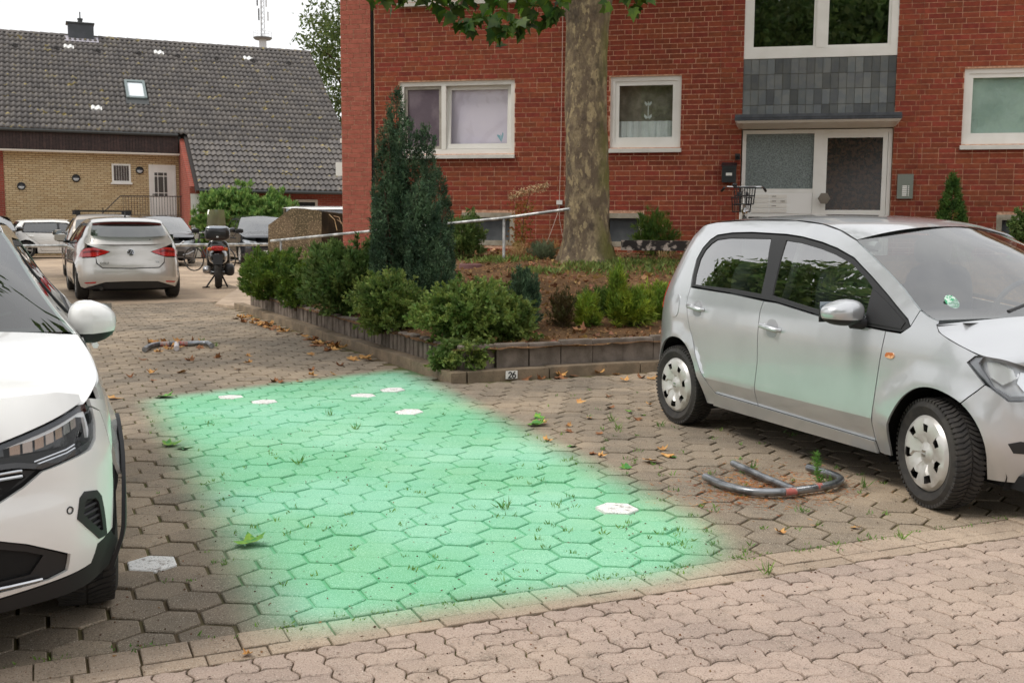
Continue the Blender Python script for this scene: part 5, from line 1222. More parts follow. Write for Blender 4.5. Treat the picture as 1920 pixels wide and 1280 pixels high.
def seats(car, xf, xr, z=.55, col=SEATM, wheel=True, dash=None):
    s = car.sc
    for x, back in ((xf, .62), (xr, .55)):
        for y in (.34, -.34):
            q = MB(); q.grid(np.array(super_grid((x * s, y * s, (z + .32) * s), (.10 * s, .24 * s, .34 * s), .5, 16, 10))); q.grid(np.array(super_grid(((x + .22) * s, y * s, (z - .06) * s), (.28 * s, .25 * s, .09 * s), .5, 16, 8))); q.build('seat', col, car.root, smooth=60)
            q = MB(); q.grid(np.array(super_grid(((x - .06) * s, y * s, (z + .74) * s), (.05 * s, .14 * s, .09 * s), .6, 14, 8))); q.build('headrest', SEATL, car.root, smooth=60)
    if dash:
        q = MB(); P = [[(xx * s, y * s, zz * s) for y in np.linspace(-.66, .66, 9)] for xx, zz in dash]; q.grid(P); q.build('dashboard', mat('dash_plastic', srgb(58, 60, 62), .7), car.root, smooth=60)
        q = MB(); c = (dash[0][0] - .17, .36, dash[0][1] + .02); n = 24
        ring = [(((c[0] + .06 * math.sin(a)) * s), (c[1] + .19 * math.cos(a)) * s, (c[2] + .18 * math.sin(a)) * s) for a in [2 * math.pi * k / n for k in range(n + 1)]]; q.tube(ring, .016 * s, 8, cap=False); q.tube([((c[0] + .1) * s, c[1] * s, c[2] * s - .05), (c[0] * s, c[1] * s, c[2] * s)], .05 * s, 8); q.tube([ring[1], (c[0] * s, c[1] * s, c[2] * s), ring[13]], .014 * s, 6); q.build('steering_wheel', PLB, car.root, smooth=60)
def carroot(name, pos, heading, label, cat='car', group=None):
    return empty(name, (pos[0], pos[1], 0), math.atan2(heading[1], heading[0]), label, cat, group)
# ------------------------------------------------------------------ silver city car on the right
SILV = paint('silver_paint', srgb(200, 202, 205), metal=.55, rough=.28, c2=srgb(194, 196, 199))
MW = Wrap(plan=[(1.795, 0), (1.785, .25), (1.74, .48), (1.62, .68), (1.40, .785), (1.1, .815), (.5, .822), (-.5, .822), (-1.1, .812), (-1.45, .77), (-1.66, .66), (-1.74, .45), (-1.76, 0)],
  side=[(.1, .11), (.2, .080), (.375, .006), (.392, .0), (.41, -.001), (.7, .0), (.86, .012), (.97, .045), (1.1, .10), (1.25, .17), (1.38, .25), (1.46, .34), (1.6, .6)],
  front=[(.1, .14), (.2, .06), (.35, .01), (.5, 0), (.6, .02), (.7, .09), (.8, .2), (.9, .4), (1.6, 1.4)],
  rear=[(.1, .1), (.25, .03), (.45, 0), (.6, .01), (.8, .04), (.95, .08), (1.2, .2), (1.4, .32), (1.48, .42), (1.6, .7)], wheels=((1.21, .28), (-1.21, .28)), flare=(.014, .335, .075))
mr = carroot('silver_hatchback', (2.454, 6.92), (.382, -.924), 'silver five door city car parked on the right', group=None)
mc = Car(MW, mr, 1.035)
shell(mc, .2, .86, ((1.21, .28), (-1.21, .28)), .34, zf=.57)
FA_ = [(1.507, .20), (1.512, .377), (1.468, .487), (1.395, .566), (1.30, .607), (1.208, .617), (1.125, .598), (1.047, .545), (.978, .455), (.929, .345), (.905, .20)]
RA_ = [(-.88, .20), (-.892, .345), (-.935, .455), (-1.005, .545), (-1.085, .600), (-1.18, .622), (-1.28, .615), (-1.38, .575), (-1.46, .50), (-1.51, .40), (-1.52, .25)]
S_ = mc.sx
FAs = [tuple(p) for p in catmull(np.array(FA_), 3)]; RAs = [tuple(p) for p in catmull(np.array(RA_), 3)]
mc.both('front_door', S_([(-.225, .946), (-.10, .944), (.446, .886), (.878, .868), (.862, .74), (.795, .262), (-.26, .283), (-.222, .563), (-.231, .88)]), SILV, step=.032, smooth=14)
mc.both('rear_door', S_([(-1.115, .978), (-.589, .966), (-.225, .946), (-.231, .88), (-.222, .563), (-.26, .283), (-.743, .29), (-.79, .335), (-.91, .517), (-1.045, .737), (-1.10, .86)]), SILV, step=.032, smooth=14)
mc.both('fender', S_([(.878, .868), (.985, .866), (1.04, .905), (1.072, .99), (1.135, .965), (1.20, .950), (1.203, .930), (1.228, .897), (1.298, .866), (1.455, .802), (1.436, .797), (1.405, .765), (1.495, .668)] + FAs[9:] + [(.80, .20), (.795, .262), (.862, .74)]), SILV)
mc.both('quarter_panel', S_([(-1.115, .978), (-1.10, .86), (-1.045, .737), (-.91, .517), (-.79, .335), (-.743, .29), (-.80, .20)] + RAs + [(-1.60, .25), (-1.60, .62), (-1.63, .78), (-1.63, 1.0), (-1.595, 1.18), (-1.52, 1.32), (-1.40, 1.405), (-1.2, 1.428), (-.8, 1.442), (-.3, 1.442), (.0, 1.42), (.2, 1.385), (.39, 1.33), (.552, 1.258), (.748, 1.168), (.908, 1.088), (1.072, .99), (1.04, .905),
   (1.01, .94), (.819, 1.046), (.648, 1.133), (.436, 1.234), (.258, 1.283), (.101, 1.314), (-.111, 1.343), (-.284, 1.356), (-.661, 1.364), (-.888, 1.358), (-1.07, 1.340), (-1.13, 1.308), (-1.175, 1.25), (-1.19, 1.17), (-1.155, 1.06)]), SILV, step=.05)
mc.both('sill', S_([(-.80, .195), (.80, .195), (.795, .262), (-.26, .283), (-.743, .290)]), SILV, d=-.016, gap=0)
WO = S_([(-1.112, .986), (-1.15, 1.06), (-1.183, 1.17), (-1.168, 1.25), (-1.125, 1.303), (-1.065, 1.333), (-.888, 1.351), (-.661, 1.357), (-.284, 1.349), (-.111, 1.336), (.101, 1.307), (.258, 1.276), (.436, 1.227), (.648, 1.126), (.819, 1.039), (1.01, .930), (1.035, .900), (.985, .873), (.878, .874), (.446, .892), (-.10, .950), (-.589, .972)])
GR_ = S_([(-1.085, 1.0), (-1.12, 1.07), (-1.148, 1.17), (-1.135, 1.235), (-1.095, 1.28), (-1.04, 1.308), (-.888, 1.322), (-.42, 1.326), (-.33, 1.15), (-.28, .985), (-.589, .998)])
GF_ = S_([(-.255, 1.318), (-.111, 1.308), (.101, 1.278), (.258, 1.247), (.436, 1.198), (.60, 1.122), (.67, 1.08), (.70, .905), (.446, .918), (-.10, .978), (-.165, .985)])
for sd_ in (1, -1):
    tr_ = mc.panel('window_trim', WO, PLB, holes=[GR_, GF_], d=.004, side=sd_, gap=.001)
    mc.panel('rear_side_glass', GR_, CARG, d=.010, side=sd_, gap=-.004, flange=0, parent=tr_); mc.panel('front_side_glass', GF_, CARG, d=.010, side=sd_, gap=-.004, flange=0, parent=tr_)
    mc.panel('sail_panel', S_([(.69, 1.075), (.819, 1.02), (1.0, .925), (.98, .885), (.72, .895)]), PLB, d=.000, side=sd_, parent=tr_)
HL = S_([(1.405, .765), (1.436, .797), (1.50, .792), (1.60, .765), (1.68, .735), (1.70, .66), (1.655, .605), (1.593, .600), (1.52, .655)])
mc.both('front_bumper', S_([FAs[9], (1.495, .668), (1.52, .655), (1.593, .600), (1.655, .605), (1.70, .66)]) + [(0.0, .66), (0.0, .20)] + S_(FAs[:9]), SILV, holes=[[(.0 + .02, .26), (.02, .40), (.50, .40), (.58, .30), (.52, .26)]], step=.05)
mc.both('bumper_grille', [(0.0, .24), (.0, .42), (.52, .42), (.62, .30), (.55, .24)], PLB, d=.02, flange=0)
mc.both('fog_grille', S_([(1.60, .40), (1.64, .415), (1.70, .405), (1.705, .355), (1.62, .355)]), PLB, d=-.003, gap=0, step=.03)
for sd_ in (1, -1):
    hb = mc.panel('headlight', HL, mat('lamp_bowl', srgb(206, 208, 212), .3, metal=.3), d=.045, side=sd_, flange=0, gap=-.01)
    mc.panel('lens', HL, LENS, d=-.002, side=sd_, parent=hb, gap=.003, flange=.02)
    mc.panel('reflector', S_([(1.475, .775), (1.53, .775), (1.60, .745), (1.62, .70), (1.56, .665), (1.50, .70)]), mat('lamp_reflector', srgb(236, 238, 240), .18, metal=.45), d=.03, side=sd_, flange=.02, parent=hb, gap=.004)
    mc.panel('bezel', S_([(1.405, .765), (1.436, .797), (1.475, .798), (1.455, .765), (1.53, .66), (1.60, .625), (1.655, .63), (1.655, .605), (1.593, .600), (1.52, .655)]), mat('lamp_bezel', srgb(140, 142, 147), .35, metal=.3), d=.012, side=sd_, flange=.02, parent=hb, gap=.004)
    mc.panel('bulb', S_([(1.63, .735), (1.675, .72), (1.685, .67), (1.645, .64), (1.615, .68)]), MATS['lamp_reflector'], d=.03, side=sd_, flange=.01, parent=hb)
    mc.panel('side_indicator', rounded(S_([(.895, .735), (.905, .760), (.955, .762), (.965, .74), (.945, .728)]), 3, .02), mat('amber_lens', srgb(226, 176, 132), .2, noise=(60, .45, .55), col2=srgb(190, 110, 60), coords='obj'), d=-.006, side=sd_, gap=0)
    for x, z in ((-.945, .845), (-.09, .790)):
        cup = rounded(S_([(x - .055, z - .055), (x - .055, z + .055), (x + .055, z + .055), (x + .055, z - .055)]), 5, .055)
        hdl = mc.panel('handle_cup', cup, mat('silver_recess', srgb(176, 177, 180), .4, metal=.5), d=-.0015, side=sd_, gap=0, flange=.002)
        P0_ = MW.pt(MW.tx(x - .075), z + .012, -.032) * mc.sc; P1_ = MW.pt(MW.tx(x + .075), z - .004, -.030) * mc.sc; P00 = MW.pt(MW.tx(x - .085), z + .013, .0) * mc.sc; P11 = MW.pt(MW.tx(x + .085), z - .005, .0) * mc.sc
        q = MB().tube([(p[0], p[1] * sd_, p[2]) for p in (P00, P0_, P1_, P11)], [.012, .017, .017, .012], 8); q.build('handle', SILV, hdl, smooth=60)
mc.panel('fuel_flap', rounded(S_([(-1.345, .76), (-1.345, .925), (-1.205, .925), (-1.205, .76)]), 6, .075), SILV, side=-1, d=-.0035, gap=.001, flange=.006)
q = MB(); mc.patch('bonnet', [(1.335, .975), (1.45, .925), (1.58, .865), (1.70, .785), (1.735, .735)], [(1.207, .928), (1.235, .897), (1.305, .866), (1.462, .806), (1.56, .790), (1.66, .755), (1.70, .735)], SILV, pw=2.2)
mc.patch('windscreen', [(.50, 1.408), (.70, 1.32), (.90, 1.215), (1.10, 1.10), (1.33, .965)], [(.39, 1.333), (.552, 1.262), (.748, 1.172), (.908, 1.092), (1.06, 1.002), (1.13, .972), (1.195, .950)], glass('windscreen_glass', (.72, .79, .78), .17), pw=2.0)
mc.patch('roof', [(.50, 1.412), (.35, 1.440), (.1, 1.465), (-.3, 1.482), (-.8, 1.480), (-1.2, 1.458), (-1.52, 1.415)], [(.39, 1.335), (.2, 1.388), (.0, 1.422), (-.3, 1.444), (-.8, 1.444), (-1.2, 1.430), (-1.40, 1.407)], SILV, pw=2.6)
mc.patch('tailgate', [(-1.52, 1.415), (-1.60, 1.30), (-1.66, 1.1), (-1.70, .9), (-1.74, .7), (-1.75, .60)], [(-1.40, 1.407), (-1.52, 1.322), (-1.595, 1.182), (-1.63, 1.0), (-1.63, .78), (-1.605, .62)], SILV, pw=2.4)
mc.patch('rear_window', [(-1.555, 1.37), (-1.60, 1.28), (-1.66, 1.08), (-1.68, 1.0)], [(-1.45, 1.37), (-1.52, 1.322), (-1.585, 1.182), (-1.62, 1.02)], CARGD, pw=2.4, vmax=.86, lift=.006)
mc.both('rear_bumper', S_([(-1.60, .25), (-1.60, .62)]) + [(MW.Tm, .62), (MW.Tm, .22)], SILV)
mc.both('tail_light', S_([(-1.60, .80), (-1.60, 1.0), (-1.66, .98), (-1.665, .80)]), REDL, d=-.006)
# cowl, wipers, sticker, mirrors, cabin
mc.patch('cowl', [(1.27, .97), (1.36, .955)], [(1.135, .955), (1.215, .925)], PLB, pw=2.0)
s = mc.sc
q = MB().tube([(1.25 * s, -.36 * s, .985 * s), (1.20 * s, -.10 * s, 1.035 * s), (1.23 * s, .30 * s, 1.02 * s)], .012, 6).tube([(1.25 * s, .20 * s, .99 * s), (1.21 * s, .40 * s, 1.02 * s), (1.13 * s, .62 * s, 1.0 * s)], .012, 6); q.build('wipers', PLB, mr)
q = MB(); n = 20; c0 = np.array((1.085, -.575, 1.022)) * s; u_ = np.array((.52, .62, -.58)); u_ /= np.linalg.norm(u_); nrm = np.array((.55, -.25, .80)); nrm /= np.linalg.norm(nrm); v_2 = np.cross(nrm, u_); q.add([c0 + nrm * .012 + (u_ * math.cos(a) + v_2 * math.sin(a)) * .045 for a in [6.283 * k / n for k in range(n)]], [tuple(range(n))]); q.build('emission_sticker', mat('sticker_green', srgb(70, 170, 120), .6, noise=(60, .46, .52), col2=srgb(210, 232, 220), coords='obj'), mr)
add_mirrors(mc, .665, .93, .955, (.10, .125, .075), SILV)
seats(mc, .05, -.85, .52, dash=[(.82, .90), (.95, .93), (1.28, .94)])
q = MB()
for y in (.5, -.5): q.tube([(.46 * s, y * s * 1.03, 1.30 * s), (-.2 * s, y * 1.02 * s, 1.37 * s), (-.26 * s, y * 1.2 * s, .95 * s)], .025, 8)
q.build('cabin_pillars', mat('cabin_grey', srgb(150, 150, 148), .8), mr)
mc.patch('headliner', [(.46, 1.385), (-.3, 1.452), (-1.2, 1.43), (-1.5, 1.38)], [(.36, 1.32), (-.3, 1.42), (-1.2, 1.40), (-1.38, 1.38)], MATS['cabin_grey'], pw=2.6, vmax=.97)
add_wheels(mc, (1.21, -1.21), .812, .281, .165, .193, 'cap7', HUBS, steer=-math.radians(12), emblem=True)
q = MB().tube([(-.2 * s, 0, 1.48 * s), (-.2 * s, 0, 1.50 * s)], .03, 8); 
# ------------------------------------------------------------------ generic body for the other cars
def gen_car(name, label, pos, heading, pm, D, sc=1.0, mir=None, group=None, wheelstyle='alloy5', wheelmat=None, W=None, front=True, rear=True, glassm=None, sidegl=None, gate_low=True, clad=False, roofm=None, tread=False, cab=True):
    g = dict(wb=2.6, fo=.85, ro=.80, w=.89, H=1.5, belt=.95, hz=.98, wsb=1.02, wst=.18, rwt=-1.45, rwb=-1.95, R=.32, Ra=.375, rim=.215, tw=.205); g.update(D)
    xf, xr = g['wb'] / 2, -g['wb'] / 2; xF, xR = xf + g['fo'], xr - g['ro']; w_, H, bl = g['w'], g['H'], g['belt']
    if W is None:
        W = Wrap(plan=[(xF, 0), (xF - .02, .3), (xF - .09, .56), (xF - .22, w_ * .84), (xF - .45, w_ * .965), (xf + .05, w_), (0, w_), (xr, w_ * .995), (xR + .42, w_ * .955), (xR + .17, w_ * .83), (xR + .06, w_ * .6), (xR + .01, .25), (xR, 0)],
          side=[(.1, .09), (.25, .04), (.42, .0), (.66, .0), (bl - .12, .02), (bl + .02, .045), (bl + .25, .14), (H - .1, .26), (H, .38), (H + .15, .6)],
          front=[(.1, .18), (.2, .1), (.36, .03), (.5, 0), (.66, .01), (g['hz'] - .2, .05), (g['hz'] - .10, .12), (g['hz'] - .02, .26), (g['hz'] + .05, .45), (H + .2, 1.7)],
          rear=[(.1, .12), (.25, .04), (.45, 0), (.62, .01), (.8, .05), (bl, .10), (bl + .15, .2), (H - .2, .36), (H, .52), (H + .15, .8)], wheels=((xf, g['R']), (xr, g['R'])), flare=(.012, g['Ra'], .06))
    r = carroot(name, pos, heading, label, 'car', group); c = Car(W, r, sc); S = c.sx; Ra, Rw = g['Ra'], g['R']
    shell(c, .22, bl - .06, ((xf, Rw), (xr, Rw)), Ra, zf=g['hz'] - .28)
    arc = lambda x, a0, a1, n=9, R_=Ra: [(x + R_ * math.cos(a), max(.21, Rw + R_ * math.sin(a))) for a in np.linspace(a0, a1, n)]
    b0, b1 = bl + .015, bl - .03                                   # belt rear / front
    dx0, dx1, dx2 = xr + Ra + .10, .5 * (xf + xr) - .12, g['wsb'] - .14
    bz = lambda x: b1 + (b0 - b1) * (dx2 - x) / (dx2 - (xr - .2))
    rows = {}
    Ht = H - .125; rs_ = g['rwt'] + .16
    c.both('front_door', S([(dx1, bz(dx1)), (dx2, bz(dx2)), (dx2 - .02, .6), (xf - Ra - .12, .29), (dx1 + .01, .29)]), pm, step=.09)
    c.both('rear_door', S([(xr - .05, bz(xr)), (dx1, bz(dx1)), (dx1 + .01, .29), (dx0 + .02, .29), (dx0 - .03, .55), (xr + .12, .78)]), pm, step=.09)
    hzs = g['hz'] - .03
    c.both('fender', S([(dx2, bz(dx2)), (dx2 + .06, bz(dx2)), (g['wsb'] + .02, hzs + .01), (xF - .42, hzs - .10), (xF - .44, .72), (xf + Ra * .80, Rw + Ra * .62)] + arc(xf, .68, math.pi + .2) + [(xf - Ra - .12, .21), (xf - Ra - .12, .29), (dx2 - .02, .6)]), pm, step=.09)
    c.both('quarter_panel', S([(xr - .05, bz(xr)), (xr + .12, .78), (dx0 - .03, .55), (dx0 + .02, .29), (dx0 + .02, .21)] + arc(xr, -.2, math.pi * .86) + [(xR + .30, .66), (xR + .28, .80), (xR + .30, bl + .02), (g['rwb'] + .16, bl + .14), (g['rwt'] + .02, Ht + .04), (g['rwt'] + .25, Ht + .075), (-.3, Ht + .085), (g['wst'], Ht + .05), (g['wsb'] + .02, hzs + .01), (dx2 + .06, bz(dx2)), (g['wst'] + .0, Ht - .015), (-.3, Ht + .015), (rs_, Ht - .01), (g['rwb'] + .36, bl + .13), (xr - .12, bz(xr - .12))]), pm, step=.08)
    if clad: c.both('sill_cladding', S([(xr + Ra, .20), (xf - Ra, .20), (xf - Ra - .02, .30), (xr + Ra + .02, .30)]), PLB, d=-.012, step=.1)
    else: c.both('sill', S([(xr + Ra, .20), (xf - Ra, .20), (xf - Ra - .04, .285), (xr + Ra + .04, .285)]), pm, d=-.004, step=.1)
    WOg = S([(xr - .10, bz(xr - .1) + .008), (g['rwb'] + .38, bl + .125), (rs_ + .01, Ht - .015), (-.3, Ht + .009), (g['wst'] - .01, Ht - .02), (dx2 + .035, bz(dx2) + .01)])
    mid = dx1; a_ = .04
    GRg = S([(xr - .06, bz(xr) + .03), (g['rwb'] + .43, bl + .14), (rs_ + .05, Ht - .045), (mid - .05, Ht - .022), (mid - .04, bz(mid) + .03)])
    GFg = S([(mid + .05, bz(mid) + .03), (mid + .04, Ht - .022), (-.2, Ht - .02), (g['wst'] - .05, Ht - .05), (dx2 - .07, bz(dx2) + .03)])
    sg = sidegl or CARGD
    for sd_ in (1, -1):
        tr_ = c.panel('window_trim', WOg, PLB, holes=[GRg, GFg], d=.004, side=sd_, gap=.001, step=.09); c.panel('rear_side_glass', GRg, sg, d=.010, side=sd_, gap=-.004, flange=0, parent=tr_, step=.1); c.panel('front_side_glass', GFg, sg, d=.010, side=sd_, gap=-.004, flange=0, parent=tr_, step=.1)
        for x in (mid + .12, xr + .10):
            P0_, P1_ = W.pt(W.tx(x), bl - .12, -.025) * sc, W.pt(W.tx(x + .17), bl - .125, -.025) * sc; q = MB().tube([(p[0], p[1] * sd_, p[2]) for p in (P0_, P1_)], .016, 6); q.build('door_handle', pm, r, smooth=60)
    c.patch('bonnet', [(g['wsb'] + .13, g['hz'] + .02), (xf + .1, g['hz'] - .02), (xF - .28, g['hz'] - .09), (xF - .13, g['hz'] - .17)], [(g['wsb'] + .025, hzs + .008), (xf + .15, hzs - .04), (xF - .42, hzs - .095), (xF - .28, hzs - .14)], pm, pw=2.6)
    gm = glassm or CARG
    c.patch('windscreen', [(g['wst'] + .10, H - .03), ((g['wst'] + g['wsb']) / 2 + .13, (H + g['hz']) / 2 + .025), (g['wsb'] + .12, g['hz'] + .012)], [(g['wst'], Ht + .048), ((g['wst'] + g['wsb']) / 2, (Ht + hzs) / 2 + .045), (g['wsb'] + .02, hzs + .02)], gm, pw=2.2)
    c.patch('roof', [(g['wst'] + .10, H - .025), (-.1, H), (-.6, H), (g['rwt'] + .25, H - .02), (g['rwt'] - .08, H - .06)], [(g['wst'], Ht + .052), (-.3, Ht + .087), (-.8, Ht + .087), (g['rwt'] + .25, Ht + .077), (g['rwt'] + .02, Ht + .042)], roofm or pm, pw=2.8)
    k_ = 5 if gate_low else 3
    tg_ = c.patch('tailgate', [(g['rwt'] - .08, H - .06), ((g['rwt'] + g['rwb']) / 2 - .06, (H + bl) / 2 + .04), (g['rwb'] - .06, bl + (.10 if gate_low else .0)), (xR + .06, bl - .10), (xR + .03, .60)][:k_], [(g['rwt'] + .02, Ht + .042), ((g['rwt'] + g['rwb']) / 2 + .09, (Ht + bl) / 2 + .09), (g['rwb'] + .16, bl + (.142 if gate_low else .02)), (xR + .30, bl), (xR + .30, .62)][:k_], pm, pw=3.0)
    c.patch('rear_window', [(g['rwt'] - .09, H - .09), ((g['rwt'] + g['rwb']) / 2 - .07, (H + bl) / 2 + .04), (g['rwb'] - .07, bl + .12)], [(g['rwt'] + .01, Ht + .0), ((g['rwt'] + g['rwb']) / 2 + .075, (Ht + bl) / 2 + .08), (g['rwb'] + .14, bl + .15)], CARGD, pw=3.0, vmax=.93, lift=.012, parent=tg_)
    if rear:
        c.both('rear_bumper', S([(xR + .32, .22), (xR + .32, .62)]) + [(W.Tm, .60), (W.Tm, .30), (W.Tm - .3, .26)], pm, d=-.008, step=.08)
        c.both('rear_valance', S([(xR + .34, .20), (xR + .32, .26)]) + [(W.Tm, .32), (W.Tm, .20)], PLB, d=.0, step=.1)
    if front:
        c.both('front_bumper', S([(xf + Ra * .80, Rw + Ra * .62), (xF - .44, .72)]) + [(W.tf(w_ * .72), .66), (W.tf(.42), .60), (0, .58), (0, .24)] + S([(xf + Ra + .02, .22), (xf + Ra, Rw + .05)]), pm, step=.08)
        c.both('front_grille', [(0, .60), (W.tf(.42), .62), (W.tf(.46), .74), (0, .76)], PLB, d=.0, step=.08)
        c.both('lower_grille', [(0, .28), (W.tf(.55), .28), (W.tf(.48), .44), (0, .46)], PLB, d=-.01, step=.08)
        for sd_ in (1, -1):
            hb = c.panel('headlight', [(W.tf(.46), .70), (W.tf(w_ * .80), .68), (W.tx(xF - .43), .76), (W.tx(xF - .42), .84), (W.tf(w_ * .80), .80), (W.tf(.46), .76)], mat('lamp_bowl2', srgb(190, 194, 198), .2, metal=.5), d=.01, side=sd_, flange=0, step=.08); c.panel('lens', [(W.tf(.46), .70), (W.tf(w_ * .80), .68), (W.tx(xF - .43), .76), (W.tx(xF - .42), .84), (W.tf(w_ * .80), .80), (W.tf(.46), .76)], LENS, d=-.004, side=sd_, parent=hb, step=.08)
        q = MB(); P_ = W.pt(0, .42, -.012) * sc; q.box((P_[0] - .01, -.26, P_[2] - .055), (P_[0] + .006, .26, P_[2] + .055)); q.build('number_plate', mat('blank_plate', srgb(225, 226, 222), .5), r)
    add_mirrors(c, *(mir or (g['wsb'] - .30, w_ + .11, bl + .08, (.10, .12, .085))), pm)
    if cab: seats(c, .0, -.95, .55, dash=[(g['wsb'] - .30, bl + .0), (g['wsb'] - .1, bl + .03), (g['wsb'] + .05, bl + .02)])
    add_wheels(c, (xf, xr), w_ - .015, Rw, g['tw'], g['rim'], wheelstyle, wheelmat or HUBS, tread=tread)
    return c, g
# ------------------------------------------------------------------ white crossover, near left
WHP = paint('white_paint', srgb(238, 238, 236), rough=.25, c2=srgb(234, 234, 232))
TW_ = Wrap(plan=[(2.12, 0), (2.10, .3), (2.04, .55), (1.93, .74), (1.72, .855), (1.4, .885), (.8, .885), (-.8, .885), (-1.5, .87), (-1.85, .80), (-2.05, .66), (-2.12, .4), (-2.14, 0)],
  side=[(.1, .09), (.25, .04), (.4, .0), (.62, .0), (.8, .02), (.92, .05), (1.0, .10), (1.05, .145), (1.2, .255), (1.4, .38), (1.5, .47), (1.6, .65)],
  front=[(.1, .2), (.2, .12), (.35, .04), (.5, 0), (.565, .0), (.585, .018), (.65, .016), (.78, .03), (.88, .09), (.96, .2), (1.02, .36), (1.6, 1.7)],
  rear=[(.1, .1), (.25, .03), (.45, 0), (.6, .01), (.8, .04), (.95, .08), (1.2, .3), (1.4, .5), (1.48, .6), (1.6, .9)], wheels=((1.277, .325), (-1.277, .325)), flare=(.018, .37, .07))
_h = Vector((.40, -.917)).normalized()
wc, _ = gen_car('white_crossover', 'white crossover car at the left edge facing the viewer', (-2.872, 4.896), _h, WHP, dict(wb=2.554, fo=.843, ro=.863, w=.885, H=1.49, belt=1.0, hz=1.03, wsb=.93, wst=.12, rwt=-1.35, rwb=-1.9, R=.325, Ra=.365, rim=.225, tw=.21), W=TW_, front=False, clad=True, tread=True, glassm=glass('dark_windscreen', (.34, .42, .39), .10), mir=(.60, .85, 1.035, (.10, .10, .10)))
wr = wc.root
arcw = [(1.277 + .40 * math.cos(a), max(.2, .325 + .40 * math.sin(a))) for a in np.linspace(-.25, math.pi + .25, 19)]; arci = [(1.277 + .355 * math.cos(a), max(.2, .325 + .355 * math.sin(a))) for a in np.linspace(math.pi + .25, -.25, 19)]
wc.both('arch_cladding', wc.sx(arcw + arci), PLB, d=-.014, step=.05, gap=0)
HLw = [(.40, .735), (.537, .783), (.653, .812), (.804, .848), (.898, .866), (.934, .848), (.930, .79), (.907, .741), (.872, .718), (.759, .701), (.66, .683), (.58, .700), (.40, .705)]
WBp = [(0, .56), (.52, .60), (.60, .64), (.66, .680), (.759, .698), (.872, .714), (.912, .738), (.935, .79), (.94, .845), (1.0, .82), (1.05, .66), (1.04, .53), (1.015, .40), (.955, .392), (.925, .385), (.889, .380), (.875, .315), (.736, .300), (.526, .279), (0, .27)]
ventp = [(.79, .565), (.817, .577), (.878, .567), (.905, .541), (.922, .488), (.945, .400), (.893, .402), (.821, .459), (.775, .501)]
lowg = [(0, .49), (.515, .482), (.594, .456), (.751, .383), (.753, .328), (.691, .312), (.522, .305), (0, .295)]
wc.both('front_bumper', WBp, WHP, holes=[ventp, lowg[1:-1] + [(.03, .295), (.03, .49)]], step=.04)
wc.both('bumper_flank', wc.sx([(1.69, .86), (1.60, .80), (1.642, .60), (1.66, .40), (1.70, .39)]) [:0] or [(.94, .845), (.945, .875), (1.19, .83), (1.10, .72), (1.05, .66), (1.0, .82)], WHP, step=.04)
wc.both('front_lip', [(0, .268), (.526, .277), (.736, .298), (.877, .313), (.892, .380), (.955, .390), (1.012, .398), (1.062, .348), (1.073, .275), (1.035, .23), (.793, .225), (.531, .215), (0, .21)], PLB, d=.004, step=.05)
wc.both('lower_grille_frame', lowg, PLB, holes=[[(.03, .46), (.515, .452), (.60, .425), (.655, .40), (.62, .345), (.03, .325)]], d=.012, step=.04)
wc.both('lower_grille', lowg, DARK, d=.05, flange=0, step=.05)
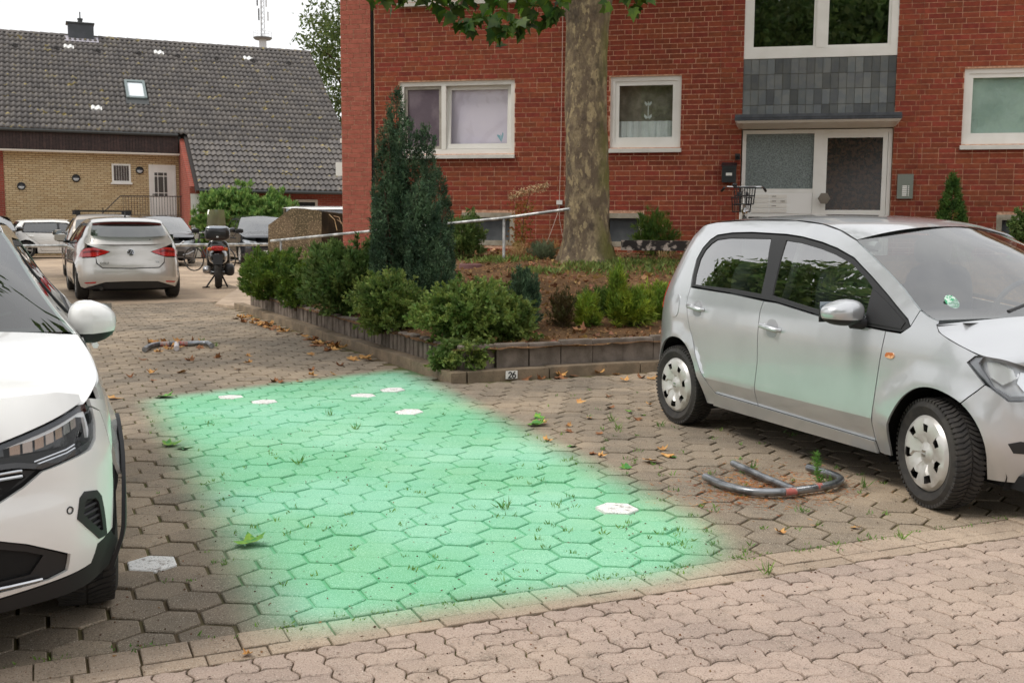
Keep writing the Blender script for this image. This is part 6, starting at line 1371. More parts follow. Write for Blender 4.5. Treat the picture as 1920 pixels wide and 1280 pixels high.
for sd_ in (1, -1):
    q = MB()
    for k in range(4):
        z = .345 + k * .032
        pts_ = [TW_.pt(t_, z + (.012 if i % 2 else -.006), .03) for i, t_ in enumerate(np.linspace(.03, .60 - k * .02, 12))]; q.tube([(p[0], p[1] * sd_, p[2]) for p in pts_], .006, 5)
    q.build('grille_mesh', PLB, wr); q = MB().tube([(p[0], p[1] * sd_, p[2]) for p in [TW_.pt(t_, .318, .0) for t_ in np.linspace(.0, .66, 14)]], .006, 6); q.build('chrome_strip', CHR, wr)
    vt = wc.panel('side_vent', ventp, PLB, d=.012, side=sd_, gap=0, flange=.0, step=.04)
    wc.panel('vent_frame', ventp, PLB, side=sd_, d=-.004, gap=-.004, step=.03, holes=[inset(ventp, .018)], parent=vt, flange=.02)
    q = MB()
    for k in range(6): q.tube([(p[0], p[1] * sd_, p[2]) for p in [TW_.pt(t_, .43 + k * .023 + (t_ - .8) * .05, .006) for t_ in (.815 - k * .004, .86, .925 - k * .006)]], .006, 5)
    q.build('vent_fins', PLB, vt)
    hb = wc.panel('headlight', HLw, GLB, d=.06, side=sd_, flange=0, gap=-.012, step=.05); wc.panel('lens', HLw, LENS, d=-.002, side=sd_, parent=hb, gap=.003, flange=.03, step=.04)
    wc.panel('bezel', HLw, mat('lamp_rim', srgb(60, 62, 66), .2, metal=.4), holes=[inset(HLw, .022)], d=.004, side=sd_, parent=hb, gap=.003, flange=.05, step=.04)
    wc.panel('light_bar', [(.42, .755), (.65, .792), (.85, .838), (.90, .838), (.905, .76), (.88, .74), (.885, .815), (.84, .822), (.65, .776), (.42, .742)], mat('drl_white', srgb(232, 234, 236), .2), d=.012, side=sd_, parent=hb, flange=.01, step=.04)
    for k in range(7):
        t0 = .575 + k * .043; zt = .722 + k * .010
        P_ = [TW_.pt(t0, zt + .0, .035), TW_.pt(t0 + .034, zt + .006, .035), TW_.pt(t0 + .034, zt + .046, .028), TW_.pt(t0, zt + .042, .028)]; q = MB(); q.add([(p[0], p[1] * sd_, p[2]) for p in P_], [(0, 1, 2, 3)]); q.build('reflector', CHR if k % 2 else mat('lamp_warm', srgb(190, 176, 166), .15, metal=.8), hb)
    for z_ in (.700, .711): q = MB().tube([(p[0], p[1] * sd_, p[2]) for p in [TW_.pt(.64, z_, .008), TW_.pt(.76, z_ + .02, .008), TW_.pt(.80, z_ + .030, .008)]], .0035, 5); q.build('indicator_strip', CHR, hb)
    ug = wc.panel('upper_grille', [(0, .58), (.52, .608), (.60, .645), (.655, .682), (.58, .694), (0, .70)], PLB, d=.022, side=sd_, step=.05); 
    for z_ in (.655, .672): q = MB().tube([(p[0], p[1] * sd_, p[2]) for p in [TW_.pt(0, z_ + .01, .01), TW_.pt(.4, z_ + .012, .01), TW_.pt(.60, z_ + .018, .01)]], .005, 5); q.build('chrome_bar', CHR, ug)
    wc.panel('hood_edge', [(0, .70), (.40, .705), (.40, .735), (.537, .783), (.653, .812), (.804, .848), (.895, .868), (.90, .895), (.80, .915), (.60, .915), (0, .89)], WHP, d=.003, side=sd_, step=.05)
    q = MB(); P_ = TW_.pt(.744, .536, -.001); q.grid([[(P_[0] + .0 , (P_[1]) * sd_, P_[2])]]) if False else None
q = MB().lathe([(.0, 0), (.012, 0)], 14, axis='x', c=(0, 0, 0)); 
for sd_ in (1, -1):
    P_ = TW_.pt(.744, .536, -.0015); o = MB().lathe([(.009, .0005), (.013, .0005), (.013, -.003)], 16, axis='x').build('parking_sensor', PLB, wr, loc=(P_[0], P_[1] * sd_, P_[2])); o.rotation_euler = (0, 0, math.radians(38) * sd_)

# ------------------------------------------------------------------ lettering helper
def text_obj(txt, size, m, parent, M, name='lettering', depth=.002):
    cu = bpy.data.curves.new(name, 'FONT'); cu.body = txt; cu.size = size; cu.extrude = depth; cu.align_x = 'CENTER'; cu.align_y = 'CENTER'
    to = bpy.data.objects.new(name, cu); COL.objects.link(to); dg = bpy.context.evaluated_depsgraph_get(); me = bpy.data.meshes.new_from_object(to.evaluated_get(dg)); bpy.data.objects.remove(to)
    me.materials.clear(); me.materials.append(m); o = bpy.data.objects.new(name, me); link(o, parent); o.matrix_local = M; return o
# ------------------------------------------------------------------ silver hatchback seen from behind
SILW = paint('warm_silver_paint', srgb(206, 203, 198), metal=.45, rough=.3, c2=srgb(200, 197, 192))
GW = Wrap(plan=[(2.10, 0), (2.08, .3), (2.0, .6), (1.85, .78), (1.55, .87), (1.2, .89), (.5, .895), (-.5, .895), (-1.2, .89), (-1.6, .86), (-1.92, .76), (-2.06, .55), (-2.12, .25), (-2.13, 0)],
  side=[(.1, .09), (.25, .04), (.4, .0), (.62, .0), (.8, .02), (.95, .03), (1.05, .07), (1.2, .15), (1.35, .25), (1.45, .36), (1.6, .6)],
  front=[(.1, .2), (.2, .1), (.35, .03), (.5, 0), (.65, .02), (.78, .1), (.88, .25), (1.6, 1.7)],
  rear=[(.1, .14), (.25, .05), (.42, 0), (.555, .0), (.575, .02), (.66, .03), (.75, .06), (.95, .10), (1.05, .18), (1.2, .30), (1.35, .44), (1.45, .56), (1.6, .9)], wheels=((1.318, .316), (-1.318, .316)), flare=(.01, .355, .06))
gh = Vector((-.43, .903)).normalized(); gsc = 1.03; gpos = Vector((-6.869, 19.27)) + gh * 2.13 * gsc
gc, gg = gen_car('silver_hatchback', 'silver hatchback seen from behind, parked before the pipe barrier', gpos, gh, SILW, dict(wb=2.637, fo=.78, ro=.81, w=.895, H=1.47, belt=.985, hz=.95, wsb=1.05, wst=.22, rwt=-1.60, rwb=-1.98, R=.316, Ra=.352, rim=.22, tw=.205), sc=gsc, W=GW, rear=False, wheelstyle='alloy5', glassm=CARG, gate_low=False)
gr = gc.root; Tm = GW.Tm
gc.both('rear_bumper', gc.sx([(-1.318 - .36, .24), (-1.68, .56), (-1.70, .74)]) + [(4.46, .745), (4.86, .765), (4.88, .66), (4.985, .575), (Tm, .565), (Tm, .345), (5.03, .335), (4.80, .27), (4.55, .22)], SILW, step=.06)
gc.both('tailgate_lower', [(4.86, .772), (5.04, .822), (5.12, .862), (4.84, .935), (4.62, 1.0), (Tm, 1.0), (Tm, .575), (4.99, .585), (4.895, .668)], SILW, d=-.002, step=.06)
gc.both('rear_valance', [(4.55, .215), (4.80, .262), (5.03, .328), (Tm, .338), (Tm, .21)], PLB, d=.02, step=.08)
TLp = [(4.388, .762), (4.52, .86), (4.657, .925), (4.838, .936), (5.114, .864), (5.04, .826), (4.864, .776)]
for sd_ in (1, -1):
    tl = gc.panel('tail_light', TLp, REDL, d=-.012, side=sd_, step=.05); gc.panel('reflector_band', [(4.60, .865), (4.83, .900), (5.05, .862), (4.85, .85), (4.62, .83)], mat('tail_lens_deep', srgb(120, 14, 18), .15, coat=.6), d=-.0145, side=sd_, parent=tl, step=.05)
    gc.panel('rear_reflector', [(4.60, .325), (4.88, .345), (4.86, .315), (4.66, .30)], REDL, d=-.004, side=sd_, step=.06)
    gc.panel('haunch', gc.sx([(-1.70, .745), (-1.63, .90), (-1.60, 1.0)]) + [(4.60, 1.005), (4.62, .925), (4.50, .862), (4.375, .76)], SILW, d=-.002, side=sd_, step=.06)
def rframe(t, z, d=-.004):
    P = GW.pt(t, z, d) * gsc; a = GW.pt(t + .01, z, d); b = GW.pt(t - .01, z, d); rt_ = Vector(a - b).normalized() if t < Tm - .02 else Vector((0, -1, 0)); up_ = Vector(GW.pt(t, z + .02, d) - GW.pt(t, z - .02, d)).normalized(); nr = rt_.cross(up_)
    return Matrix(((rt_.x, up_.x, nr.x, P[0]), (rt_.y, up_.y, nr.y, P[1]), (rt_.z, up_.z, nr.z, P[2]), (0, 0, 0, 1)))
Mb = rframe(Tm, .85, -.006); em = empty('emblem_mount', parent=gr); bpy.data.objects.remove(em)
q = MB(); q.lathe([(.062, 0), (.062, .012), (.052, .014), (.050, .004)], 28); R_ = .05
for pts_ in ([(-.022, .044), (0, .004), (.022, .044)], [(-.044, .022), (-.022, -.040), (0, .0), (.022, -.040), (.044, .022)]): q.tube([(x, y, .008) for x, y in pts_], .0065, 5)
o = q.build('emblem', CHR, gr); o.matrix_local = Mb; q = MB().lathe([(0, .003), (.055, .003)], 24); o = q.build('emblem_disc', GLB, gr); o.matrix_local = Mb
M1 = rframe(5.02, .66, -.006); text_obj('GOLF', .062, CHR, gr, M1)
M2 = rframe(5.02, .675, -.006); M2b = Matrix.Scale(-1, 4, (0, 1, 0)) @ M2; P2 = M2b.translation; rt2 = Vector((M2[0][0], -M2[1][0], M2[2][0])) * -1; up2 = Vector((M2[0][1], -M2[1][1], M2[2][1])); n2 = rt2.cross(up2)
text_obj('TSI', .055, CHR, gr, Matrix(((rt2.x, up2.x, n2.x, P2.x), (rt2.y, up2.y, n2.y, P2.y), (rt2.z, up2.z, n2.z, P2.z), (0, 0, 0, 1))))
gc.patch('roof_spoiler', [(-1.52, 1.435), (-1.74, 1.395), (-1.80, 1.375)], [(-1.45, 1.395), (-1.62, 1.36), (-1.68, 1.345)], SILW, pw=3.0, lift=.012)
gc.patch('brake_light_bar', [(-1.795, 1.372), (-1.78, 1.345)], [(-1.675, 1.342), (-1.67, 1.315)], mat('brake_bar_red', srgb(92, 28, 26), .3), pw=3.0, vmax=.95)  # dark red strip along the rear edge of the spoiler
q = MB().tube([(-1.98 * gsc, .02, 1.035 * gsc), (-1.96 * gsc, -.12, 1.06 * gsc), (-1.955 * gsc, -.36, 1.065 * gsc)], .014, 6); q.build('rear_wiper', PLB, gr)
q = MB().tube([(-1.95, .52, .235), (-2.12, .52, .235)], .035, 10); q.build('exhaust', mat('exhaust_dark', srgb(60, 58, 56), .4, metal=.7), gr)
q = MB().lathe([(.02, 0), (.014, .03), (.004, .06), (0, .065)], 10); q.build('roof_antenna', PLB, gr, loc=(-1.30 * gsc, 0, 1.455 * gsc))
# ------------------------------------------------------------------ cars further back
away = Vector((-.41, .912)); toward = Vector((.407, -.914)); along = Vector((.9135, .4067))
BRW = paint('bronze_silver_paint', srgb(176, 166, 156), metal=.5, rough=.3); GRY = paint('graphite_paint', srgb(98, 98, 102), metal=.5, rough=.28); BLK = paint('black_paint', srgb(28, 28, 31), metal=.2, rough=.2); BLK2 = paint('dark_blue_black_paint', srgb(44, 46, 52), metal=.3, rough=.25)
sc3, sg3 = gen_car('crossover', 'bronze silver crossover with roof bars just beyond the silver hatchback', (-10.25, 26.75), away, BRW, dict(wb=2.62, fo=.85, ro=.80, w=.90, H=1.60, belt=1.04, hz=1.04, R=.34, Ra=.39), clad=True, front=False)
for sd_ in (1, -1):
    sc3.panel('tail_light', [(sc3.W.tx(-1.80), .86), (sc3.W.tx(-1.80), 1.02), (sc3.W.tr(.45), 1.0), (sc3.W.tr(.45), .90)], REDL, d=-.012, side=sd_, step=.08)
    q = MB().tube([(-.2, sd_ * .56, 1.56), (-.15, sd_ * .57, 1.62), (.0, sd_ * .57, 1.63)], .03, 6)
    for x in (.35, -.65): q.box((x - .12, sd_ * .58 - .07, 1.57), (x + .12, sd_ * .58 + .07, 1.68))
    q.build('bar_foot', PLB, sc3.root)
q = MB()
for x in (.35, -.65): q.box((x - .03, -.60, 1.64), (x + .03, .60, 1.675))
q.build('roof_bars', PLB, sc3.root)
cq, gq = gen_car('crossover', 'graphite grey crossover facing the viewer before the white house door', (-11.9, 36.25), toward, GRY, dict(wb=2.65, fo=.88, ro=.85, w=.92, H=1.60, belt=1.03, hz=1.06, R=.345, Ra=.39, wsb=1.0), clad=True, rear=True)
for sd_ in (1, -1):
    q = MB().tube([(p[0], p[1] * sd_, p[2]) for p in [cq.W.pt(cq.W.tf(.50), .78, -.012), cq.W.pt(cq.W.tf(.22), .60, -.012), cq.W.pt(cq.W.tf(.02), .58, -.012)]], .018, 6); q.build('chrome_wing', CHR, cq.root)
    q = MB().tube([(p[0], p[1] * sd_, p[2]) for p in [cq.W.pt(cq.W.tf(.80), .45, -.012), cq.W.pt(cq.W.tf(.62), .36, -.012), cq.W.pt(cq.W.tf(.45), .33, -.012)]], .018, 6); q.build('bumper_blade', mat('satin_blade', srgb(180, 182, 184), .35, metal=.5), cq.root)
q = MB().lathe([(.07, 0), (.07, .012), (.052, .012), (.052, 0)], 22, axis='x'); P_ = cq.W.pt(0, .70, -.014); q.box((-.0, -.085, -.012), (.014, .085, .012)); q.build('emblem', CHR, cq.root, loc=(P_[0], 0, P_[2]))
gen_car('dark_car', 'black car facing the viewer at the far left before the yellow wall', (-18.75, 38.4), toward, BLK, dict(H=1.58, belt=1.02, hz=1.05, w=.91, R=.335, Ra=.38), rear=True)
ch_, _g = gen_car('white_hatchback', 'white hatchback parked sideways along the yellow wall', (-17.0, 40.4), along, WHP, dict(wb=2.45, fo=.75, ro=.68, w=.85, H=1.45, rwt=-1.45, rwb=-1.75, belt=.94, hz=.95), rear=True)
for sd_ in (1, -1): ch_.panel('tail_light', [(ch_.W.tx(-1.60), .72), (ch_.W.tx(-1.62), .95), (ch_.W.tr(.5), .92), (ch_.W.tr(.55), .74)], REDL, d=-.012, side=sd_, step=.08)
gen_car('dark_car', 'dark car with pale windscreen half hidden behind the scooter', (-8.75, 36.9), toward, BLK2, dict(H=1.62, belt=1.05, hz=1.06, w=.90, R=.34, Ra=.385, wsb=.95, wst=.35), rear=True)
gen_car('white_van', 'white van whose flat roof shows over the concrete stair wall', (-5.6, 36.2), along, WHP, dict(wb=2.9, fo=.85, ro=.85, w=.92, H=1.93, belt=1.15, hz=1.12, rwt=-2.05, rwb=-2.15, wst=.35, wsb=1.35), rear=True, cab=False)
# ------------------------------------------------------------------ scooter seen from behind
sp_ = gpt(410, 541); scoot = empty('motor_scooter', (sp_.x, sp_.y, 0), math.radians(15), 'black motor scooter with top case and windshield on its stand', 'scooter')   # local +y = forward, away from the viewer
SBK = paint('scooter_black', srgb(24, 24, 26), metal=.1, rough=.2)
tw_ = MB().lathe([(.18, -.05), (.22, -.065), (.255, -.05), (.27, 0), (.255, .05), (.22, .065), (.18, .05)], 32, axis='x').mesh('tyre', RUB, 40)
for y, z in ((.12, .27), (1.45, .27)):
    w_o = empty('wheel', (0, y, z), 0, parent=scoot); o = bpy.data.objects.new('tyre', tw_); link(o, w_o); MB().lathe([(0, -.04), (.18, -.045), (.18, .045), (0, .04)], 20, axis='x').build('rim', mat('scooter_rim', srgb(110, 110, 112), .4, metal=.6), w_o)
def sg(c, r, e=.6): return np.array(super_grid(c, r, e, 20, 14))
q = MB(); q.grid(sg((0, .45, .68), (.17, .52, .17), .7)); q.grid(sg((0, .22, .62), (.12, .25, .12), .7)); q.build('rear_body', SBK, scoot, smooth=60)
MB().grid(sg((0, .55, .86), (.15, .48, .07), .6)).build('seat', mat('seat_vinyl', srgb(30, 30, 30), .6), scoot, smooth=60)
q = MB(); q.grid(sg((0, 1.22, .62), (.22, .10, .42), .7)); q.grid(sg((0, 1.0, .30), (.18, .35, .06), .6)); q.grid(sg((0, 1.42, .52), (.10, .22, .10), .7)); q.build('leg_shield', SBK, scoot, smooth=60)
q = MB(); q.grid(sg((0, .12, 1.16), (.225, .20, .13), .45)); tcs = q.build('top_case', mat('case_black', srgb(34, 34, 37), .35, coat=.4), scoot, smooth=60)
q = MB(); P_ = sg((0, .12, 1.225), (.21, .19, .115), .5); q.grid(P_[8:]); q.build('lid', mat('case_lid', srgb(150, 156, 164), .15, metal=.5, coat=1), tcs, smooth=60); MB().box((-.02, -.09, 1.09), (.02, -.078, 1.12)).build('lock', CHR, tcs)
q = MB(); q.grid(sg((0, -.04, .86), (.115, .06, .055), .6)); tl_ = q.build('tail_light', REDL, scoot, smooth=60)
for s_ in (-1, 1): MB().grid(sg((s_ * .125, -.01, .845), (.055, .05, .04), .7)).build('turn_signal', mat('amber_scooter', srgb(206, 104, 40), .2), tl_, smooth=60)
q = MB(); q.add([(-.09, -.10, .73), (.09, -.10, .73), (.08, -.16, .52), (-.08, -.16, .52), (-.09, -.08, .73), (.09, -.08, .73), (.08, -.14, .52), (-.08, -.14, .52)], [(3, 2, 1, 0), (4, 5, 6, 7), (0, 1, 5, 4), (2, 3, 7, 6)]); q.build('mudguard', PLB, scoot)
q = MB(); q.grid(sg((-.20, .10, .40), (.075, .26, .085), .7)); q.build('exhaust', mat('exhaust_silver', srgb(176, 176, 178), .3, metal=.8), scoot, smooth=60); MB().grid(sg((.20, .12, .40), (.09, .22, .13), .7)).build('engine_case', PLB, scoot, smooth=60)
q = MB().tube([(-.05, .35, .3), (-.22, .22, .02)], .016, 6).tube([(.05, .35, .3), (.16, .24, .02)], .016, 6).tube([(-.28, .17, .02), (-.16, .24, .02)], .016, 6); q.build('stand', PLB, scoot)
scoot.scale = (1.18, 1, 1)
n = 12; P_ = [[((-.20 + .40 * i / n) * (1 - .25 * j / 8) - .02, 1.18 - .05 * math.cos((i / n - .5) * 3) - j * .022, 1.0 + j * .086) for i in range(n + 1)] for j in range(9)]
MB().grid(P_).build('windshield', glass('scooter_screen', (.82, .80, .68), .10, opacity=.6, body=srgb(170, 166, 140)), scoot, smooth=60)
q = MB().tube([(-.33, 1.0, 1.06), (-.12, 1.12, 1.08), (.12, 1.12, 1.08), (.33, 1.0, 1.06)], .016, 8); hb_ = q.build('handlebar', PLB, scoot)
for s_ in (-1, 1): MB().grid(sg((s_ * .40, 1.1, 1.22), (.075, .025, .05), .7)).build('mirror', PLB, hb_, smooth=60); MB().tube([(s_ * .28, 1.05, 1.08), (s_ * .36, 1.1, 1.2)], .007, 5).build('mirror_stem', PLB, hb_)
q = MB()
for k in range(5): a = .5 + k * 1.25; q.lathe([(.016, 0), (0, .004)], 8, axis='y', c=(.09 * math.cos(a) - .02, 1.08, 1.25 + .09 * math.sin(a)))
q.build('screen_bolts', PLB, scoot)
# ------------------------------------------------------------------ bicycles
def bicycle(name, label, loc, rz, z0=0.0, basket=True):
    r = empty(name, (loc[0], loc[1], z0), rz, label, 'bicycle'); FR = mat('bike_frame', srgb(210, 206, 200), .3, coat=.6) if basket else mat('bike_dark', srgb(50, 50, 54), .4); BKm = PLB
    for y in (.55, -.52):
        w_o = empty('wheel', (0, y, .34), 0, parent=r); ring = [(0, .33 * math.cos(a), .33 * math.sin(a)) for a in [2 * math.pi * k / 28 for k in range(29)]]; MB().tube(ring, .02, 6, cap=False).build('tyre', RUB, w_o)
        q = MB()
        for k in range(14): a = k * .4488; q.tube([(0, .02 * math.cos(a + 1), .02 * math.sin(a + 1)), (0, .315 * math.cos(a), .315 * math.sin(a))], .0025, 3)
        q.build('spokes', CHR, w_o)
    q = MB().tube([(0, .36, .88), (0, .10, .32), (0, -.16, .98)], .02, 8).tube([(0, .37, .80), (0, .12, .42), (0, -.05, .45)], .018, 8).tube([(0, -.02, .55), (0, -.52, .34)], .012, 6).tube([(0, .08, .30), (0, -.52, .34)], .012, 6); q.build('frame', FR, r)
    q = MB()
    for s_ in (-1, 1): q.tube([(s_ * .05, .42, .72), (s_ * .055, .55, .34)], .014, 6)
    q.tube([(0, .33, 1.05), (0, .42, .70)], .02, 8); q.build('fork', FR, r)
    q = MB().tube([(-.31, .12, 1.06), (-.24, .26, 1.10), (-.06, .36, 1.09), (.06, .36, 1.09), (.24, .26, 1.10), (.31, .12, 1.06)], .012, 7); hb2 = q.build('handlebar', CHR, r)
    for s_ in (-1, 1): MB().tube([(s_ * .32, .06, 1.04), (s_ * .28, .20, 1.085)], .019, 8).build('grip', BKm, hb2)
    MB().grid(sg((.14, .33, 1.12), (.035, .035, .03), .8)).build('bell', BKm, hb2, smooth=60)
    MB().grid(np.array(super_grid((0, -.24, 1.0), (.09, .14, .04), .7, 16, 10))).build('saddle', BKm, r, smooth=60)
    if basket:
        for (y0, z0_, w0, d0, h0, nm) in ((.50, .84, .15, .12, .24, 'front_basket'), (-.62, .74, .15, .16, .22, 'rear_basket')):
            q = MB()
            for k in range(9):
                x = -w0 + 2 * w0 * k / 8
                for yy in (y0 - d0, y0 + d0): q.tube([(x * .85, yy, z0_), (x, yy * 1.0, z0_ + h0)], .0035, 4)
            for k in range(7):
                yy = y0 - d0 + 2 * d0 * k / 6
                for xx in (-w0, w0): q.tube([(xx * .85, yy, z0_), (xx, yy, z0_ + h0)], .0035, 4)
            for zz, f_ in ((z0_, .85), (z0_ + h0 * .5, .93), (z0_ + h0, 1.0)): q.tube([(-w0 * f_, y0 - d0, zz), (w0 * f_, y0 - d0, zz), (w0 * f_, y0 + d0, zz), (-w0 * f_, y0 + d0, zz), (-w0 * f_, y0 - d0, zz)], .007, 5)
            q.box((-w0 * .85, y0 - d0, z0_ - .004), (w0 * .85, y0 + d0, z0_ + .004)); q.build(nm, BKm, r)
        MB().lathe([(0, .0), (.04, .0), (.045, .03), (.02, .06)], 14, axis='y', c=(0, .63, .74)).build('front_lamp', CHR, r)
    return r
bk = ypt(1392, 420, 16.0); bicycle('city_bicycle', 'white city bicycle with black baskets in front of the entrance', (bk.x, bk.y), math.radians(170), ypt(1392, 352, 16.0).z - 1.09)
bk2 = gpt(470, 497); bicycle('dark_bicycle', 'dark bicycle leaning at the barrier behind the scooter', (bk2.x - .1, bk2.y - 4.3), math.radians(70), 0, False)
# ------------------------------------------------------------------ fold-down parking hoops
HOOP = mat('hoop_steel', srgb(158, 160, 164), .32, metal=.8, noise=(9, .40, .62), col2=srgb(104, 106, 110)); REDP = mat('hoop_red_mark', srgb(172, 92, 84), .6, noise=(22, .42, .58), col2=srgb(150, 136, 130))
def hp(x, y, z=.035): p = gpt(x, y, z); return (p.x, p.y, z)
def smooth_path(P, n=8): return [tuple(p) for p in catmull(np.array(P), n)]
h1 = empty('parking_hoop', hp(1480, 925, 0), 0, 'folded steel parking hoop lying left of the silver car front wheel', 'parking barrier', 'fold-down parking hoops'); o0 = Vector(h1.location)
lo = lambda L_: [tuple(Vector(p) - o0) for p in L_]
MB().tube(lo(smooth_path([hp(1322, 893), hp(1362, 910), hp(1410, 921), hp(1462, 922), hp(1530, 914), hp(1566, 906), hp(1576, 898), hp(1562, 890), hp(1515, 876)])), .022, 10).build('outer_tube', HOOP, h1, smooth=60)
MB().tube(lo([hp(1374, 868), hp(1430, 893), hp(1488, 917)]), .020, 10).build('inner_leg', HOOP, h1, smooth=60)
MB().tube(lo([hp(1472, 922), hp(1492, 921)]), .0225, 10).build('red_band', REDP, h1, smooth=60); MB().tube(lo([hp(1530, 914), hp(1541, 912)]), .0225, 10).build('red_band', REDP, h1, smooth=60)
h2 = empty('parking_hoop', hp(335, 650, 0), 0, 'folded parking hoop half buried in leaves beyond the empty bay', 'parking barrier', 'fold-down parking hoops'); o0 = Vector(h2.location)
MB().tube(lo(smooth_path([hp(271, 655), hp(283, 648), hp(300, 645), hp(350, 644), hp(385, 643), hp(397, 648)])), .03, 10).build('outer_tube', HOOP, h2, smooth=60)
MB().tube(lo([hp(331, 653), hp(331, 644)]), .03, 10).build('inner_leg', mat('hoop_end', srgb(196, 190, 190), .5), h2, smooth=60); MB().tube(lo([hp(300, 645), hp(318, 645)]), .0315, 10).build('red_band', REDP, h2, smooth=60); MB().tube(lo([hp(337, 644.4), hp(352, 644)]), .0315, 10).build('red_band', REDP, h2, smooth=60)
# ------------------------------------------------------------------ fallen leaves on the paving
LB_ = [mat('fallen_ochre', srgb(206, 160, 96), .8, var=.2, noise=(30, .4, .6), col2=srgb(176, 124, 70)), mat('fallen_brown', srgb(150, 98, 58), .8, var=.2, noise=(30, .4, .6), col2=srgb(112, 74, 46)), mat('fallen_green', srgb(120, 160, 52), .7, var=.15, noise=(30, .4, .6), col2=srgb(70, 132, 60))]
def curled(m, amp, seed):
    rs = random.Random(seed); q = MB(); k = len(LOBE); a1, a2 = rs.uniform(.5, 1.3), rs.uniform(-.4, .8)
    f_ = lambda x, y: amp * (a1 * x * x * 2.2 + a2 * (y - .4) ** 2 + .1 * math.sin(6 * x + seed))
    vs_ = [(x, y - .4, f_(x, y)) for x, y in LOBE] + [(0, .05, f_(0, .45) + .0)]
    q.add(vs_, [(i, (i + 1) % k, k) for i in range(k)]); return q.mesh('fallen_leaf', m)
LM = [[curled(m, a, i * 3 + j) for j, a in enumerate((.15, .35, .6))] for i, m in enumerate(LB_)]
def drop(x, y, kind, size, label, group, z=None, world=None):
    p = world if world is not None else gpt(x, y); o = bpy.data.objects.new('fallen_leaf', LM[kind][random.randrange(3)]); link(o); s_ = size * random.uniform(.8, 1.2); o.scale = (s_, s_, s_)
    o.location = (p.x, p.y, (z if z is not None else .003) + .006 * s_ / .15); o.rotation_euler = (random.gauss(0, .16), random.gauss(0, .16), random.random() * 6.28); tag(o, label, 'leaf', group)
for x, y, kd, sz, lab in ((215, 748, 0, .12, 'curled ochre leaf beside the white crossover bonnet'), (312, 745, 2, .17, 'yellow green leaf at the far left corner of the green bay'), (345, 842, 2, .13, 'dark green leaf at the left edge of the green bay'), (322, 836, 2, .14, 'small green leaf scrap at the left edge of the green bay'), (470, 1020, 2, .115, 'crumpled green leaf near the bottom left of the green bay'), (460, 1230, 0, .055, 'ochre leaf on the border stones at the bottom left'), (1012, 798, 2, .14, 'pale green leaf beyond the right edge of the green bay'), (1171, 879, 2, .085, 'folded green leaf at the right edge of the green bay'), (1224, 867, 0, .11, 'ochre leaf left of the near parking hoop'), (1252, 856, 0, .09, 'brown leaf just right of the ochre leaf by the hoop'), (1460, 1000, 0, .05, 'small yellow leaf on the pavers below the parking hoop'), (1605, 990, 0, .05, 'tiny yellow leaf on the pavers below the silver car'), (735, 0, 0, 0, '')):
    if sz: drop(x, y, kd, sz, lab, None)
    if lab == '': break
for k in range(60):
    u = random.random(); x = 450 + 190 * u + random.gauss(0, 9); y = 590 + 62 * u + abs(random.gauss(0, 5)); drop(x, y, 0 if random.random() < .7 else 1, .125, 'dry ochre leaf in the drift along the left kerb', 'leaf drift along the left kerb')
for k in range(26): drop(330 + random.gauss(0, 42), 648 + random.gauss(0, 3.5), 0 if random.random() < .6 else 1, .12, 'dry leaf caught at the far parking hoop', 'leaves at the far hoop')
for k in range(16): drop(1080 + random.gauss(0, 75), 708 + random.gauss(0, 4), random.choice((0, 1, 1)), .11, 'dry brown leaf below the palisade kerb', 'leaves below the palisade kerb')
for k in range(8): drop(690 + random.gauss(0, 40), 668 + random.gauss(0, 8), 0, .15, 'pale dry leaf at the kerb below the yew', 'leaves below the yew')
for k in range(20): drop(random.uniform(220, 640), random.uniform(660, 720), random.choice((0, 1)), .09, 'small dry leaf on the open drive', 'scattered leaves on the drive')
for k in range(22):
    x, y = random.uniform(1000, 1260), random.uniform(730, 860); drop(x, y, random.choice((0, 1, 2)), .07, 'small leaf scrap left of the silver car', 'leaf scraps left of the silver car')
# leaf litter and greenery on the bed
n = 3600; PL = []
while len(PL) < n:
    b = 4.65 + random.random() ** 1.2 * 8.5; a = aleft(b) + .3 + random.random() * 7.0; p = ab(a, b)
    if (p - FP).dot(FN) > .15: PL.append((p.x, p.y, zg(p.x, p.y) + .012))
PL = np.array(PL); o = lobed('leaf_litter', PL, np.stack([rng.normal(0, 1, n), rng.normal(0, 1, n), rng.normal(.15, .35, n)], 1), .025 + .075 * rng.random(n) ** 2.5, leafmat('litter', srgb(168, 128, 84), srgb(120, 86, 56), var=.45, trans=.1, hue=.03), rng.random(n)); tag(o, 'dry leaf litter covering the sloping bed', 'leaf litter', kind='stuff')
n = 2800; PL = []
cl = [(gz(x, y, Y_), r) for x, y, Y_, r in ((1180, 490, 16.0, .5), (1230, 490, 16.0, .5), (1140, 500, 15.5, .3), (1255, 480, 15.9, .5), (960, 500, 16.4, .3), (920, 500, 16.6, .3), (905, 560, 13.0, .25), (1010, 520, 15, .3), (1120, 505, 15.2, .4), (1240, 510, 15.2, .5), (1100, 505, 15.6, .3), (800, 560, 14.5, .4), (640, 520, 16.5, .6), (700, 500, 17.0, .7))]
while len(PL) < n:
    c_, r_ = random.choice(cl); x, y = c_[0] + random.gauss(0, r_ * .7), c_[1] + random.gauss(0, r_ * .5)
    if (Vector((x, y, 0)) - FP).dot(FN) > .1: PL.append((x, y, zg(x, y)))
o = leaf_cloud('ground_cover', np.array(PL), np.stack([rng.normal(0, .6, n), rng.normal(0, .6, n), np.ones(n)], 1), .05 + .07 * rng.random(n), .016 + .018 * rng.random(n), leafmat('cover_green', srgb(134, 146, 78), srgb(104, 124, 62)), rng.random(n)); tag(o, 'low weeds and ground ivy on the bed', 'ground cover', kind='stuff')
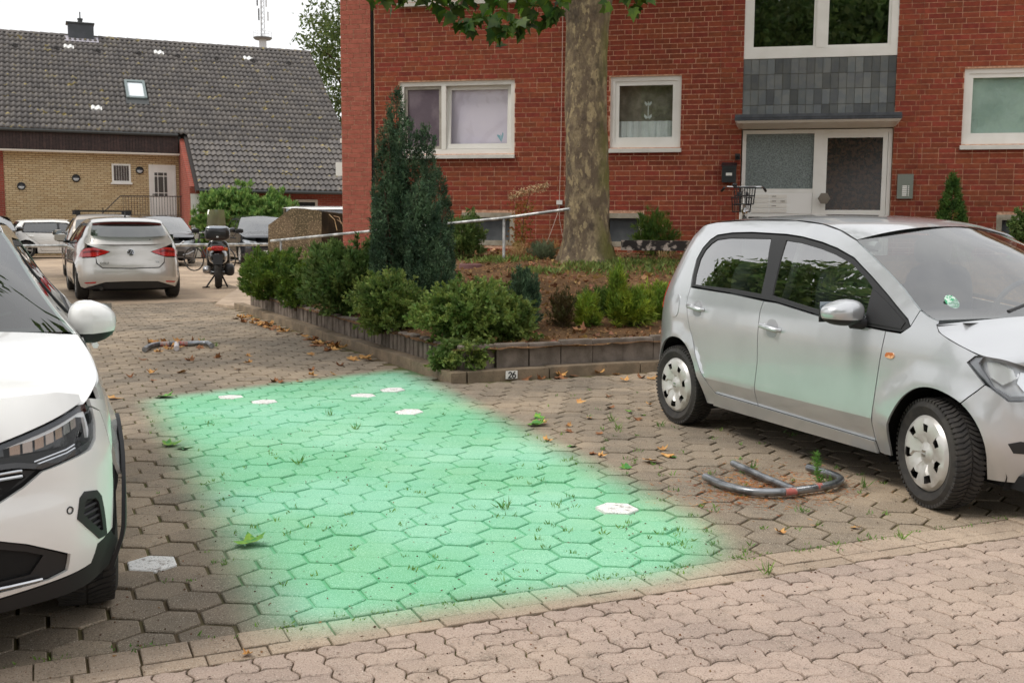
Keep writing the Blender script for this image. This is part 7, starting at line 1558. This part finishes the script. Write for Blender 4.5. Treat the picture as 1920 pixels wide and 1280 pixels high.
# weeds in the joints, needles round the hoop
n0 = []; d0 = []; L0 = []
def weed(p, nb, h):
    for _ in range(nb): n0.append((p.x + random.gauss(0, .012), p.y + random.gauss(0, .012), -.004)); d0.append((random.gauss(0, .6), random.gauss(0, .6), 1)); L0.append(h * random.uniform(.5, 1.2))
for k in range(90): weed(gpt(random.uniform(280, 1300), random.uniform(720, 1100)), 6, .028)
for k in range(90): weed(gpt(random.uniform(1000, 1700), random.uniform(780, 1040)), 7, .035)
for x, y in ((668, 805), (380, 640), (945, 955), (618, 780), (1160, 805), (560, 870), (1555, 905), (1620, 915), (1500, 960), (1410, 880), (1440, 1078), (1690, 1010), (392, 648), (405, 650), (300, 650), (1240, 800), (1150, 790)): weed(gpt(x, y), 16, .075)
for k in range(120): weed(ab(random.uniform(-1, 4.5), TOP_B + random.gauss(0, .02)), 5, .02)
o = leaf_cloud('joint_weeds', np.array(n0), np.array(d0), np.array(L0), .006, leafmat('weed_green', srgb(124, 160, 72), srgb(96, 136, 60)), rng.random(len(n0)), fold=.1); tag(o, 'small weeds growing in the paver joints', 'weeds', kind='stuff')
wp = gpt(1535, 905); wd_ = empty('weed_plant', (wp.x, wp.y, 0), 0, 'upright feathery green weed growing through the near parking hoop', 'plant'); n = 260; u = rng.random(n); leaf_cloud('leaves', np.stack([-.02 * u + rng.normal(0, .008, n), rng.normal(0, .008, n), u * .17], 1), np.stack([rng.normal(0, 1, n), rng.normal(0, 1, n), .7 + 0 * u], 1), .035, .004, leafmat('weed_bright', srgb(110, 160, 62), srgb(90, 140, 60)), rng.random(n), wd_); MB().tube([(0, 0, 0), (-.01, 0, .09), (-.02, 0, .18)], [.003, .0025, .001], 5).build('stalk', GREENM, wd_)
n = 2600; c_ = np.array([gpt(x, y)[:] for x, y in [(random.gauss(1440, 75), random.gauss(915, 18)) for _ in range(n)]]); c_[:, 2] = .004; o = leaf_cloud('needle_litter', c_, np.stack([rng.normal(0, 1, n), rng.normal(0, 1, n), rng.normal(0, .12, n)], 1), .035, .003, leafmat('needles', srgb(196, 130, 70), srgb(160, 96, 48), trans=.1), rng.random(n), fold=0); tag(o, 'rusty dry needles and bits around the near parking hoop', 'plant litter', kind='stuff')
n = 1500; xs_ = rng.uniform(0, 1900, n); ys_ = 1280 - 640 * rng.random(n) ** .8; c_ = np.array([gpt(x, y)[:] for x, y in zip(xs_, ys_)]); keep_ = np.array([not (toab(p)[1] > 4.2 and toab(p)[0] > 2.9) for p in c_]); c_ = c_[keep_]; c_[:, 2] = .003; n = len(c_)
o = leaf_cloud('grit_and_crumbs', c_, np.stack([rng.normal(0, 1, n), rng.normal(0, 1, n), rng.normal(0, .2, n)], 1), .007 + .010 * rng.random(n), .005 + .005 * rng.random(n), leafmat('grit', srgb(84, 62, 46), srgb(120, 84, 52), var=.4, trans=0.01), rng.random(n)); tag(o, 'dark crumbs and seeds scattered over the paving', 'plant litter', kind='stuff')
# twigs over the stair wall
sb = Vector(wpt(628, 470, 20.4)); tg2 = empty('dry_vine', sb, 0, 'bare dry vine stems hanging over the concrete stair wall', 'plant')
for k, (x0, y0, x1, y1) in enumerate(((617, 402, 632, 432), (632, 412, 645, 434), (626, 405, 640, 420))): A_, B_ = Vector(wpt(x0, y0, 20.4)) - sb, Vector(wpt(x1, y1, 20.2)) - sb; MB().tube([tuple(A_), tuple(A_.lerp(B_, .5) + Vector((.03, 0, .05))), tuple(B_)], .008, 5).build('stem', STRAW, tg2)
